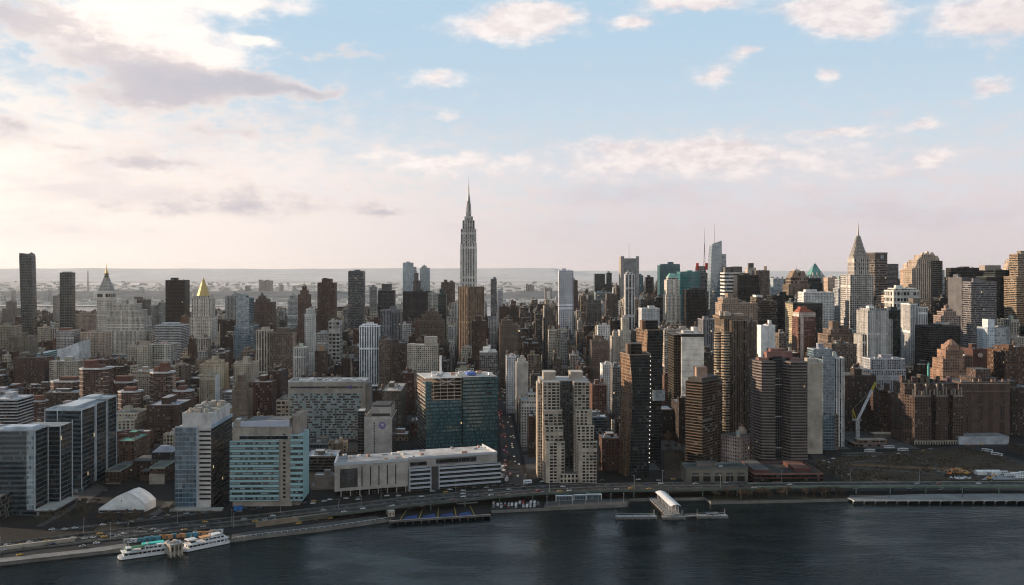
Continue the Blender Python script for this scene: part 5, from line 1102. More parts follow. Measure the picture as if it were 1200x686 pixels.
# --- pink old church-like loft beside the balcony tower
h = H('apartment_house', 'old pale pink house with a domed turret between the balcony tower and banded towers', 'building', 862, 889, 1030, rot=R(38), short='pale pink turreted house')
pk2 = (.43, .33, .30)
h.mb.box(-13, 13, 0, 24, 0, h.z(511), 'punched', pk2, bw=3, fh=3.6, tcol=(.1, .09, .09)); h.grow(-14, 14, 0, 24); h.done(499, 540)
m = MB(); m.cyl(-11, 3, 2.4, h.z(511), 2.4, h.z(508), 'plain', pk2, 10); m.cyl(-11, 3, 2.6, h.z(508), .6, h.z(505), 'plain', (.22, .33, .30), 10); h.part('turret', m)
m = MB()
for x, w, t_ in ((4, 4, 507), (8, 3, 503), (11, 3, 506)): m.solid(x-w/2, x+w/2, 10, 16, h.z(511), h.z(t_), (.48, .38, .31))
m.cyl(8, 13, 1.6, h.z(503), .2, h.z(499.5), 'plain', (.3, .17, .11), 8); h.part('gable', m)

# ------------------------------------------------------------------ the front row along the river, left half
def bands(h, x0, x1, y, z0, z1, n, frac, mat, col, name='window_band', proud=.15):
    st_ = (z1-z0)/n
    for i in range(n):
        m = MB(); m.box(x0, x1, y-proud, y+.05, z0+st_*(i+.5-frac/2), z0+st_*(i+.5+frac/2), mat, col, bw=2.2, fh=10); h.part(name, m)

# --- tall pleated glass block
h = H('glass_office', 'tall blue glass block with white edge fins and a long dark side', 'office building', 53, 95, 911, short='tall pleated glass block')
gb = (.07, .10, .12)
h.box(53, 95, 0, 33, 481, None, 'glass_band', gb, bw=1.8, fh=4.3, tcol=(.30, .33, .36), mats={1: ('curtain_dark', gb)})
h.mb.box(h.x(56), h.x(94.9), 33.05, 62, 0, h.z(480), 'glass_band', gb, bw=1.8, fh=4.3, tcol=(.30, .33, .36), mats={1: ('curtain_dark', gb)})
h.mb.box(h.x(60), h.x(95.2), 62.05, 88, 0, h.z(478.6), 'glass_band', gb, bw=1.8, fh=4.3, tcol=(.34, .37, .4), mats={1: ('curtain_dark', gb)}); h.grow(h.x(53), h.x(95.3), 0, 90)
h.done(467, 578)
fin = (.42, .46, .50)
for y in (0, 31.5, 34.5, 60.5, 63.5, 87.5):
    m = MB(); m.solid(h.x(95), h.x(95)+.7, y-.35, y+.35, 4, h.z(480.4)+1.2, fin); h.part('edge_fin', m)
for px in (53, 67.5):
    m = MB(); m.solid(h.x(px)-.3, h.x(px)+.3, -.6, 0.0, 4, h.z(481)+1, fin); h.part('edge_fin', m)
m = MB(); m.parapet(h.x(53), h.x(95), 0, 33, h.z(481), 1.2, .5, fin); m.parapet(h.x(60), h.x(95.2), 62.2, 88, h.z(478.6), 1.2, .5, fin); h.part('parapet', m)
m = MB(); m.solid(h.x(63), h.x(84), 8, 58, h.z(481)+.1, h.z(481)+2.6, (.40, .44, .48)); m.solid(h.x(66), h.x(80), 64, 82, h.z(478.6)+.1, h.z(478.6)+2.6, (.38, .42, .46)); h.part('roof_plant', m)
m = MB(); m.box(h.x(53)-.3, h.x(95)+.3, -.5, 5, 0, 3.9, 'curtain_pale', (.16, .2, .2)); h.part('lobby', m)

# --- front-left glass block
h = H('glass_office', 'dark glass block at the left edge with pale corner strip and low side wing', 'office building', -30, 40, 827, short='front glass block')
h.box(-30, 40, 0, 26, 505, None, 'glass_band', (.075, .10, .115), bw=1.8, fh=4.2, tcol=(.28, .32, .36), mats={1: ('curtain_dark', gb)})
h.mb.box(h.x(8), h.x(40)+10, 26.05, 52, 0, h.z(506), 'curtain_dark', gb, bw=1.8, fh=4.2, tcol=(.2, .22, .24)); h.grow(h.x(-30), h.x(40)+10, 0, 52); h.done(496, 606)
for x, y in ((h.x(40), 0), (h.x(40), 25.4), (h.x(40)+10, 26.3), (h.x(40)+10, 51.4)):
    m = MB(); m.solid(x-.1, x+.6, y-.35, y+.35, 3, h.z(505)+1.2, fin); h.part('edge_fin', m)
m = MB(); m.box(h.x(31), h.x(39.2), -.25, .05, 5, h.z(505), 'curtain_pale', (.34, .38, .40), bw=2, fh=4.2); h.part('corner_strip', m)
m = MB(); m.parapet(h.x(-30), h.x(40), 0, 26, h.z(505), 1.1, .5, (.36, .40, .43)); h.part('parapet', m)
m = MB(); m.solid(h.x(0), h.x(34), 6, 20, h.z(505)+.1, h.z(505)+2.4, (.40, .46, .52)); h.part('roof_plant', m)
m = MB(); m.box(h.x(-30), h.x(12), -26, -.3, 0, h.z(580)+2, 'ribbon', (.06, .06, .06), bw=2, fh=4); m.solid(h.x(-30)-.3, h.x(12)+.3, -26.3, -25.7, h.z(580)+1.8, h.z(580)+2.6, (.3, .3, .3)); h.part('front_wing', m)
m = MB(); m.box(h.x(42), h.x(40)+18, -4, 44, 0, 5, 'ribbon', (.08, .08, .08), bw=2, fh=5); m.solid(h.x(42), h.x(40)+18.4, -4.4, 44, 5, 5.5, (.34, .33, .31)); h.part('side_podium', m)

# --- white and glass hospital tower
h = H('hospital_tower', 'white tower with a blue glass front, notched windows and cluttered roof plant', 'hospital', 205, 247, 850, short='white notched tower')
wh_ = (.47, .44, .42)
h.box(205, 247, .4, 72, 502, None, 'plain', wh_, mats={1: ('ribbon_half', (.06, .058, .055))}, bw=2.2, fh=4.0, tcol=(.3, .3, .3))
h.box(213, 246.8, 2, 66, 487.5, 502, 'plain', (.50, .47, .45), tcol=(.33, .33, .33)); h.done(470, 600)
m = MB(); m.box(h.x(205.5), h.x(230.5), -.6, .38, 2, h.z(501), 'curtain_blue', (.18, .23, .28), bw=3.2, fh=4.0); m.parapet(h.x(205.5), h.x(230.5), -.6, 2.6, h.z(501), .6, .4, (.3, .34, .38)); h.part('glass_front', m)
m = MB(); m.solid(h.x(230.6), h.x(232), -1, .39, 2, h.z(501), (.35, .38, .42)); h.part('edge_fin', m)
for i in range(17):
    z = 8+i*3.85
    if z > h.z(506): break
    m = MB(); m.solid(h.x(233.5), h.x(246.6), .05, .38, z, z+1.5, (.012, .012, .012)); h.part('window_slot', m)
m = MB(); m.parapet(h.x(213), h.x(246.8), 2, 66, h.z(487.5), 2.2, .6, (.52, .5, .48)); h.part('parapet', m)
m = MB(); m.solid(h.x(246.9), h.x(247.6)+.6, 1, 71, h.z(502)-.5, h.z(502)+2.2, (.30, .36, .43)); h.part('side_parapet', m)
for i in range(26):
    m = MB(); x, y = rng.uniform(h.x(214.5), h.x(243)), rng.uniform(5, 62); w, l, t_ = rng.uniform(1, 3), rng.uniform(1, 4), rng.uniform(1.5, 6)
    cc = rng.choice([(.45, .43, .40), (.34, .30, .25), (.5, .5, .5), (.28, .26, .24), (.38, .33, .26)])
    if i % 3: m.solid(x-w, x+w, y-l, y+l, h.z(487.5)+.05, h.z(487.5)+t_, cc)
    else: m.cyl(x, y, w*.7, h.z(487.5)+.05, w*.7, h.z(487.5)+t_, 'plain', cc, 10)
    h.part('roof_plant', m)
m = MB(); m.solid(h.x(202), h.x(262), -8, -.7, 0, 1.6, (.34, .32, .29)); h.part('plinth', m)

# --- teal striped hospital block
h = H('hospital_block', 'beige stone block faced with pale teal glass stripes, beside the highway', 'hospital', 270, 355, 860, short='striped hospital block')
sn = (.30, .255, .215)
h.box(273, 342, 0, 48, 501, None, 'plain', sn, tcol=(.14, .14, .14)); h.box(342.1, 350, 3, 40, 488, None, 'plain', [c*.9 for c in sn]); h.box(272.6, 281, 4, 30, 494, None, 'plain', sn); h.done(487, 596)
pg = (.26, .43, .45)
ztop, zl = h.z(516.5), 5.
m = MB(); m.box(h.x(270), h.x(327), -1.6, -.02, zl, ztop, 'smooth', pg, tcol=pg); h.part('glass_front', m)
bands(h, h.x(270)-.05, h.x(327)+.05, -1.6, zl, ztop, 12, .52, 'mixed_band', (.06, .065, .065))
m = MB(); m.box(h.x(340.5), h.x(355), -1.2, 30, zl, h.z(509.5), 'smooth', pg, tcol=(.3, .34, .36)); h.part('glass_wing', m)
bands(h, h.x(340.5)-.05, h.x(355)+.08, -1.2, zl, h.z(509.5), 12, .50, 'mixed_band', (.06, .065, .065))
m = MB()
for i in range(16): z = 7+i*3.6; m.solid(h.x(331.5), h.x(334.5), -.12, .05, z, z+2, (.015, .015, .015))
h.part('window_column', m)
m = MB(); m.box(h.x(281), h.x(337), -.3, .3, h.z(516.3), h.z(509.8), 'ribbon_half', (.24, .26, .28), bw=2, fh=6); h.part('upper_glazing', m)
m = MB()
for i in range(10): f0, f1 = i/10, (i+1)/10; m.solid(h.x(281+57*f0), h.x(281+57*f1), 3+2*abs(f0-.5), 4+2*abs(f0-.5), h.z(501), h.z(494.5-1.2*f0), (.42, .44, .52), 'smooth')
h.part('roof_screen', m)
m = MB(); m.solid(h.x(286), h.x(334), 10, 40, h.z(501)+.1, h.z(501)+4.2, (.10, .10, .10)); m.solid(h.x(274), h.x(279), 6, 14, h.z(494), h.z(494)+1.2, (.5, .48, .45)); h.part('roof_plant', m)
for c0 in (283, 300, 317):
    m = MB(); m.solid(h.x(c0)-.05, h.x(c0)+.25, -.42, -.02, h.z(509.6), h.z(501), (.2, .17, .145)); h.part('panel_joint', m)

# --- big slab hospital with mixed glass
h = H('hospital_slab', 'wide beige framed slab with a patchwork glass face and small purple sign', 'hospital', 338, 428, 1180, short='patchwork glass slab')
fr = (.25, .225, .20)
h.box(338, 428, 0, 34, 447.5, None, 'plain', fr, tcol=(.34, .36, .38)); h.box(428.1, 433, 4, 30, 452, None, 'plain', (.18, .165, .15)); h.done(444, 517)
m = MB(); m.box(h.x(340), h.x(423), -.4, .05, h.z(514), h.z(461), 'mixed_band', (.20, .215, .21), bw=2.4, fh=3.0); h.part('glass_front', m)
m = MB(); m.box(h.x(340.5), h.x(424.5), -.4, .05, h.z(455.3), h.z(452.6), 'ribbon', (.2, .2, .2), bw=2.4, fh=3.); h.part('window_band', m)
m = MB(); m.box(h.x(338), h.x(424), -1, .05, 0, h.z(515), 'loggia', (.07, .065, .06), bw=7, fh=9); h.part('undercroft', m)
m = MB(); m.parapet(h.x(338), h.x(428), 0, 34, h.z(447.5), 1.4, .6, (.42, .44, .45)); h.part('parapet', m)
for i in range(9):
    m = MB(); x = h.x(342+i*9.3); m.solid(x, x+rng.uniform(3, 8), 8, 8+rng.uniform(4, 16), h.z(447.5)+.05, h.z(447.5)+rng.uniform(1.5, 3.6), rng.choice([(.5, .5, .52), (.34, .34, .35), (.2, .2, .2)])); h.part('roof_plant', m)
m = MB(); m.solid(h.x(408.6), h.x(412.6), -.8, -.35, h.z(455.6), h.z(452), (.075, .05, .19)); h.part('sign', m)

# --- grey slab with round purple logo
h = H('office_slab', 'plain pale grey slab with a round purple sign and dark slit of windows', 'office building', 427, 459.5, 1090, short='plain slab with round sign')
gs = (.36, .335, .315)
h.box(427, 459.5, 0, 62, 490.5, None, 'plain', gs, mats={1: ('ribbon_half', (.10, .095, .09))}, tcol=(.2, .19, .18)); h.box(434.5, 458, 5, 52, 478, 490.5, 'plain', [c*.92 for c in gs], tcol=(.10, .10, .10)); h.done(475, 533)
for i in range(12):
    m = MB(); z = h.z(531)+i*2.9; m.solid(h.x(438), h.x(439.3), -.12, .05, z, z+1.8, (.02, .02, .02)); h.part('slit_window', m)
m = MB(); m.disc(h.x(448), h.z(498.6), -.5, 3.7, (.11, .085, .26), n=28); h.part('sign', m)
m = MB(); cx, cz = h.x(448), h.z(498.6)
for dz, w in ((.9, 1.9), (.35, 2.2)): m.solid(cx-w, cx+w, -.66, -.52, cz+dz-.13, cz+dz+.13, (.6, .6, .66))
for i in range(5): m.solid(cx-1.5+i*.7, cx-1.25+i*.7, -.66, -.52, cz-1.5, cz-.2, (.6, .6, .66))
m.face([(cx-1.7, -.6, cz+1.25), (cx+1.7, -.6, cz+1.25), (cx, -.6, cz+2.2)], 'smooth', (.6, .6, .66)); h.part('sign_lettering', m)
m = MB(); m.solid(h.x(436), h.x(456), 8, 46, h.z(478)+.05, h.z(478)+1.6, (.05, .05, .05)); m.solid(h.x(435), h.x(456.5), 4.6, 5.2, h.z(488.5), h.z(485.5), (.03, .03, .03)); h.part('roof_plant', m)
m = MB(); m.parapet(h.x(427), h.x(459.5), 0, 62, h.z(490.5), 1.0, .5, (.42, .39, .36)); h.part('parapet', m)
h = H('glass_stair_tower', 'narrow dark glass stair tower left of the plain slab with round sign', 'building', 419, 427, 1096)
h.box(419, 426.8, 0, 20, 482, None, 'curtain_dark', (.10, .10, .105), bw=3, tcol=RW); h.done(481, 533)

# --- long striped riverside building
h = H('laboratory_building', 'long low building, plain beige left part and silver striped right part, by the highway', 'building', 392, 584, 894, short='long striped building')
X0, Y0, X1, Y1 = (392-600)*894/F, 894., (584-600)*947/F, 947.
Lh = math.hypot(X1-X0, Y1-Y0); h.loc = (X0, Y0, 0); h.rz = math.atan2(Y1-Y0, X1-X0); HT = 28.5
cut = Lh*.435; bg = (.345, .31, .275)
h.mb.prism([(0, 0), (cut, 0), (cut, 46), (11, 46)], 5, HT, 'plain', bg, tcol=(.28, .28, .29)); h.mb.box(cut+.05, Lh-1, .6, 46, 0, HT+1, 'plain', (.30, .27, .25), tcol=(.48, .45, .43)); h.mb.prism([(3, 3), (cut, 3), (cut, 45), (13, 45)], 0, 5, 'curtain_black', (.03, .03, .03))
h.grow(0, Lh, 0, 46); o = h.done(528, 582)
m = MB(); m.box(5, 21, -.2, .05, 8, 25, 'ribbon_half', (.13, .125, .12), bw=1.2, fh=.9); h.part('louvre_grille', m)
for i in range(5):
    m = MB(); x = 24.5+i*(cut-32)/4.6; m.solid(x, x+1.0, -.12, .05, 8, 26, (.03, .03, .03)); h.part('slot_window', m)
m = MB(); m.solid(-.3, cut, -.3, .4, HT, HT+2.6, (.42, .44, .46), 'smooth'); m.bar((.2, .4, HT+1.3), (11.2, 46, HT+1.3), 1.6, (.42, .44, .46)); h.part('roof_screen', m)
m = MB(); m.solid(cut+.1, Lh-1, .2, .9, HT+1, HT+3.2, (.40, .42, .45), 'smooth'); m.solid(Lh-1.6, Lh-.9, .9, 46, HT+1, HT+3.2, (.4, .42, .45)); h.part('roof_screen', m)
rx0, rx1 = cut+1.5, Lh+1.5
m = MB(); m.box(rx0, rx1, -2.2, .5, 1, 21.5, 'curtain_black', (.03, .032, .035), bw=3, fh=4, tcol=(.3, .32, .34)); h.part('glass_front', m)
for i in range(5):
    m = MB(); z = 2.6+i*4.1; m.solid(rx0-.2, rx1+.3, -2.7, -2.2, z, z+1.7, (.40, .42, .45), 'smooth'); h.part('silver_band', m)
m = MB(); m.solid(rx0+20, rx0+27, -2.95, -2.0, 1, 22, (.05, .045, .045)); h.part('entrance_bay', m)
for x_ in (rx0+19.2, rx0+27, rx0-.9):
    m = MB(); m.solid(x_+.01, x_+.79, -3.0, -2, .5, 22, (.4, .42, .45)); h.part('edge_fin', m)
m = MB(); m.box(cut+2, cut+18, .3, .65, 23, 27, 'ribbon_half', (.09, .09, .10), bw=1, fh=4); m.box(cut+27, Lh-22, .3, .65, 23.5, 28.5, 'ribbon_half', (.09, .09, .10), bw=1, fh=5); h.part('upper_glazing', m)
for i in range(18):
    m = MB(); x, y = rng.uniform(14, Lh-6), rng.uniform(8, 42); zz = HT if x < cut else HT+1
    m.solid(x, x+rng.uniform(1.5, 6), y, y+rng.uniform(1, 4), zz+.05, zz+rng.uniform(.8, 2.6), rng.choice([(.4, .42, .44), (.25, .25, .26), (.55, .52, .5), (.30, .18, .14)])); h.part('roof_plant', m)
m = MB()
for i in range(8): x = 6+i*(cut-8)/7; m.cyl(x, .8, .5, 0, .5, 5, 'plain', (.3, .28, .26), 8)
h.part('column', m)

# --- teal glass block still being built
h = H('hospital_under_construction', 'big teal glass block with its upper left floors still open to the frame', 'hospital', 499, 586, 1120, rot=R(13), short='teal construction block')
tg = (.012, .045, .05)
h.loc = ((499-XC)*h.k, 1120, 0); h.xc = 499; W = (586-499)*h.k*1.0
zt = h.z(443.5); zo = h.z(470)
sidec = ('ribbon', (.36, .25, .18))
ws = W*.50
h.mb.box(0, ws, 0, 58, 0, zo, 'curtain_teal', tg, bw=1.6, fh=4.2, tcol=(.2, .2, .2), mats={3: ('ribbon', (.13, .13, .12))}); h.mb.box(ws+.05, W, -.8, 58, 0, zt, 'curtain_teal', tg, bw=1.6, fh=4.2, tcol=(.40, .38, .36)); h.mb.box(0, 6.5, .02, 20, zo+.02, zt-4, 'curtain_teal', tg, bw=1.6, fh=4.2, tcol=(.3, .3, .3)); h.grow(0, W, 0, 58)
o = h.done(440, 532)
for i in range(7):
    z = zo+.3+i*(zt-zo-1)/6
    m = MB(); m.solid(-.4, ws, .6 if i < 6 else -.3, 57, z, z+.7, (.42, .33, .27) if i < 6 else (.5, .48, .46)); h.part('floor_slab', m)
m = MB()
for i in range(6):
    for y in (1.5, 20, 40, 56): m.bar((1+i*(ws-2)/5, y, zo), (1+i*(ws-2)/5, y, zt), .9, (.30, .24, .2))
m.bar((14, 1.2, zt-1), (ws-8, 1.2, zt-9), .7, (.5, .47, .44)); m.bar((ws-8, 1.2, zt-1), (14, 1.2, zt-9), .7, (.5, .47, .44)); m.bar((2, 1.2, zt-5), (ws, 1.2, zt-5), .9, (.28, .2, .16)); h.part('steel_frame', m)
m = MB()
for i in range(7): m.solid(-.7, -.05, 1, 57, zo*.84+i*(zt-zo*.84)/7, zo*.84+i*(zt-zo*.84)/7+.9, (.25, .19, .15))
h.part('side_slab_edge', m)
m = MB(); m.box(ws-.6, ws+.7, -1.1, .0, 0, zt, 'curtain_black', (.03, .05, .05)); h.part('seam', m)
for pz in (451, 456, 462):
    m = MB(); m.solid(W*.83, W*.92, -1.0, -.7, h.z(pz+1.6), h.z(pz), (.012, .012, .012)); h.part('vent_opening', m)
for i in range(20):
    m = MB(); x, y = rng.uniform(2, W-4), rng.uniform(6, 52); m.solid(x, x+rng.uniform(2, 7), y, y+rng.uniform(2, 6), zt+.75, zt+.75+rng.uniform(.8, 3), rng.choice([(.55, .53, .5), (.5, .33, .25), (.35, .35, .35), (.6, .6, .6)])); h.part('roof_clutter', m)
m = MB(); m.solid(W*.6, W*.72, 10, 24, zt+.8, zt+4, (.10, .16, .42)); h.part('tarpaulin', m)
m = MB(); m.bar((22, 25, zt), (22, 25, zt+23), 2.2, (.62, .62, .64)); h.part('hoist_mast', m)

# --- brick hospital with wings behind the tent
h = H('brick_hospital', 'old brown brick hospital with stone bands and two projecting wings behind the tent', 'hospital', 126, 205, 950, short='brick hospital wings')
bh = (.06, .037, .028)
h.box(126, 143, -4, 44, 551, None, 'punched', bh, bw=3.4, fh=3.8); h.box(143.1, 205, 30, 60, 547, None, 'punched', bh, bw=3.4, fh=3.8); h.box(176, 193, -2, 29.9, 548, None, 'punched', bh, bw=3.4, fh=3.8); h.box(158, 178, 14, 29.9, 556, None, 'punched', bh, bw=3.4, fh=3.8); h.done(533, 585)
m = MB()
for a, b, y, p in ((126, 143, -4, 551), (176, 193, -2, 548)):
    for q in (p+.6, p+14): m.solid(h.x(a)-.3, h.x(b)+.3, y-.35, y+.02, h.z(q)-.5, h.z(q)+.3, (.30, .27, .23))
    m.parapet(h.x(a), h.x(b), y, y+31, h.z(p), .8, .6, (.19, .25, .21))
h.part('stone_band', m)
m = MB(); a, b = h.x(164), h.x(189); m.box(a, b, 34, 52, h.z(547), h.z(538), 'punched_small', (.03, .028, .03)); m.prism([(a, 34), (b, 34), (b, 52), (a, 52)], h.z(538), h.z(531.5), 'plain', (.30, .31, .36), pts1=[(a+6, 40), (b-6, 40), (b-6, 46), (a+6, 46)], top='plain', tcol=(.3, .31, .36)); h.part('pavilion_roof', m)
m = MB(); m.solid(h.x(176)-.3, h.x(193)+.3, -2.4, -1.98, 0, 10, (.30, .27, .23)); h.part('stone_base', m)

# --- brick housing towers with pale balcony lines
def housing(label, x0, x1, yt, d, yb, bulk, n=None, group=None):
    h = H('housing_tower', label, 'apartment building', x0, x1, d)
    w = (x1-x0)*h.k; c = min(7., w*.22); dep = w*.95
    pts = [(-w/2+c, 0), (w/2-c, 0), (w/2, c), (w/2, dep-c), (w/2-c, dep), (-w/2+c, dep), (-w/2, dep-c), (-w/2, c)]
    bk = (.10, .058, .046); z1 = h.z(yt)
    h.mb.prism(pts, 0, z1, 'punched_dense', bk, bw=3.2, fh=2.9, tcol=(.30, .30, .31)); h.grow(-w/2, w/2, 0, dep); o = h.done(yt, yb, group)
    m = MB(); q = [(p[0]*1.035, (p[1]-dep/2)*1.035+dep/2) for p in pts]; m.prism(q, z1-.6, z1+1.1, 'plain', (.46, .44, .43), top='plain', tcol=(.35, .35, .36)); h.part('parapet', m)
    k0 = max(0, int((z1-42)/5.8))
    for i in range(k0, int(z1/5.8)):
        m = MB(); z = 3+i*5.8
        if z > z1-2: break
        for sx in (-1, 1):
            e = [(sx*(w/2-c*1.2), -.8), (sx*(w/2+.5), c*.85), (sx*(w/2+.5), c*1.5), (sx*(w/2-c*1.2), .02)]
            if sx < 0: e = e[::-1]
            m.prism(e, z, z+.8, 'plain', (.36, .30, .28), top='plain', tcol=(.3, .28, .27))
        h.part('balcony', m)
    for (a, b, pt) in bulk:
        m = MB(); m.solid(h.x(a), h.x(b), dep*.25, dep*.7, z1+1.1, h.z(pt), (.13, .058, .042)); h.part('bulkhead', m)
    return o
housing('tallest brick housing tower on the left with white balcony edges and two roof boxes', 91, 124, 433, 1330, 466, [(95, 107, 423.5), (107, 116, 429)])
housing('brick housing tower with white balcony edges, low and left of the tallest one', 57, 91, 448, 1370, 458, [(66, 85, 443)])
housing('brick housing tower in front of the dark slab left of the pleated glass block', 30, 50, 471, 1280, 496, [(36, 48, 464.5)])
housing('brick housing tower right of the tallest one, with a low wide roof box', 125.5, 154, 449, 1360, 458, [(132, 150, 442)])
housing('brick housing tower lowest and nearest behind the pleated glass block', 136.5, 161.5, 460, 1280, 484, [(143, 156, 455)])
housing('slim brick housing tower with white balcony edges beside the cream slab', 174, 200, 437.5, 1330, 470, [(178, 184, 431), (185, 194, 426.5)])
housing('brick housing tower half hidden right of the slim one', 198.5, 213, 448, 1380, 458, [(200, 208, 443.5)])
housing('brick housing tower right of the slim one, just above the cluttered roof plant', 201, 223, 459, 1300, 482, [(206, 215, 454)])

# ------------------------------------------------------------------ vehicles
def car_mesh(light=None):
    m = MB(); pc = (.5, .5, .5); gl = (.015, .017, .02)
    sec = [(-2.25, .35, .95), (-2.15, .35, 1.02), (-1.3, .35, 1.08), (1.0, .35, .98), (2.1, .35, .82), (2.25, .35, .6)]
    for (xa, b0, t0), (xb, b1, t1) in zip(sec[:-1], sec[1:]):
        m.face([(xa, -.9, b0), (xb, -.9, b1), (xb, -.9, t1), (xa, -.9, t0)], 'car_paint', pc); m.face([(xb, .9, b1), (xa, .9, b0), (xa, .9, t0), (xb, .9, t1)], 'car_paint', pc); m.face([(xa, -.9, t0), (xb, -.9, t1), (xb, .9, t1), (xa, .9, t0)], 'car_paint', pc)
    m.face([(-2.25, .9, .35), (-2.25, -.9, .35), (-2.25, -.9, .95), (-2.25, .9, .95)], 'car_paint', pc); m.face([(2.25, -.9, .35), (2.25, .9, .35), (2.25, .9, .6), (2.25, -.9, .6)], 'car_paint', pc)
    b = [(-1.75, -.84), (.95, -.84), (.95, .84), (-1.75, .84)]; t_ = [(-1.35, -.66), (.25, -.66), (.25, .66), (-1.35, .66)]
    m.prism(b, 1.0, 1.47, 'shiny', gl, pts1=t_, top='car_paint', tcol=pc)
    for x in (-1.35, 1.4):
        for y in (-.92, .78):
            q = [(x+.34*math.cos(a_*math.pi/4), .34+.34*math.sin(a_*math.pi/4)) for a_ in range(8)]
            m.face([(a, y, b_) for a, b_ in q], 'plain', (.02, .02, .02)); m.face([(a, y+.14, b_) for a, b_ in q[::-1]], 'plain', (.02, .02, .02))
    if light: 
        for y in (-.72, .72): m.solid(-2.34, -2.24, y-.17, y+.17, .62, .9, (.3, .02, .02), 'lamp_red' if light == 'red' else 'lamp_warm')
    return m.mesh('car')
CAR, CAR_RED, CAR_HEAD = car_mesh(), car_mesh('red'), car_mesh('warm')
m = MB(); m.solid(-2.6, 2.6, -1, 1, .35, 1.1, (.5, .5, .5), 'car_paint'); m.prism([(-2.6, -1), (1.5, -1), (1.5, 1), (-2.6, 1)], 1.1, 2.3, 'car_paint', (.5, .5, .5), pts1=[(-2.55, -.9), (1.0, -.9), (1.0, .9), (-2.55, .9)], top='car_paint', tcol=(.5, .5, .5)); m.solid(.2, 1.42, -1.02, 1.02, 1.3, 1.9, (.02, .02, .02), 'shiny')
for x in (-1.6, 1.6): m.solid(x-.36, x+.36, -1.03, 1.03, 0, .72, (.02, .02, .02))
VAN = m.mesh('van')
m = MB(); m.solid(-6, 6, -1.25, 1.25, .5, 3.1, (.5, .5, .5), 'car_paint'); m.solid(-5.7, 5.9, -1.28, 1.28, 1.6, 2.5, (.02, .022, .025), 'shiny')
for x in (-3.8, 3.6): m.solid(x-.5, x+.5, -1.3, 1.3, 0, 1.0, (.02, .02, .02))
m.solid(-3, 2, -.8, .8, 3.1, 3.35, (.5, .5, .5), 'car_paint'); BUS = m.mesh('bus')
CARCOL = [('white', (.62, .62, .62)), ('black', (.02, .02, .022)), ('silver', (.36, .37, .38)), ('grey', (.14, .145, .15)), ('yellow', (.62, .34, .03)), ('dark blue', (.03, .05, .12)), ('red', (.28, .03, .025))]
vr = random.Random(11)
def vehicle(pos, rz, mesh, colr, label, cat, group, sc_=1.0):
    o = link({'car': 'car', 'van': 'van', 'bus': 'bus', 'truck': 'box_truck'}[cat], mesh, None, pos, rz); o.color = tuple(colr)+(1,); o.scale = (sc_,)*3
    return tag(o, label, cat, group)
def traffic(line, offs, n, where, group, w=(5, 4, 4, 3, 2, 1, 1), zoff=.03, lights=None, fr=(0, 1), sc_=1.0):
    P_ = [Vector(p) for p in line]; used = []
    for _ in range(n*4):
        if len(used) >= n: break
        f = vr.uniform(*fr)*(len(P_)-1.001); i = int(f); a, b = P_[i], P_[i+1]; q = (b-a).normalized(); nn = Vector((-q.y, q.x, 0))
        off, dr = vr.choice(offs); p = a+(b-a)*(f-i)+nn*off
        if any((p-u).length < 7 for u in used): continue
        used.append(p); nm, col_ = vr.choices(CARCOL, w)[0]
        ms = CAR if not lights else (CAR_RED if dr > 0 else CAR_HEAD)
        rz = math.atan2(q.y, q.x)+(0 if dr > 0 else math.pi)
        if lights and dr < 0: rz += math.pi
        lab = (f'yellow taxi {where}' if nm == 'yellow' else f'{nm} car {where}')
        vehicle((p.x, p.y, p.z+zoff), rz, ms, col_, lab, 'car', group, sc_)
lanes4 = [(-11, -1), (-7.2, -1), (-3.4, -1), (3.4, 1), (7.2, 1), (11, 1)]
traffic(hw, lanes4, 26, 'on the highway below the long striped building and left of it', 'cars on the left half of the highway', fr=(.12, .48))
traffic(hw, lanes4, 14, 'on the left end of the highway by the glass blocks', 'cars at the left end of the highway', fr=(.0, .12))
traffic(hw, lanes4, 34, 'on the raised highway below the terraced and copper towers', 'cars on the middle of the raised highway', fr=(.5, 1))
traffic(hr, [(-4.4, -1), (0, -1), (4.4, 1)], 7, 'on the raised green steel highway beside the waste ground', 'cars on the right end of the highway')
traffic(lower, [(-4.4, -1), (0, -1), (4.4, 1)], 26, 'on the lower riverside road above the promenade', 'cars on the lower riverside road', fr=(0, .9))
traffic(under, [(-4.5, -1), (0, 1), (4.5, 1)], 13, 'on the road beneath the green steel highway', 'cars under the green highway')
traffic(street, [(-7, -1), (-3.5, -1), (3.5, 1), (7, 1)], 64, 'with lamps lit in the long cross street', 'cars in the long cross street', lights=True, fr=(.0, .34), zoff=.02)
traffic(dense([P(x, y, .02) for x, y in row_px]), [(-5, -1), (-1.5, -1), (2, 1), (5.5, 1)], 14, 'parked along the street above the waste ground', 'cars above the waste ground')
traffic(dense([P(x, y, .03) for x, y in ((996, 562), (964, 541))]), [(-4.5, 1), (4.5, 1)], 12, 'parked on the lane beside the brick podium', 'cars beside the brick podium')
rows = []
for r_ in range(3):                        # vans and cars in the riverside lot
    for i in range(13):
        if vr.random() < .12: continue
        p = P(579+i*4.3+vr.uniform(-.4, .4), 590.8+r_*2.2-(i*.08), .04); nm, col_ = vr.choices(CARCOL, (9, 2, 3, 2, 0, 1, 1))[0]; van = vr.random() < .4
        vehicle(p, 1.45+vr.uniform(-.06, .06), VAN if van else CAR, col_, f"{nm} {'van' if van else 'car'} parked in the riverside lot right of the landing deck", 'van' if van else 'car', 'vehicles in the riverside lot')
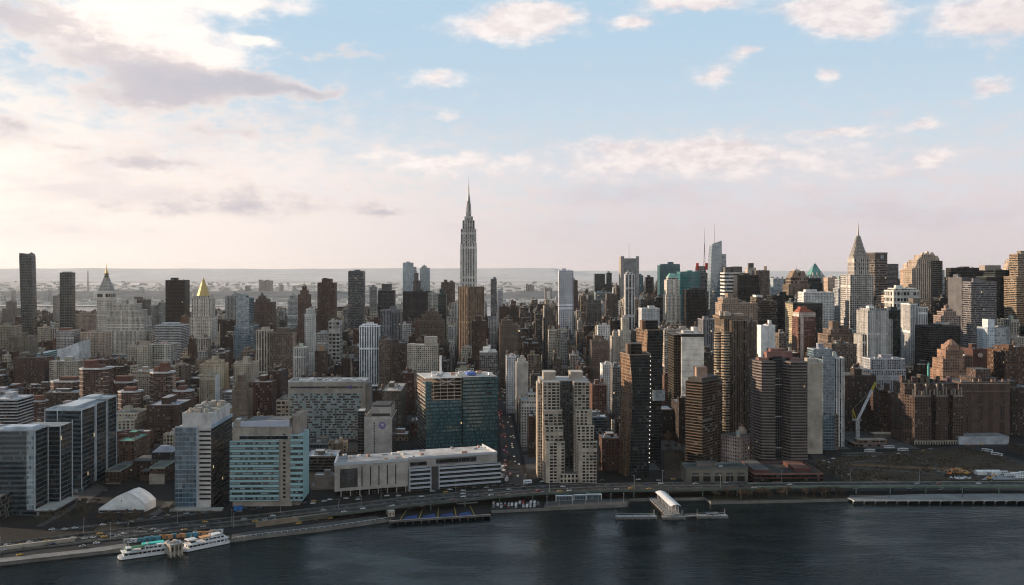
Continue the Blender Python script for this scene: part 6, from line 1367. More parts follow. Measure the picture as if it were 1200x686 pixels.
for i in range(16):                        # the lot by the left promenade
    p = P(14+i*12+vr.uniform(-3, 3), 641-i*1.35+vr.uniform(-1.5, 1.5), .04); nm, col_ = vr.choices(CARCOL, (3, 4, 3, 3, 2, 1, 1))[0]
    vehicle(p, .5+vr.uniform(-.1, .1), CAR, col_, f"{nm if nm != 'yellow' else 'yellow taxi'}{' car' if nm != 'yellow' else ''} parked on the apron above the left promenade", 'car', 'cars on the left apron')
for i, (x, y, dx) in enumerate(((1019, 529.8, 1), (1042, 525.6, 1), (1058, 528.6, 1), (948, 531.5, 1), (1157, 529.5, -1), (1168, 534, -1))):
    lb = ['white bus at the crane end of the street above the waste ground', 'white bus with dark windows nearest the arcade of the battlemented tower', 'white bus next to the corner of the waste ground', 'white bus at the foot of the tan loft', 'upper white bus on the lane right of the waste ground', 'lower white bus on the lane right of the waste ground'][i]
    vehicle(P(x, y, .05), .06 if dx > 0 else -.95, BUS, (.62, .63, .64), lb, 'bus', 'white buses', 1.0)
vehicle(P(780, 497, .05), .2, BUS, (.62, .07, .02), 'bright red-orange box truck between the rear copper tower and the balcony tower', 'truck', None, 1.0)

# ------------------------------------------------------------------ riverside structures
def sw(pts, z, extra=None): return [P(*p, z)[:2] for p in pts]
# walls beside the lower road
def wall_line(pts, hgt, label, col, t=1.2):
    m = MB(); L_ = dense([P(x, y, 0) for x, y in pts]); o_ = Vector(L_[0])
    for a, b in zip(L_[:-1], L_[1:]):
        a, b = Vector(a)-o_, Vector(b)-o_; d = (b-a).normalized(); nn = Vector((-d.y, d.x, 0))*t
        m.prism([tuple((a-nn)[:2]), tuple((b-nn)[:2]), tuple((b+nn)[:2]), tuple((a+nn)[:2])], 0, hgt, 'plain', col, top='plain', tcol=[c*1.2 for c in col])
    tag(obj('retaining_wall', m, None, tuple(o_)), label, 'wall')
wall_line(((-20, 648), (40, 641), (88, 635)), 3.2, 'long beige retaining wall between the two roadways at far left', (.30, .265, .215), 1.0)
wall_line(((300, 618), (345, 612), (386, 607)), 4.2, 'brown ribbed retaining wall under the highway above the promenade', (.20, .155, .11), .8)
# promenade railing
m = MB(); L_ = dense([P(x, y, .15) for x, y in ((272, 631.6), (300, 627.6), (380, 618.6), (440, 610.2), (456, 607.6))], 4.5); o_ = Vector(L_[0])
for a, b in zip(L_[:-1], L_[1:]):
    a, b = Vector(a)-o_, Vector(b)-o_; m.bar(tuple(a+Vector((0, 0, 1.1))), tuple(b+Vector((0, 0, 1.1))), .22, (.45, .45, .45)); m.bar(tuple(a), tuple(a+Vector((0, 0, 1.1))), .45, (.55, .55, .55))
tag(obj('railing', m, None, tuple(o_)), 'white posted railing along the edge of the middle promenade', 'railing')

# landing deck with blue bays and yellow lines
pp = [(456, 611.2), (575, 603.6), (571, 590.2), (472, 597.6)]; q = [Vector(P(*p, .6)) for p in pp]; o_ = q[0].copy()
q = [v-o_ for v in q]; q = [Vector((v.x, v.y, 0)) for v in q]
m = MB(); m.prism([tuple(v[:2]) for v in q], -1.2, 0, 'plain', (.12, .115, .11), top='asphalt', tcol=(.05, .05, .05)); deck = tag(obj('landing_deck', m, None, (o_.x, o_.y, .6)), 'dark riverside landing deck with blue bays and yellow stripes', 'deck')
def bil(u, v): return (q[0]*(1-u)*(1-v)+q[1]*u*(1-v)+q[2]*u*v+q[3]*(1-u)*v)
for i in range(5):
    u = .10+i*.185; m = MB(); a, b = bil(u, .02), bil(u-.05, .96); d = Vector((.35, 0, 0)); m.face([tuple(a-d+Vector((0, 0, .05))), tuple(a+d+Vector((0, 0, .05))), tuple(b+d+Vector((0, 0, .05))), tuple(b-d+Vector((0, 0, .05)))], 'plain', (.30, .20, .05)); obj('painted_line', m, deck)
    if i < 4:
        m = MB(); pts_ = [bil(u+.02, .08), bil(u+.165, .10), bil(u+.125, .42), bil(u+.03, .30)]; m.face([tuple(v+Vector((0, 0, .03))) for v in pts_], 'plain', (.012, .04, .15)); obj('blue_bay', m, deck)
m = MB(); a, b = bil(.0, .0), bil(1, 0); m.bar(tuple(a+Vector((0, 0, .5))), tuple(b+Vector((0, 0, .5))), .35, (.5, .42, .38)); obj('edge_rail', m, deck)
for i in range(14):
    m = MB(); a = bil(i/13, .03); m.cyl(a.x, a.y, .5, -3.6, .5, -1.2, 'plain', (.09, .08, .07), 8, top=False); obj('pile', m, deck)
c = P(548, 590.5, .6); m = MB(); m.box(-9, 9, 0, 6, 0, 4.2, 'ribbon', (.34, .36, .38), bw=3, fh=4); m.solid(-9.4, 9.4, -.4, 6.4, 4.2, 4.6, (.28, .3, .32)); tag(obj('terminal_office', m, None, c, .3), 'small grey flat-roofed office at the back of the landing deck', 'building')
c = P(459, 606, .6); m = MB(); m.box(-2.5, 2.5, 0, 5, 0, 4.5, 'punched_small', (.40, .33, .26)); m.solid(-2.8, 2.8, -.3, 5.3, 4.5, 4.8, (.34, .3, .25)); tag(obj('gate_booth', m, None, c, .3), 'small beige booth at the left end of the landing deck', 'booth')

# plaza shelters
for i, (x, y, wdt, lab) in enumerate(((661, 587.3, 15, 'left white-framed shelter on the ferry plaza'), (680, 586.2, 12, 'middle white-framed shelter on the ferry plaza'), (696, 585.6, 14, 'right white-roofed shelter on the ferry plaza'))):
    c = P(x, y, .15); t_ = link('shelter', None, None, c, .05); tag(t_, lab, 'shelter', 'ferry plaza shelters')
    m = MB(); m.solid(-wdt/2, wdt/2, -1.8, 1.8, 4.6, 5.0, (.58, .59, .6)); obj('roof', m, t_)
    for sx in (-1, 1):
        for sy in (-1.5, 1.5):
            m = MB(); m.solid(sx*(wdt/2-.3)-.25, sx*(wdt/2-.3)+.25, sy-.25, sy+.25, 0, 4.6, (.5, .5, .5)); obj('post', m, t_)
    m = MB(); m.box(-wdt/2+1, wdt/2-1, 1.2, 1.5, 0, 3.4, 'curtain_blue', (.3, .33, .36), bw=2, fh=4); obj('screen', m, t_)
for i in range(7):
    c = P(641+i*15, 592.8-i*.6, .15); m = MB(); m.bar((0, 0, 0), (0, 0, 8), .22, (.35, .35, .35)); m.solid(-.3, .3, -.3, .3, 8, 8.4, (.5, .5, .5)); o = tag(obj('lamp_post', m, None, c), 'slim grey lamp post standing in the row along the ferry plaza edge', 'street lamp', 'lamp posts of the ferry plaza')

# ferry landing: ramp, white canopy, floats
a0, a1 = Vector(P(764, 583.6, .8)), Vector(P(785, 604, .8)); c = (a0+a1)/2; d = (a1-a0); Lg = d.length; rz = math.atan2(d.y, d.x)
t_ = link('ferry_landing', None, None, (c.x, c.y, 0), rz); tag(t_, 'ferry landing ramp beneath a long white canopy, reaching into the river', 'pier')
m = MB(); m.solid(-Lg/2, Lg/2, -3.4, 3.4, .3, .9, (.24, .23, .22)); obj('deck', m, t_)
for i in range(9):
    m = MB(); x = -Lg/2+4+i*(Lg-8)/8; m.cyl(x, -3, .4, -3.4, .4, 2, 'plain', (.08, .075, .07), 8); m.cyl(x, 3, .4, -3.4, .4, 2, 'plain', (.08, .075, .07), 8); obj('pile', m, t_)
for i in range(11):
    m = MB(); x = -Lg*.40+i*(Lg*.78)/10; m.bar((x, 3.2, .9), (x, 3.6, 7), .35, (.5, .5, .5)); m.bar((x, 9.6, .9), (x, 9.2, 7), .35, (.5, .5, .5)); obj('post', m, t_)
m = MB(); n_ = 8
for i in range(n_):
    y0, y1 = 2.2+i*8.6/n_, 2.2+(i+1)*8.6/n_; z0, z1 = 7+1.2*math.sin(math.pi*i/n_), 7+1.2*math.sin(math.pi*(i+1)/n_)
    m.face([(-Lg*.44, y0, z0), (Lg*.42, y0, z0), (Lg*.42, y1, z1), (-Lg*.44, y1, z1)][::-1] if False else [(-Lg*.44, y0, z0), (-Lg*.44, y1, z1), (Lg*.42, y1, z1), (Lg*.42, y0, z0)][::-1], 'smooth', (.70, .69, .69))
for s_ in (2.2, 10.8): m.solid(-Lg*.44, Lg*.42, s_-.15, s_+.15, 6.7, 7.05, (.6, .6, .6))
obj('canopy', m, t_)
m = MB(); m.solid(-Lg*.40, Lg*.46, 3.4, 9.8, .3, .92, (.22, .21, .2)); obj('deck', m, t_)
def float_(x0, x1, y, w, label, cab=False):
    a, b = Vector(P(x0, y, -1.2)), Vector(P(x1, y-.3, -1.2)); c = (a+b)/2; L2 = (b-a).length
    o = link('float_barge', None, None, (c.x, c.y, WZ), math.atan2((b-a).y, (b-a).x)); tag(o, label, 'barge')
    m = MB(); m.solid(-L2/2, L2/2, -w/2, w/2, -.4, 1.7, (.13, .125, .12)); m.solid(-L2/2+.5, L2/2-.5, -w/2+.5, w/2-.5, 1.7, 1.8, (.30, .29, .28)); obj('hull', m, o)
    for i in range(int(L2/6)+1):
        m = MB(); x = -L2/2+.6+i*(L2-1.2)/max(1, int(L2/6)); m.cyl(x, -w/2-.3, .38, -2, .38, 3.0, 'plain', (.2, .19, .18), 8); obj('fender_post', m, o)
    m = MB(); m.bar((-L2/2+1, -w/2+.6, 2.9), (L2/2-1, -w/2+.6, 2.9), .18, (.4, .4, .4)); m.bar((-L2/2+1, w/2-.6, 2.9), (L2/2-1, w/2-.6, 2.9), .18, (.4, .4, .4)); obj('rail', m, o)
    for s_ in (-1, 1):
        m = MB(); m.cyl(s_*(L2/2-1), w/2, .5, -2, .5, 6, 'plain', (.14, .13, .12), 8); obj('mooring_pile', m, o)
    if cab:
        m = MB(); m.box(-L2*.2, L2*.2, -1.5, 2.5, 1.8, 4.0, 'ribbon', (.42, .42, .42), bw=2, fh=2.5); obj('cabin', m, o)
float_(721, 769, 605.5, 8, 'long floating landing barge left of the white canopy'); float_(776, 802, 606, 7, 'short floating landing under the end of the white canopy'); float_(817, 852, 604.6, 8, 'floating landing barge right of the white canopy with a low cabin', True)
m = MB(); a, b = Vector(P(802, 604.6, 0)), Vector(P(818, 603.8, 0)); c = (a+b)/2; L2 = (b-a).length; m.solid(-L2/2, L2/2, -1, 1, -.6, -.2, (.3, .3, .3)); m.bar((-L2/2, -1, 1), (L2/2, -1, 1), .15, (.4, .4, .4)); m.bar((-L2/2, 1, 1), (L2/2, 1, 1), .15, (.4, .4, .4)); tag(obj('gangway', m, None, tuple(c), math.atan2((b-a).y, (b-a).x)), 'narrow gangway between canopy landing and the right float', 'gangway')

# pale pier on piles at the right
pp = [(993, 583.4), (1001, 587), (1230, 586.6), (1230, 578.6), (1080, 579.2), (1056, 580.2)]; q = [P(*p, .5)[:2] for p in pp]; o_ = q[0]
q = [(a-o_[0], b-o_[1]) for a, b in q]
m = MB(); m.prism(q, -.55, .15, 'plain', (.40, .39, .385), top='pale_paving', tcol=(.5, .5, .5)); pier = tag(obj('pier', m, None, (o_[0], o_[1], .5)), 'long pale concrete pier deck standing on piles at the right', 'pier')
for i in range(19):
    m = MB(); x = q[1][0]+i*(q[2][0]-q[1][0])/18; m.solid(x-.45, x+.45, q[1][1]+1.6, q[1][1]+2.5, -3.6, -.55, (.16, .155, .15)); m.solid(x-.6, x+.6, q[1][1]-.35, q[1][1]+2.6, -.95, -.5, (.36, .35, .34)); obj('pile', m, pier)
m = MB(); m.bar((q[1][0], q[1][1]+.4, 1.1), (q[2][0], q[2][1]+.4, 1.1), .15, (.3, .3, .3)); obj('rail', m, pier)
for px, lb in ((1042, 'left'), (1128, 'right')):
    c = P(px, 583, .65); m = MB(); m.bar((0, 0, 0), (0, 0, 3.4), .5, (.05, .05, .055), 'plain', .3); m.cyl(0, 0, .5, 3.4, .1, 4.1, 'plain', (.05, .05, .05), 8); tag(obj('bollard_post', m, None, c), f'dark short post on the pale pier deck, {lb} of the two', 'post', 'posts on the pale pier')

# ferries at the left and the dock house between them
def ferry(x0, y0, x1, y1, label, accent, seed):
    r_ = random.Random(seed); a, b = Vector(P(x0, y0, WZ)), Vector(P(x1, y1, WZ)); c = (a+b)/2; L2 = (b-a).length; W2 = 9.5
    o = link('ferry', None, None, (c.x, c.y+2, WZ), math.atan2((b-a).y, (b-a).x)); tag(o, label, 'ferry', 'moored ferries')
    def hullpts(k): return [(-L2/2*k, -W2*.22), (-L2/2*.88*k, -W2/2), (L2/2*.9, -W2/2), (L2/2, -W2*.36), (L2/2, W2*.36), (L2/2*.9, W2/2), (-L2/2*.88*k, W2/2), (-L2/2*k, W2*.22)]
    m = MB(); m.prism(hullpts(.97), -.5, .4, 'plain', (.02, .02, .022), pts1=hullpts(1), top='none'); m.prism(hullpts(1), .4, 2.2, 'smooth', (.62, .62, .63), top='plain', tcol=(.35, .36, .37)); obj('hull', m, o)
    m = MB(); m.box(-L2*.40, L2*.45, -W2*.44, W2*.44, 2.2, 4.6, 'loggia', (.62, .62, .63), bw=3.2, fh=2.4, tcol=(.5, .51, .52)); obj('lower_cabin', m, o)
    m = MB(); m.solid(-L2*.43, L2*.47, -W2*.48, W2*.48, 4.6, 5.0, (.62, .62, .63)); obj('upper_deck', m, o)
    m = MB(); m.box(-L2*.05, L2*.38, -W2*.36, W2*.36, 5.0, 7.3, 'loggia', (.60, .6, .61), bw=3, fh=2.3, tcol=(.5, .5, .5)); obj('upper_cabin', m, o)
    m = MB(); m.prism([(-L2*.34, -W2*.3), (-L2*.24, -W2*.3), (-L2*.24, W2*.3), (-L2*.34, W2*.3)], 5.0, 7.6, 'ribbon', (.62, .62, .63), bw=2, fh=2.6, top='plain', tcol=(.6, .6, .6)); obj('wheelhouse', m, o)
    for j, (xa, xb, ya, yb_, z, cc) in enumerate(accent):
        m = MB(); m.solid(L2*xa, L2*xb, W2*ya, W2*yb_, z, z+.5, cc); obj('awning', m, o)
        for x in (L2*xa+.3, L2*xb-.3):
            for y in (W2*ya+.3, W2*yb_-.3): mm = MB(); mm.bar((x, y, 5.0), (x, y, z), .16, (.4, .4, .4)); obj('awning_post', mm, o)
    m = MB(); m.cyl(L2*.1, 0, .9, 7.3, .8, 9.6, 'plain', (.5, .5, .5), 10); obj('funnel', m, o)
    m = MB(); m.bar((-L2*.29, 0, 7.6), (-L2*.29, 0, 12), .22, (.5, .5, .5), 'plain', .1); obj('mast', m, o)
    m = MB()
    for y in (-W2*.47, W2*.47):
        m.bar((-L2*.43, y, 6), (L2*.46, y, 6), .12, (.55, .55, .55))
        for i in range(14): x = -L2*.43+i*L2*.89/13; m.bar((x, y, 5), (x, y, 6), .1, (.55, .55, .55))
    obj('rail', m, o)
    return o
ferry(137, 656.5, 194, 648.5, 'white double-deck ferry with green and turquoise awnings, moored at the left', [(-.22, .02, -.4, .1, 7.4, (.03, .16, .09)), (0, .46, -.1, .46, 8.0, (.04, .42, .36)), (-.36, -.2, -.2, .45, 6.6, (.05, .22, .12)), (.28, .44, -.46, -.1, 7.6, (.6, .6, .6))], 1)
ferry(212, 647.5, 266, 636.5, 'white ferry with orange and white awnings, moored right of the dock house', [(-.4, -.2, -.3, .4, 7.6, (.62, .62, .62)), (-.12, .08, -.4, .2, 7.9, (.60, .33, .16)), (.15, .34, -.2, .4, 8.0, (.55, .55, .55))], 2)
a, b = Vector(P(196, 649, 0)), Vector(P(211, 646, 0)); c = (a+b)/2; L2 = (b-a).length
t_ = link('dock_house', None, None, (c.x, c.y+1.5, WZ), math.atan2((b-a).y, (b-a).x)); tag(t_, 'beige open dock house on piles between the two moored ferries', 'dock house')
m = MB(); m.solid(-L2/2, L2/2, -3.5, 6, 1.6, 2.2, (.30, .27, .23)); obj('deck', m, t_)
for x in (-L2/2+.5, -L2/6, L2/6, L2/2-.5):
    m = MB(); m.solid(x-.45, x+.45, -3.9, -3.0, -1, 8.5, (.36, .31, .25)); obj('pillar', m, t_)
m = MB(); m.solid(-L2/2-.3, L2/2+.3, -4.1, 6.3, 8.5, 9.2, (.33, .31, .29)); obj('roof', m, t_)
m = MB(); m.box(-L2/2+1, L2/2-1, -2.9, 5, 2.2, 8.45, 'loggia', (.30, .26, .21), bw=3.2, fh=6); obj('wall', m, t_)
for i in range(10):
    m = MB(); x, y = vr.uniform(-L2/2, L2/2), vr.uniform(-3, 5); m.solid(x-.8, x+.8, y-.6, y+.6, 9.2, 9.2+vr.uniform(.8, 2.2), vr.choice([(.5, .5, .52), (.3, .3, .3), (.55, .4, .3)])); obj('roof_gear', m, t_)
for i in range(15):                        # sheds and crates behind the ferries
    x = 150+i*7.7+vr.uniform(-2, 2); c = P(x, 636.5-(x-150)*.105+vr.uniform(-1.5, .5), .02); w = vr.uniform(1.6, 4); cc, nm = vr.choice([((.55, .55, .56), 'white'), ((.3, .3, .31), 'grey'), ((.45, .22, .1), 'orange'), ((.06, .22, .3), 'blue')])
    m = MB(); m.solid(-w, w, -1.2, 1.2, 0, 2.5, cc); m.solid(-w-.15, w+.15, -1.35, 1.35, 2.5, 2.7, [c_*.8 for c_ in cc]); m.solid(-.5, .5, -1.26, -1.19, 0, 2.0, (.08, .08, .08)); tag(obj('storage_shed', m, None, c, .1), f'small {nm} shed on the quay behind the moored ferries', 'shed', 'sheds on the ferry quay')

m = MB(); kk_ = 952/F
for i in range(5):
    cc_ = (815+i*13.4-840.5)*kk_; m = MB(); m.solid(cc_-3.6, cc_+3.6, -.12, .03, 0, 7.0, (.012, .012, .012)); obj('doorway', m, GAR)
    m = MB(); m.solid(cc_-3.2, cc_+3.2, -.10, .03, 8.6, 10.2, (.05, .05, .05)); obj('window_band', m, GAR)
m = MB(); m.parapet((804-840.5)*kk_, (877-840.5)*kk_, 0, 24, zat(549, 952), .7, .6, (.20, .24, .25)); obj('parapet', m, GAR)
# white tent
h = H('event_tent', 'large white peaked tent on the ground before the brick hospital', 'tent', 116, 169, 838)
w = (169-116)*h.k; pr_ = [(-w/2, 0), (-w/2, 3.4), (-w*.30, 8.6), (-w*.12, 13.2), (w*.02, 15.8), (w*.13, 16.8), (w*.24, 15.2), (w*.38, 11.5), (w/2, 7.0), (w/2, 0)]
L3 = 20
m = h.mb
def tp(p, y): return (p[0]+y*.16, y, p[1])
m.face([tp((a, b), 0) for a, b in pr_][::-1], 'plain', (.66, .65, .64)); m.face([tp((a, b), L3) for a, b in pr_], 'plain', (.6, .6, .6))
for (a, b), (c_, d_) in zip(pr_[:-1], pr_[1:]): m.face([tp((a, b), 0), tp((a, b), L3), tp((c_, d_), L3), tp((c_, d_), 0)], 'plain', (.70, .69, .68))
h.grow(-w/2, w/2+8, 0, L3); o = h.done(578, 606)
m = MB(); m.box(-w/2+.5, w/2-.5, -.25, -.05, 0, 2.4, 'ribbon', (.3, .32, .34), bw=3, fh=2.5); h.part('window_band', m)
for x in (w*.12, w*.3):
    m = MB(); m.solid(x-1, x+1, -.4, -.05, 0, 3, (.10, .06, .04)); h.part('door', m)
for yy in (0.2, 4.1, 8, 12, 16, 19.7):
    m = MB()
    for (a, b), (c_, d_) in zip(pr_[1:-2], pr_[2:-1]): m.bar(tp((a, b+.05), yy), tp((c_, d_+.05), yy), .26, (.52, .52, .52))
    h.part('seam', m)
m = MB(); m.cyl(w*.0, -.3, .35, 9.4, .35, 10.6, 'plain', (.1, .1, .1), 8); h.part('vent', m)

# tower crane by the waste ground
B0 = Vector(P(1005, 513, 0)); k_ = B0.y/F
t_ = link('tower_crane', None, None, tuple(B0)); tag(t_, 'white lattice luffing crane with yellow tip beside the waste ground', 'crane')
def X_(px): return (px-1005)*k_
def Z_(py): return zat(py, B0.y)
m = MB(); m.solid(-1.9, 1.9, -1.9, 1.9, 0, 1.2, (.4, .4, .4))
for sx in (-1.5, 1.5):
    for sy in (-1.5, 1.5): m.bar((sx, sy, 0), (sx, sy, Z_(493)), .5, (.66, .66, .67))
nb_ = 8
for i in range(nb_):
    z0, z1 = Z_(493)*i/nb_, Z_(493)*(i+1)/nb_
    for s_ in (-1.5, 1.5): m.bar((-1.5, s_, z0), (1.5, s_, z1), .35, (.66, .66, .67)); m.bar((s_, -1.5, z1), (s_, 1.5, z0), .35, (.66, .66, .67)); m.bar((-1.5, s_, z1), (1.5, s_, z1), .35, (.66, .66, .67))
obj('mast', m, t_)
j0, j1 = Vector((X_(1006), 0, Z_(492))), Vector((X_(1026.5), 0, Z_(449)))
def jib(f0, f1, col, name):
    m = MB(); n = int((f1-f0)*26)
    for i in range(n):
        a = j0+(j1-j0)*(f0+(f1-f0)*i/n); b = j0+(j1-j0)*(f0+(f1-f0)*(i+1)/n); wd_ = 1.25
        s_ = Vector((0, wd_, 0)); u_ = Vector((-.9, 0, .43))*2.0
        for p_, q_ in ((a-s_, b-s_), (a+s_, b+s_), (a+u_, b+u_), (a-s_, b+u_), (a+s_, b+u_), (a-s_, b+s_)): m.bar(tuple(p_), tuple(q_), .62, col)
    obj(name, m, t_)
jib(0, .8, (.62, .62, .64), 'jib'); jib(.8, 1, (.55, .42, .06), 'jib_tip')
m = MB(); c0, c1 = Vector((X_(1004), 0, Z_(493))), Vector((X_(999.4), 0, Z_(479.5)))
m.bar(tuple(c0), tuple(c1), .8, (.50, .38, .05)); m.bar(tuple(c1), (X_(999.6), 0, Z_(491)), .6, (.5, .38, .05)); m.bar((X_(999.4), 0, Z_(492)), (X_(1007), 0, Z_(492)), 1.2, (.55, .55, .56)); m.solid(X_(998.6), X_(1000.6), -1.5, 1.5, Z_(493.5), Z_(490.6), (.3, .3, .3)); obj('counter_jib', m, t_)
m = MB(); m.box(X_(1006.5), X_(1009.2), -1.6, 1.6, Z_(493.6), Z_(490.8), 'ribbon', (.66, .66, .67), bw=2, fh=3); obj('cab', m, t_)
m = MB(); m.bar(tuple(c1), tuple(j0+(j1-j0)*.82), .22, (.25, .25, .25)); m.bar(tuple(j0+(j1-j0)*.98), (X_(1009), 0, Z_(470)), .2, (.25, .25, .25)); obj('cable', m, t_)
c = P(1022, 524, 0); m = MB()
m.box(-20, 20, 0, 22, 0, 3.4, 'loggia', (.14, .09, .07), bw=5, fh=3.5, tcol=(.16, .12, .10)); m.box(-12, 22, 8, 24, 3.4, 6.4, 'loggia', (.16, .11, .085), bw=5, fh=3, tcol=(.30, .25, .2))
o = tag(obj('building_site', m, None, c, A), 'low brown concrete floors of a building site at the foot of the crane', 'building site')
for i in range(16):
    m = MB(); x = vr.uniform(-18, 18); m.bar((x, vr.uniform(0, 20), 3.4), (x, 2, 3.4+vr.uniform(2, 5)), .35, (.35, .25, .16)); obj('column', m, o)
m = MB(); c = P(1040, 514, 0); m.solid(-16, 16, 0, 12, 0, 5.4, (.16, .13, .11)); m.solid(-16.4, 16.4, -.4, 12.4, 5.4, 6, (.44, .37, .29)); tag(obj('site_shed', m, None, c, A), 'long low shed with a sunlit beige roof behind the building site', 'shed')
m = MB(); c = Vector(P(1012, 535.5, 0)); 
for i in range(14): m.solid(i*3.6-25, i*3.6-24.5, -.3, .3, 0, 4.5, (.12, .12, .11))
m.solid(-25.4, 22.4, -.3, .3, 3.9, 4.6, (.17, .17, .16)); m.solid(-25.4, 22.4, -.2, .2, 1.6, 2.0, (.15, .15, .14)); tag(obj('site_fence', m, None, tuple(c), .06), 'dark post fence along the upper edge of the waste ground', 'fence')

# excavators, debris, trailers on the waste ground
def excavator(px, py, rz, label, col):
    o = link('excavator', None, None, P(px, py, .06), rz); tag(o, label, 'excavator', 'excavators on the waste ground')
    for y in (-1.3, 1.3): m = MB(); m.prism([(-2.2, y-.4), (2.2, y-.4), (2.2, y+.4), (-2.2, y+.4)], 0, .95, 'plain', (.03, .03, .03)); obj('track', m, o)
    m = MB(); m.solid(-2.4, 1.5, -1.5, 1.5, .95, 2.3, col); m.solid(-2.6, -1.6, -1.4, 1.4, 2.3, 2.7, [c_*.8 for c_ in col]); obj('body', m, o)
    m = MB(); m.box(.2, 1.7, .2, 1.5, 2.3, 3.6, 'curtain_dark', col, bw=1.4, fh=1.6); obj('cab', m, o)
    m = MB(); m.bar((1.2, -.3, 2.0), (4.4, -.3, 5.6), .7, col); m.bar((4.4, -.3, 5.6), (7.0, -.3, 3.2), .55, col); obj('boom', m, o)
    m = MB(); m.prism([(6.5, -.9), (7.4, -.9), (7.4, .3), (6.5, .3)], 1.8, 3.2, 'plain', (.12, .1, .08)); obj('bucket', m, o)
excavator(1113, 556.5, .5, 'orange excavator at the left of the rubble heap', (.50, .17, .06)); excavator(1123, 555.5, 1.9, 'orange excavator on the middle of the rubble heap', (.52, .22, .09)); excavator(1132, 556, 2.7, 'yellow excavator right of the rubble heap', (.52, .32, .06)); excavator(1160, 562, .3, 'small yellow excavator on the gravel yard near the highway', (.55, .30, .05))
m = MB(); r_ = random.Random(5)
for i in range(90):
    x, y = r_.gauss(0, 7.5), r_.gauss(0, 3.5); s_ = r_.uniform(.5, 1.6); m.bar((x, y, 0), (x+r_.uniform(-1.4, 1.4), y+r_.uniform(-1, 1), max(.4, 5.0*math.exp(-(x/8)**2-(y/5)**2))), s_, r_.choice([(.46, .24, .13), (.40, .30, .2), (.3, .14, .09), (.45, .33, .2)]))
tag(obj('rubble_heap', m, None, P(1122, 553.5, .06)), 'sunlit orange-brown rubble heap amid the excavators', 'rubble heap')
m = MB()
for i in range(26): x, y = r_.gauss(0, 5), r_.gauss(0, 2); m.cyl(x, y, r_.uniform(1, 2), 0, .4, r_.uniform(.6, 1.6), 'plain', (.45, .46, .48), 7)
tag(obj('gravel_heap', m, None, P(1124, 560.5, .06)), 'pale gravel heap in front of the rubble', 'heap')
m = MB(); m.solid(-12, 12, 0, 7, 0, 3.4, (.58, .58, .59)); m.prism([(-12.3, -.3), (12.3, -.3), (12.3, 7.3), (-12.3, 7.3)], 3.4, 4.6, 'plain', (.62, .61, .6), pts1=[(-12.3, 3), (12.3, 3), (12.3, 4), (-12.3, 4)], top='plain', tcol=(.6, .6, .6)); m.solid(-2, 2, -.1, .02, 0, 2.8, (.2, .2, .2)); tag(obj('site_shed', m, None, P(1159, 557, .1), A), 'long white gable-roofed shed on the gravel yard', 'shed')
for i, (x, y, s_, rz, lb) in enumerate(((1176, 556, 4, .0, 'white site trailer nearest the long white shed'), (1183, 558.6, 5, .15, 'white site trailer second from the long shed'), (1190, 557.6, 4.5, -.1, 'white site trailer with a lit side, third from the long shed'), (1196, 561, 5, .1, 'white site trailer nearest the highway at the right edge'), (1199, 556.6, 4, 0, 'white site trailer furthest back at the right edge'))):
    t_ = link('site_trailer', None, None, P(x, y, .1), rz); tag(t_, lb, 'trailer', 'site trailers')
    m = MB(); m.solid(-s_, s_, -1.3, 1.3, .6, 3.4, (.6, .6, .6)); obj('body', m, t_)
    m = MB()
    for f in (-.5, 0, .5): m.solid(s_*f-.5, s_*f+.5, -1.36, -1.29, 1.6, 2.5, (.06, .06, .07))
    obj('window_band', m, t_); m = MB(); m.solid(s_*.75-.4, s_*.75+.4, -1.36, -1.29, .7, 2.7, (.25, .25, .26)); obj('door', m, t_)
    for f in (-.5, .5): m = MB(); m.cyl(s_*f, -1, .45, 0, .45, .6, 'plain', (.03, .03, .03), 8); obj('wheel', m, t_)
tufts = MB(); r_ = random.Random(31)
wpoly = ((990, 563.8), (1145, 563.4), (1150, 557), (1178, 553), (1200, 545.5), (1172, 534), (1150, 529), (1130, 526.5), (1066, 528.5), (1010, 533), (950, 539), (958, 546))
def in_px(x, y, poly):
    ins = False
    for i in range(len(poly)):
        (x1, y1), (x2, y2) = poly[i], poly[i-1]
        if (y1 > y) != (y2 > y) and x < (x2-x1)*(y-y1)/(y2-y1)+x1: ins = not ins
    return ins
for i in range(5200):
    x, y = r_.uniform(945, 1205), r_.uniform(526, 564)
    if not in_px(x, y, wpoly) or math.sin(x*.11+y*.3)+math.sin(x*.043-y*.21)+r_.gauss(0, .7) < .1: continue
    p = P(x, y, .05); hh = r_.uniform(.4, 1.5); cc = r_.choice([(.075, .052, .03), (.05, .036, .022), (.11, .085, .05), (.035, .034, .018)])
    for k_ in range(3):
        a_ = r_.uniform(0, 6.28); w_ = r_.uniform(.5, 1.3); tufts.face([(p[0]-w_*math.cos(a_), p[1]-w_*math.sin(a_), .05), (p[0]+w_*math.cos(a_), p[1]+w_*math.sin(a_), .05), (p[0]+r_.uniform(-.4, .4), p[1]+r_.uniform(-.4, .4), hh)], 'plain', cc)
tag(obj('scrub', tufts), 'dry brown scrub scattered over the waste ground', 'scrub', kind='stuff')
for ln in (((1150, 559), (1100, 556), (1050, 552), (1005, 549), (968, 545)), ((1060, 531), (1085, 540), (1098, 550), (1112, 557)), ((985, 543), (1020, 540), (1064, 541), (1100, 545))):
    m, _, _ = strip('dirt_track', dense([P(x, y, .07) for x, y in ln]), 5, 0, 'paving', sidecol=(.1, .1, .1)); tag(obj('dirt_track', m), kind='structure')
for ln, w_ in ((((46, 617), (64, 607), (96, 588), (122, 572)), 6), (((178, 604), (192, 596), (199, 588)), 7), (((60, 622), (150, 612), (205, 605), (262, 598)), 8)):
    m, _, _ = strip('path', dense([P(x, y, .09) for x, y in ln]), w_, 0, 'paving'); tag(obj('path', m), kind='structure')
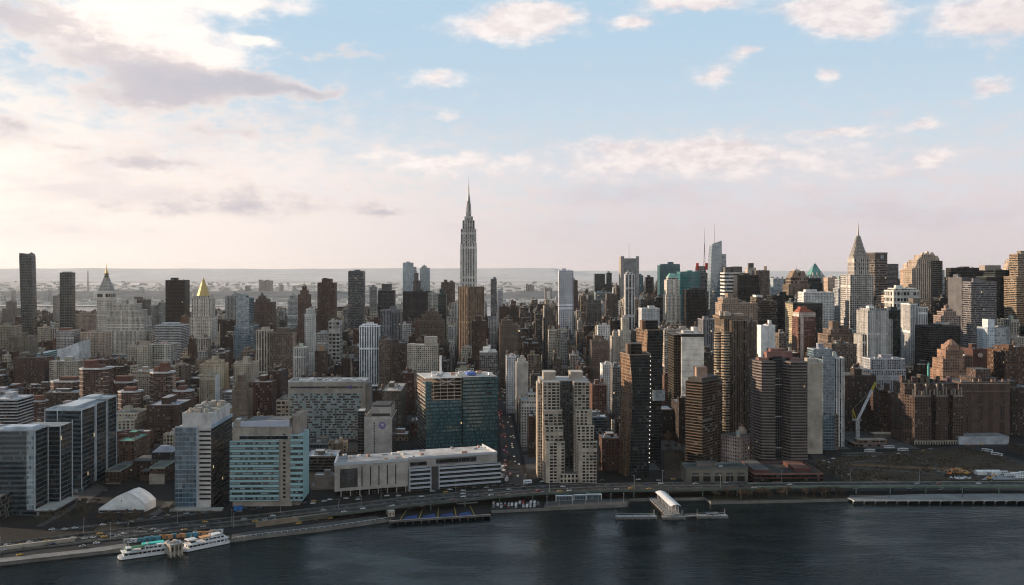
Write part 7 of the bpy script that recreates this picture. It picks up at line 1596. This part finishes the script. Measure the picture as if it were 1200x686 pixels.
traffic(dense([P(x, y, .09) for x, y in ((60, 622), (150, 612), (205, 605), (262, 598))]), [(-2, 1), (2, -1)], 13, 'on the service road below the white tent', 'cars on the service road by the tent')
traffic(dense([P(x, y, .09) for x, y in ((64, 607), (96, 588), (118, 574))]), [(-7, 1), (7, -1)], 8, 'parked on the plaza between the glass blocks and tent', 'cars on the plaza')
traffic(dense([P(x, y, .02) for x, y in ((262, 601), (360, 590), (440, 583), (560, 573), (640, 566))]), [(-4, 1), (0, -1), (4, 1)], 30, 'on the service road at the foot of the hospital row', 'cars on the hospital service road')
traffic(dense([P(x, y, .02) for x, y in ((640, 566), (760, 563), (880, 562))]), [(-3, 1), (2, -1)], 14, 'on the service road before the copper towers', 'cars on the service road by the copper towers')
for i, (x, y) in enumerate(((588.5, 560), (590, 555), (589, 550), (594, 564), (618, 567))):
    t_ = link('site_trailer', None, None, P(x, y, .02), 1.4 if i < 4 else .2); tag(t_, ['white trailer nearest the corner of the silver striped wall', 'middle white trailer beside the silver striped wall', 'furthest white trailer behind the silver striped wall', 'white trailer nearest the highway by the silver striped wall', 'white box trailer at the mouth of the long cross street'][i], 'trailer', 'trailers by the striped building')
    m = MB(); m.solid(-4, 4, -1.4, 1.4, .6, 3.6, (.6, .6, .61)); obj('body', m, t_)
    m = MB(); m.solid(-3, 3, -1.46, -1.39, 1.8, 2.6, (.07, .07, .08)); obj('window_band', m, t_)
    for f in (-2.4, 2.4): m = MB(); m.cyl(f, 0, .5, 0, .5, .6, 'plain', (.03, .03, .03), 8); obj('wheel', m, t_)
# blue site box by the striped hospital
m = MB(); m.solid(-3.4, 3.4, 0, 3, 0, 3.6, (.03, .14, .36)); m.solid(-3.6, 3.6, -.2, 3.2, 3.6, 3.9, (.03, .12, .3)); m.solid(-.6, .6, -.06, .02, 0, 2.4, (.02, .07, .2)); tag(obj('site_cabin', m, None, P(279, 599, .05), .2), 'bright blue cabin at the foot of the striped hospital block', 'cabin')
for i, (x, y, c_, lb) in enumerate(((481, 527.5, (.05, .25, .5), 'blue tarpaulin stack between plain slab and teal block'), (488, 523, (.04, .12, .4), 'dark blue tarpaulin stack nearest the teal construction block'), (474, 524, (.3, .45, .5), 'pale blue covered stack right of the plain slab'))):
    m = MB(); m.prism([(-4, -2), (4, -2), (4, 2), (-4, 2)], 0, 4, 'plain', c_, pts1=[(-2.5, -1), (3, -1.4), (2.5, 1), (-3, 1.2)], top='plain', tcol=c_); tag(obj('tarpaulin_stack', m, None, P(x, y+8, .02), .3*i), lb, 'stack')

# street lamps along the highway
lm = MB(); lm.bar((0, 0, 0), (0, 0, 12), .3, (.26, .26, .26), 'plain', .16); LPOLE = lm.mesh('pole')
lm = MB(); lm.bar((0, 0, 12), (2.4, 0, 12.5), .16, (.26, .26, .26)); LARM = lm.mesh('arm')
lm = MB(); lm.solid(2.2, 3.2, -.22, .22, 12.35, 12.6, (.4, .4, .4)); LHEAD = lm.mesh('lamp_head')
for line, name, off, st_, zz in ((hw, 'along the far kerb of the highway', 13.2, 4, 1), (hw, 'along the river side of the highway', -13.2, 5, 1), (hr, 'beside the green steel highway', 7.2, 4, 1), (lower, 'along the lower riverside road', 7, 5, 0)):
    for i in range(2, len(line)-1, st_):
        a, b = Vector(line[i]), Vector(line[i+1]); qv = (b-a).normalized(); nn = Vector((-qv.y, qv.x, 0)); p = a+nn*off
        if abs((p.x/p.y)*F) > 640: continue
        o = link('street_lamp', None, None, (p.x, p.y, p.z if zz else 0), math.atan2(nn.y, nn.x)+(math.pi if off > 0 else 0)); tag(o, f'tall grey street lamp standing {name}', 'street lamp', f'street lamps {name}')
        for nm, ms in (('pole', LPOLE), ('arm', LARM), ('lamp_head', LHEAD)): link(nm, ms, o)

# ------------------------------------------------------------------ bare winter trees
def tree_meshes(seed, hgt=10.):
    r_ = random.Random(seed); tr, tw = MB(), MB()
    def limb(mb, a, b, r0, r1, n=5):
        a, b = Vector(a), Vector(b); d = (b-a).normalized(); s_ = d.cross(Vector((.3, .8, .1))).normalized(); w = s_.cross(d)
        A_ = [a+(s_*math.cos(6.283*i/n)+w*math.sin(6.283*i/n))*r0 for i in range(n)]; B_ = [b+(s_*math.cos(6.283*i/n)+w*math.sin(6.283*i/n))*r1 for i in range(n)]
        for i in range(n): j = (i+1) % n; mb.face([tuple(A_[i]), tuple(A_[j]), tuple(B_[j]), tuple(B_[i])], 'twig', (.07, .055, .045))
    top = Vector((r_.uniform(-.4, .4), r_.uniform(-.4, .4), hgt*.42)); limb(tr, (0, 0, 0), top, .26, .17, 7)
    def grow(p, d, L, r, depth):
        e = p+d*L; limb(tr if depth < 2 else tw, p, e, max(r, .07), max(r*.62, .055), 4 if depth < 2 else 3)
        if depth >= 5: return
        for _ in range(3):
            nd = (d+Vector((r_.gauss(0, .55), r_.gauss(0, .55), r_.gauss(.10, .35)))).normalized(); grow(p+d*L*r_.uniform(.4, 1), nd, L*r_.uniform(.6, .85), r*.6, depth+1)
    for i in range(5):
        a_ = i*1.257+r_.uniform(-.4, .4); grow(top-Vector((0, 0, hgt*.12*r_.random())), Vector((math.cos(a_)*.75, math.sin(a_)*.75, .85)).normalized(), hgt*.24, .12, 1)
    return tr.mesh('trunk'), tw.mesh('crown')
TREES = [tree_meshes(s_) for s_ in (1, 2, 3, 4)]
tr_r = random.Random(21)
def grove(name, poly, n, label, group, smin=.8, smax=1.3):
    xs, ys = [p[0] for p in poly], [p[1] for p in poly]
    k = 0; tries = 0
    while k < n and tries < n*30:
        tries += 1; x, y = tr_r.uniform(min(xs), max(xs)), tr_r.uniform(min(ys), max(ys)); ins = False
        for i in range(len(poly)):
            (x1, y1), (x2, y2) = poly[i], poly[i-1]
            if (y1 > y) != (y2 > y) and x < (x2-x1)*(y-y1)/(y2-y1)+x1: ins = not ins
        if not ins: continue
        k += 1; t_ = tr_r.choice(TREES); o = link('bare_tree', None, None, P(x, y, .05), tr_r.uniform(0, 6.28)); s_ = tr_r.uniform(smin, smax); o.scale = (s_, s_, s_*tr_r.uniform(.9, 1.1)); tag(o, label, 'tree', group)
        link('trunk', t_[0], o); link('crown', t_[1], o)
grove('park', [(700, 552), (734, 556), (731, 484), (702, 482)], 34, 'leafless tree in the park between the terraced and copper towers', 'trees left of the copper towers', .9, 1.5)
grove('park', [(778, 560), (803, 560), (805, 505), (781, 496)], 26, 'leafless tree in the strip between copper and balcony towers', 'trees right of the copper towers', .9, 1.4)
grove('esp', [(834, 586), (994, 583), (994, 579.5), (834, 580)], 44, 'leafless tree on the riverside esplanade before the highway', 'trees on the esplanade', .6, 1.0)
grove('plaza', [(46, 612), (92, 606), (118, 590), (104, 589), (72, 602), (40, 610)], 20, 'low leafless tree on the planted plaza before the glass blocks', 'trees of the plaza', .5, .8)
grove('wall', [(1130, 517.5), (1182, 517.5), (1182, 516), (1130, 516)], 10, 'leafless tree standing before the pale plinth wall', 'trees before the plinth wall', .6, .85)
grove('left', [(100, 600), (116, 607), (176, 607), (204, 600), (200, 606), (150, 616), (96, 616)], 26, 'leafless tree around the white tent', 'trees around the tent', .6, 1.0)
grove('yard', [(588, 566), (600, 566), (600, 540), (590, 538)], 6, 'leafless tree at the river end of the long cross street', 'trees by the cross street', .7, 1.0)
grove('podium', [(960, 562), (985, 560), (962, 543), (953, 546)], 8, 'leafless tree beside the lane right of the brick podium', 'trees by the podium lane', .6, .9)
grove('lane', [(1180, 533), (1215, 541), (1215, 527), (1172, 527)], 16, 'leafless tree beyond the lane right of the waste ground', 'trees at the right edge', .8, 1.2)
grove('house', [(868, 546), (889, 546), (889, 541), (870, 538)], 10, 'leafless tree around the pale pink turreted house', 'trees by the pink house', .9, 1.3)
grove('road', [(100, 625), (200, 613), (260, 606), (250, 603), (180, 608), (110, 616)], 18, 'leafless tree along the road below the white tent', 'trees below the tent', .4, .7)

# ------------------------------------------------------------------ the fabric of ordinary city blocks
fr_ = random.Random(2024)
def uv_of(p): return ((p[0]-SX)*-SA+(p[1]-SY)*CA+SY, (p[0]-SX)*CA+(p[1]-SY)*SA)
TB = []
for t in TR:
    q = [uv_of(p) for p in t['foot']]; TB.append((min(a for a, b in q)-2, max(a for a, b in q)+2, min(b for a, b in q)-2, max(b for a, b in q)+2))
LIM_PX = [(-400, 552), (-100, 552), (40, 545), (130, 530), (200, 538), (260, 545), (390, 540), (480, 515), (590, 540), (632, 556), (700, 556), (800, 535), (870, 532), (945, 526), (1000, 520), (1060, 505), (1190, 508), (1700, 510)]
def interp(tab, x):
    for (a, b), (c, d) in zip(tab[:-1], tab[1:]):
        if a <= x <= c: return b+(d-b)*(x-a)/(c-a)
    return tab[-1][1]
SKY_PX = [(-400, 366), (60, 364), (200, 364), (300, 360), (440, 356), (560, 352), (640, 350), (700, 336), (760, 330), (860, 326), (1000, 328), (1100, 332), (1180, 322), (1700, 322)]
PARKS = [[(984, 540), (1062, 540), (1062, 496), (984, 496)], [(698, 562), (736, 562), (731, 482), (700, 482)], [(775, 565), (806, 565), (806, 500), (778, 492)], [(858, 552), (892, 552), (892, 538), (866, 536)]]
def inpoly(x, y, poly):
    ins = False
    for i in range(len(poly)):
        (x1, y1), (x2, y2) = poly[i], poly[i-1]
        if (y1 > y) != (y2 > y) and x < (x2-x1)*(y-y1)/(y2-y1)+x1: ins = not ins
    return ins
AVE = [1000, 1110, 1300, 1500, 1640, 1780, 1920, 2070, 2330, 2600, 2870, 3140, 3420, 3720, 4020, 4280]
PAL = [('red-brown', 'brick', (0.0646, 0.0313, 0.0231), 'punched', 5), ('brown', 'brick', (0.0476, 0.0313, 0.0238), 'punched', 5), ('dark brown', 'brick', (0.0306, 0.0204, 0.0163), 'punched_small', 4), ('tan', 'brick', (0.1598, 0.1190, 0.0850), 'punched', 5),
       ('beige', 'stone', (.34, .285, .22), 'punched_dense', 5), ('cream', 'stone', (.42, .37, .30), 'punched', 3), ('grey', 'concrete', (.22, .22, .22), 'grid', 2), ('white', 'brick', (.50, .49, .475), 'punched', 2),
       ('grey-brown', 'brick', (0.0884, 0.0714, 0.0612), 'punched_dense', 4), ('pale stone', 'ribbed', (.37, .33, .29), 'piers_light', 2), ('dark glass', 'framed', (.06, .065, .07), 'curtain_dark', 1.2), ('reddish', 'brick', (0.0884, 0.0408, 0.0286), 'punched_small', 2),
       ('blue-grey glass', 'framed', (.15, .18, .2), 'curtain', .5)]
ZW = [.4, .5, .6, .8, 1.2, 1.3, 2, 2.4, .8, 3, 5, .5, 4]
fill = []
pave = MB()
for k in range(-24, 30):
    v0, v1 = k*80+(14 if k == 0 else 9), (k+1)*80-(14 if k == -1 else 9)
    for ua, ub in zip(AVE[:-1], AVE[1:]):
        u0, u1 = ua+13, ub-13
        mid = stp((u0+u1)/2, (v0+v1)/2); px = XC+mid[0]*F/mid[1]
        if px < -330 or px > 1530: continue
        py = YH+HC*F/mid[1]
        if py < interp(LIM_PX, px)-4 and u0 < 3200: pave.face([stp(u0, v0, .15), stp(u0, v1, .15), stp(u1, v1, .15), stp(u1, v0, .15)], 'paving', (.2, .2, .2)); pave.face([stp(u0, v0, 0), stp(u0, v1, 0), stp(u0, v1, .15), stp(u0, v0, .15)], 'plain', (.2, .2, .2))
        vm = (v0+v1)/2; rows_ = [(v0+1.5, vm-.6), (vm+.6, v1-1.5)]
        if ua > 1450 and fr_.random() < (.75 if px > 640 else .35): rows_ = [(v0+1.5, v0+(vm-v0)*.52), (v0+(vm-v0)*.54, vm-.6), (vm+.6, vm+(v1-vm)*.46), (vm+(v1-vm)*.48, v1-1.5)]
        for (ra, rb) in rows_:
            u = u0+1
            while u < u1-8:
                far = u > 2000
                lu = fr_.choice([9, 14, 18, 24, 30, 38]) if not far else fr_.choice([16, 20, 26, 34])
                lu = min(lu, u1-u)
                if u1-(u+lu) < 8: lu = u1-u
                merged = fr_.random()
                a, b = ra, rb
                if lu < 16 and merged < .5: b = ra+(rb-ra)*.5 if fr_.random() < .5 else rb
                c = stp(u, (a+b)/2); d = c[1]; px = XC+c[0]*F/d; py = YH+HC*F/d
                rr = fr_.random()
                if px < 480: h = fr_.uniform(13, 30) if rr < .74 else fr_.uniform(32, 60)
                elif px < 700: h = fr_.uniform(13, 28) if rr < .70 else fr_.uniform(30, 62)
                else: h = fr_.uniform(15, 38) if rr < .55 else fr_.uniform(40, 85)
                if d > 1700: h = h*fr_.uniform(1.2, 1.9) if px < 640 else h*fr_.uniform(1.3, 3.0)
                if d > 2600 and rr > .93: h *= 1.5
                sk = interp(SKY_PX, max(-390, min(1690, px))); h = min(h, HC-(sk+fr_.uniform(0, 16)-YH)*d/F)
                ok = py < interp(LIM_PX, max(-390, min(1690, px))) and not any(inpoly(px, py, pk_) for pk_ in PARKS)
                if ok:
                    for tb in TB:
                        if u < tb[1] and u+lu > tb[0] and a < tb[3] and b > tb[2]: ok = False; break
                if ok:
                    e0, e1 = stp(u, a), stp(u, b); e2, e3 = stp(u+lu, a), stp(u+lu, b)
                    xs = [XC+e[0]*F/e[1] for e in (e0, e1, e2, e3)]; X0, X1 = min(xs), max(xs)
                    for t in TR:
                        if t['d'] > d+4 and t['x0'] < X1+.5 and t['x1'] > X0-.5:
                            h = min(h, HC-(t['yb']+fr_.uniform(0, 5)-YH)*d/F)
                    if h >= 7.5: fill.append(dict(u=u, lu=lu, a=a, b=b, h=h, d=d, x0=X0, x1=X1, f0=min(xs[:2]), f1=max(xs[:2]), yt=YH+(HC-h)*F/d, yb=py, pal=fr_.choices(PAL, [p[4]*((ZW[j_] if d > 1600 and px > 640 else 1)) for j_, p in enumerate(PAL)])[0], s=fr_.random(), db=e2[1]))
                u += lu+(.4 if fr_.random() < .8 else fr_.uniform(2, 9))
tag(obj('pavement', pave), kind='structure')
# how much of each shows from where the picture was taken: nearest on top
buf = -np.ones((686, 1200), dtype=np.int32)
items = [(f['d'], i, f) for i, f in enumerate(fill)]+[(t['d'], -2, t) for t in TR]
for d, i, f in sorted(items, key=lambda q: -q[0]):
    if i >= 0:
        ytb = YH+(HC-f['h'])*F/f['db']
        y0, y1 = min(f['yt'], ytb), f['yb']
    else: y0, y1 = f['yt'], min(f['yb']+30, YH+HC*F/d)
    a, b = int(max(0, round(f['x0']))), int(min(1200, round(f['x1']))); c, e = int(max(0, round(y0))), int(min(686, round(y1)))
    if a < b and c < e: buf[c:e, a:b] = i
cnt = np.bincount(buf[buf >= 0], minlength=len(fill)) if len(fill) else []
N_OWN = 165
own = set(int(i) for i in np.argsort(-cnt)[:N_OWN] if cnt[i] > 14)
def shell(mb, f, X0, X1, Y0, Y1):
    nm, mt, col, style, _ = f['pal']; j = .82+.36*f['s']; col = [c*j for c in col]
    h = f['h']; bw = 2.8+1.8*((f['s']*7) % 1); fh = 3.3+.8*((f['s']*13) % 1)
    if f['d'] > 1500: bw *= 1.3; fh *= 1.25
    rc = ROOFC[int(f['s']*997) % len(ROOFC)]
    tiers = [(X0, X1, Y0, Y1, 0, h)]
    if h > 38 and (f['s']*31) % 1 < .45:
        z1 = h*(.72+.15*((f['s']*17) % 1)); i_ = min(X1-X0, Y1-Y0)*.14
        tiers = [(X0, X1, Y0, Y1, 0, z1), (X0+i_, X1-i_, Y0+i_, Y1-i_, z1, h)]
    for (a, b, c, d, z0, z1) in tiers: mb.box(a, b, c, d, z0, z1, style, col, bw, fh, 'roofing', rc, seed=f['s'])
    return tiers, col, rc
ROOFC = [(.10, .10, .10), (.22, .215, .21), (.05, .05, .05), (.42, .42, .43), (.28, .26, .24), (.52, .52, .53), (.14, .12, .11), (.36, .35, .34)]
stuff = MB()
def wp(f, x, y): return stp(f['u']+y, f['a']+x)
class Sub(MB):
    """writes into another mesh, turned into a lot's own frame"""
    def __init__(s, tgt, f): s.t = tgt; s.fo = f
    def face(s, pts, mat, col, uv=None, seed=.5):
        o = [wp(s.fo, p[0], p[1])[:2]+(p[2],) for p in pts]; s.t.face(o, mat, col, uv if uv else [(p[0]*.3, p[1]*.3) for p in pts], seed)
used = {t['label'] for t in TR}
LMK = [t for t in TR if t['short']]
KIND = {'punched': 'apartment block', 'punched_small': 'building', 'punched_dense': 'apartment house', 'grid': 'office block', 'piers_light': 'loft', 'curtain_dark': 'office block', 'curtain': 'office block'}
def rel_to(x, y, L):
    lx0, lx1, ly0, ly1 = L['x0'], L['x1'], L['yt'], L['yb']
    if x < lx0: w = 'left of'
    elif x > lx1: w = 'right of'
    elif y > ly1: w = 'below'
    elif y < ly0: w = 'behind'
    else: w = 'in front of'
    return w
def lab_for(f, vis, feats):
    x, y = vis; nm, mt, col, style, _ = f['pal']
    size = 'tall' if f['h'] > 62 else ('mid-height' if f['h'] > 30 else 'low')
    base = f"{size} {nm} {mt} {KIND[style]}"
    near = sorted(LMK, key=lambda L: max(L['x0']-x, 0, x-L['x1'])+1.3*max(L['yt']-y, 0, y-L['yb']))[:5]
    feat = feats[0] if feats else ''
    cands = []
    for L in near[:3]: cands.append(f"{base}{(' '+feat) if feat else ''}, {rel_to(x, y, L)} the {L['short']}")
    for i in range(3):
        for j in range(i+1, 5):
            cands.append(f"{size} {nm} {KIND[style]}{(' '+feat) if feat else ''}, {rel_to(x, y, near[i])} {near[i]['short']}, {rel_to(x, y, near[j])} {near[j]['short']}")
    for c in cands:
        if c not in used and len(c.split()) <= 16: used.add(c); return c, 'ordinary buildings filling the city blocks'
    c = next((q for q in cands if len(q.split()) <= 16), f"{base}, {rel_to(x, y, near[0])} the {near[0]['short']}"); return c, f"{size} {nm} blocks near the {near[0]['short']}"
n_tank = 0
for i, f in enumerate(fill):
    w, l = f['b']-f['a'], f['lu']; r_ = random.Random(int(f['s']*1e9)); tanks = 0; house = w > 9 and l > 9 and r_.random() < .75
    if f['h'] > 18 and r_.random() < .42: tanks = 1 if r_.random() < .75 else 2
    if i in own:
        c = stp(f['u'], (f['a']+f['b'])/2); mb = MB(); tiers, col, rc = shell(mb, f, -w/2, w/2, 0, l)
        nm = {'brick': 'brick_building', 'stone': 'stone_building', 'concrete': 'concrete_building', 'ribbed': 'loft_building', 'framed': 'glass_building'}[f['pal'][1]]
        o = obj(nm, mb, None, (c[0], c[1], 0), A); hi = tiers[-1]
        ys, xs_ = np.where(buf == i); vis = (float(xs_.mean()), float(ys.mean()))
        pale = sum(rc) > .8; feats = []
        if len(tiers) > 1: feats.append('with a stepped-back top')
        elif tanks == 2: feats.append('with two water tanks')
        elif tanks: feats.append('with a water tank')
        elif pale: feats.append('with a pale roof')
        lab, grp = lab_for(f, vis, feats); tag(o, lab, 'building', grp)
        roof_parts(o, [(t[0], t[1], t[2], t[3], t[5]) for t in tiers], r_, col, rc, tanks, r_.choice([0, 1, 2, 3]), True, house=house)
    else:
        sb_ = Sub(stuff, f); tiers, col, rc = shell(sb_, f, 0, w, 0, l); a, b, c, d, z0, z = tiers[-1]
        if f['d'] < 2600:
            sb_.parapet(a, b, c, d, z, .9, .5, [min(.7, q*1.15) for q in col])
            for _ in range(r_.choice([0, 1, 2, 3])): x, y = r_.uniform(a+1, b-4), r_.uniform(c+1, d-4); sb_.solid(x, x+r_.uniform(1.5, 4), y, y+r_.uniform(1.5, 4), z, z+r_.uniform(1, 2.6), r_.choice([(.3, .3, .31), (.45, .45, .46), (.12, .12, .12)]))
        if house: ww, dd = b-a, d-c; x, y = a+ww*r_.uniform(.1, .5), c+dd*r_.uniform(.2, .5); sb_.solid(x, x+ww*r_.uniform(.2, .4), y, y+dd*r_.uniform(.2, .4), z, z+r_.uniform(3, 6.5), [q*.95 for q in col])
        for _ in range(tanks):
            x, y = r_.uniform(a+2.5, b-2.5), r_.uniform(c+2.5, d-2.5); zz = z+r_.uniform(2, 6)
            sb_.solid(x-1.3, x+1.3, y-1.3, y+1.3, z, zz, (.06, .05, .045)); sb_.cyl(x, y, 2.1, zz, 2., zz+4, 'plain', (.10, .068, .05), 8); sb_.cyl(x, y, 2.2, zz+4, .1, zz+5.6, 'plain', (.13, .12, .11), 8, top=False)
tag(obj('distant_city_blocks', stuff), 'mass of small tenements and lofts filling the blocks between the taller buildings', 'city blocks', kind='stuff')
print('FILL', len(fill), 'own', len(own), 'traced', len(TR))
# towns across the second river, and a few single things out there
far = MB(); r_ = random.Random(77)
for i in range(3800):
    y = 5900+11000*r_.random()**1.7; x = r_.uniform(-.62, .66)*y
    if 6900 < y < 8100 and r_.random() < .8: continue
    if y > 13600 and r_.random() < .5: continue
    tall = r_.random() < .05 and y < 9500; h = r_.uniform(30, 85) if tall else r_.uniform(6, 20); w = r_.uniform(14, 40) if tall else r_.uniform(14, 70)
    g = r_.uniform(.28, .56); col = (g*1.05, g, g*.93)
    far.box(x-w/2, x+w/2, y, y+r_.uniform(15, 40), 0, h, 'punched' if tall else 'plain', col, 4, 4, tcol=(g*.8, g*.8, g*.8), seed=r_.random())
tag(obj('far_town', far), 'low towns spread over the flat land across the far river', 'town', kind='stuff')
for px, w, yt, d, lab, cat, nm in ((311, 16, 328, 9000, 'broad hazy slab block alone on the ridge across the river, right of the gold pyramid', 'apartment building', 'apartment_building'), (103, 2.2, 317.5, 9500, 'thin hazy chimney far across the river left of the clock tower', 'chimney', 'chimney'), (643, 9, 337, 7000, 'hazy brown block across the river left of the lone white metal tower', 'apartment building', 'apartment_building'),
        (621, 10, 333, 7600, 'hazy pale block across the river between two towers right of the spired skyscraper', 'apartment building', 'apartment_building')):
    h = H(nm, lab, cat, px-w/2, px+w/2, d)
    if cat == 'chimney': h.mb.cyl(0, 0, w*h.k/2, 0, w*h.k*.3, h.z(yt), 'plain', (.3, .27, .25), 10)
    else:
        for j in range(4): h.mb.box(h.x(px-w/2+w*j/4+.2), h.x(px-w/2+w*(j+1)/4-.2), 0, 40, 0, h.z(yt+(j % 2)), 'punched', (.28, .25, .23), 5, 4)
    o = h.done(yt, 340)
# ------------------------------------------------------------------ the air
hm = bpy.data.materials.new('haze'); hm.use_nodes = True; t = NT(hm.node_tree); hm.node_tree.nodes.clear()
pv = t.n('ShaderNodeVolumePrincipled'); pv.inputs['Color'].default_value = (1.0, .985, 1.0, 1); pv.inputs['Density'].default_value = 1.0e-5; pv.inputs['Anisotropy'].default_value = .3
oo = t.n('ShaderNodeOutputMaterial'); t.t.links.new(pv.outputs[0], oo.inputs['Volume']); MATS['haze'] = hm
hb = MB(); hb.solid(-44000, 44000, -2900, 58000, WZ-1.2, 520, (1, 1, 1), 'haze'); tag(obj('haze', hb), 'pale evening haze over the whole city', 'haze', kind='stuff')
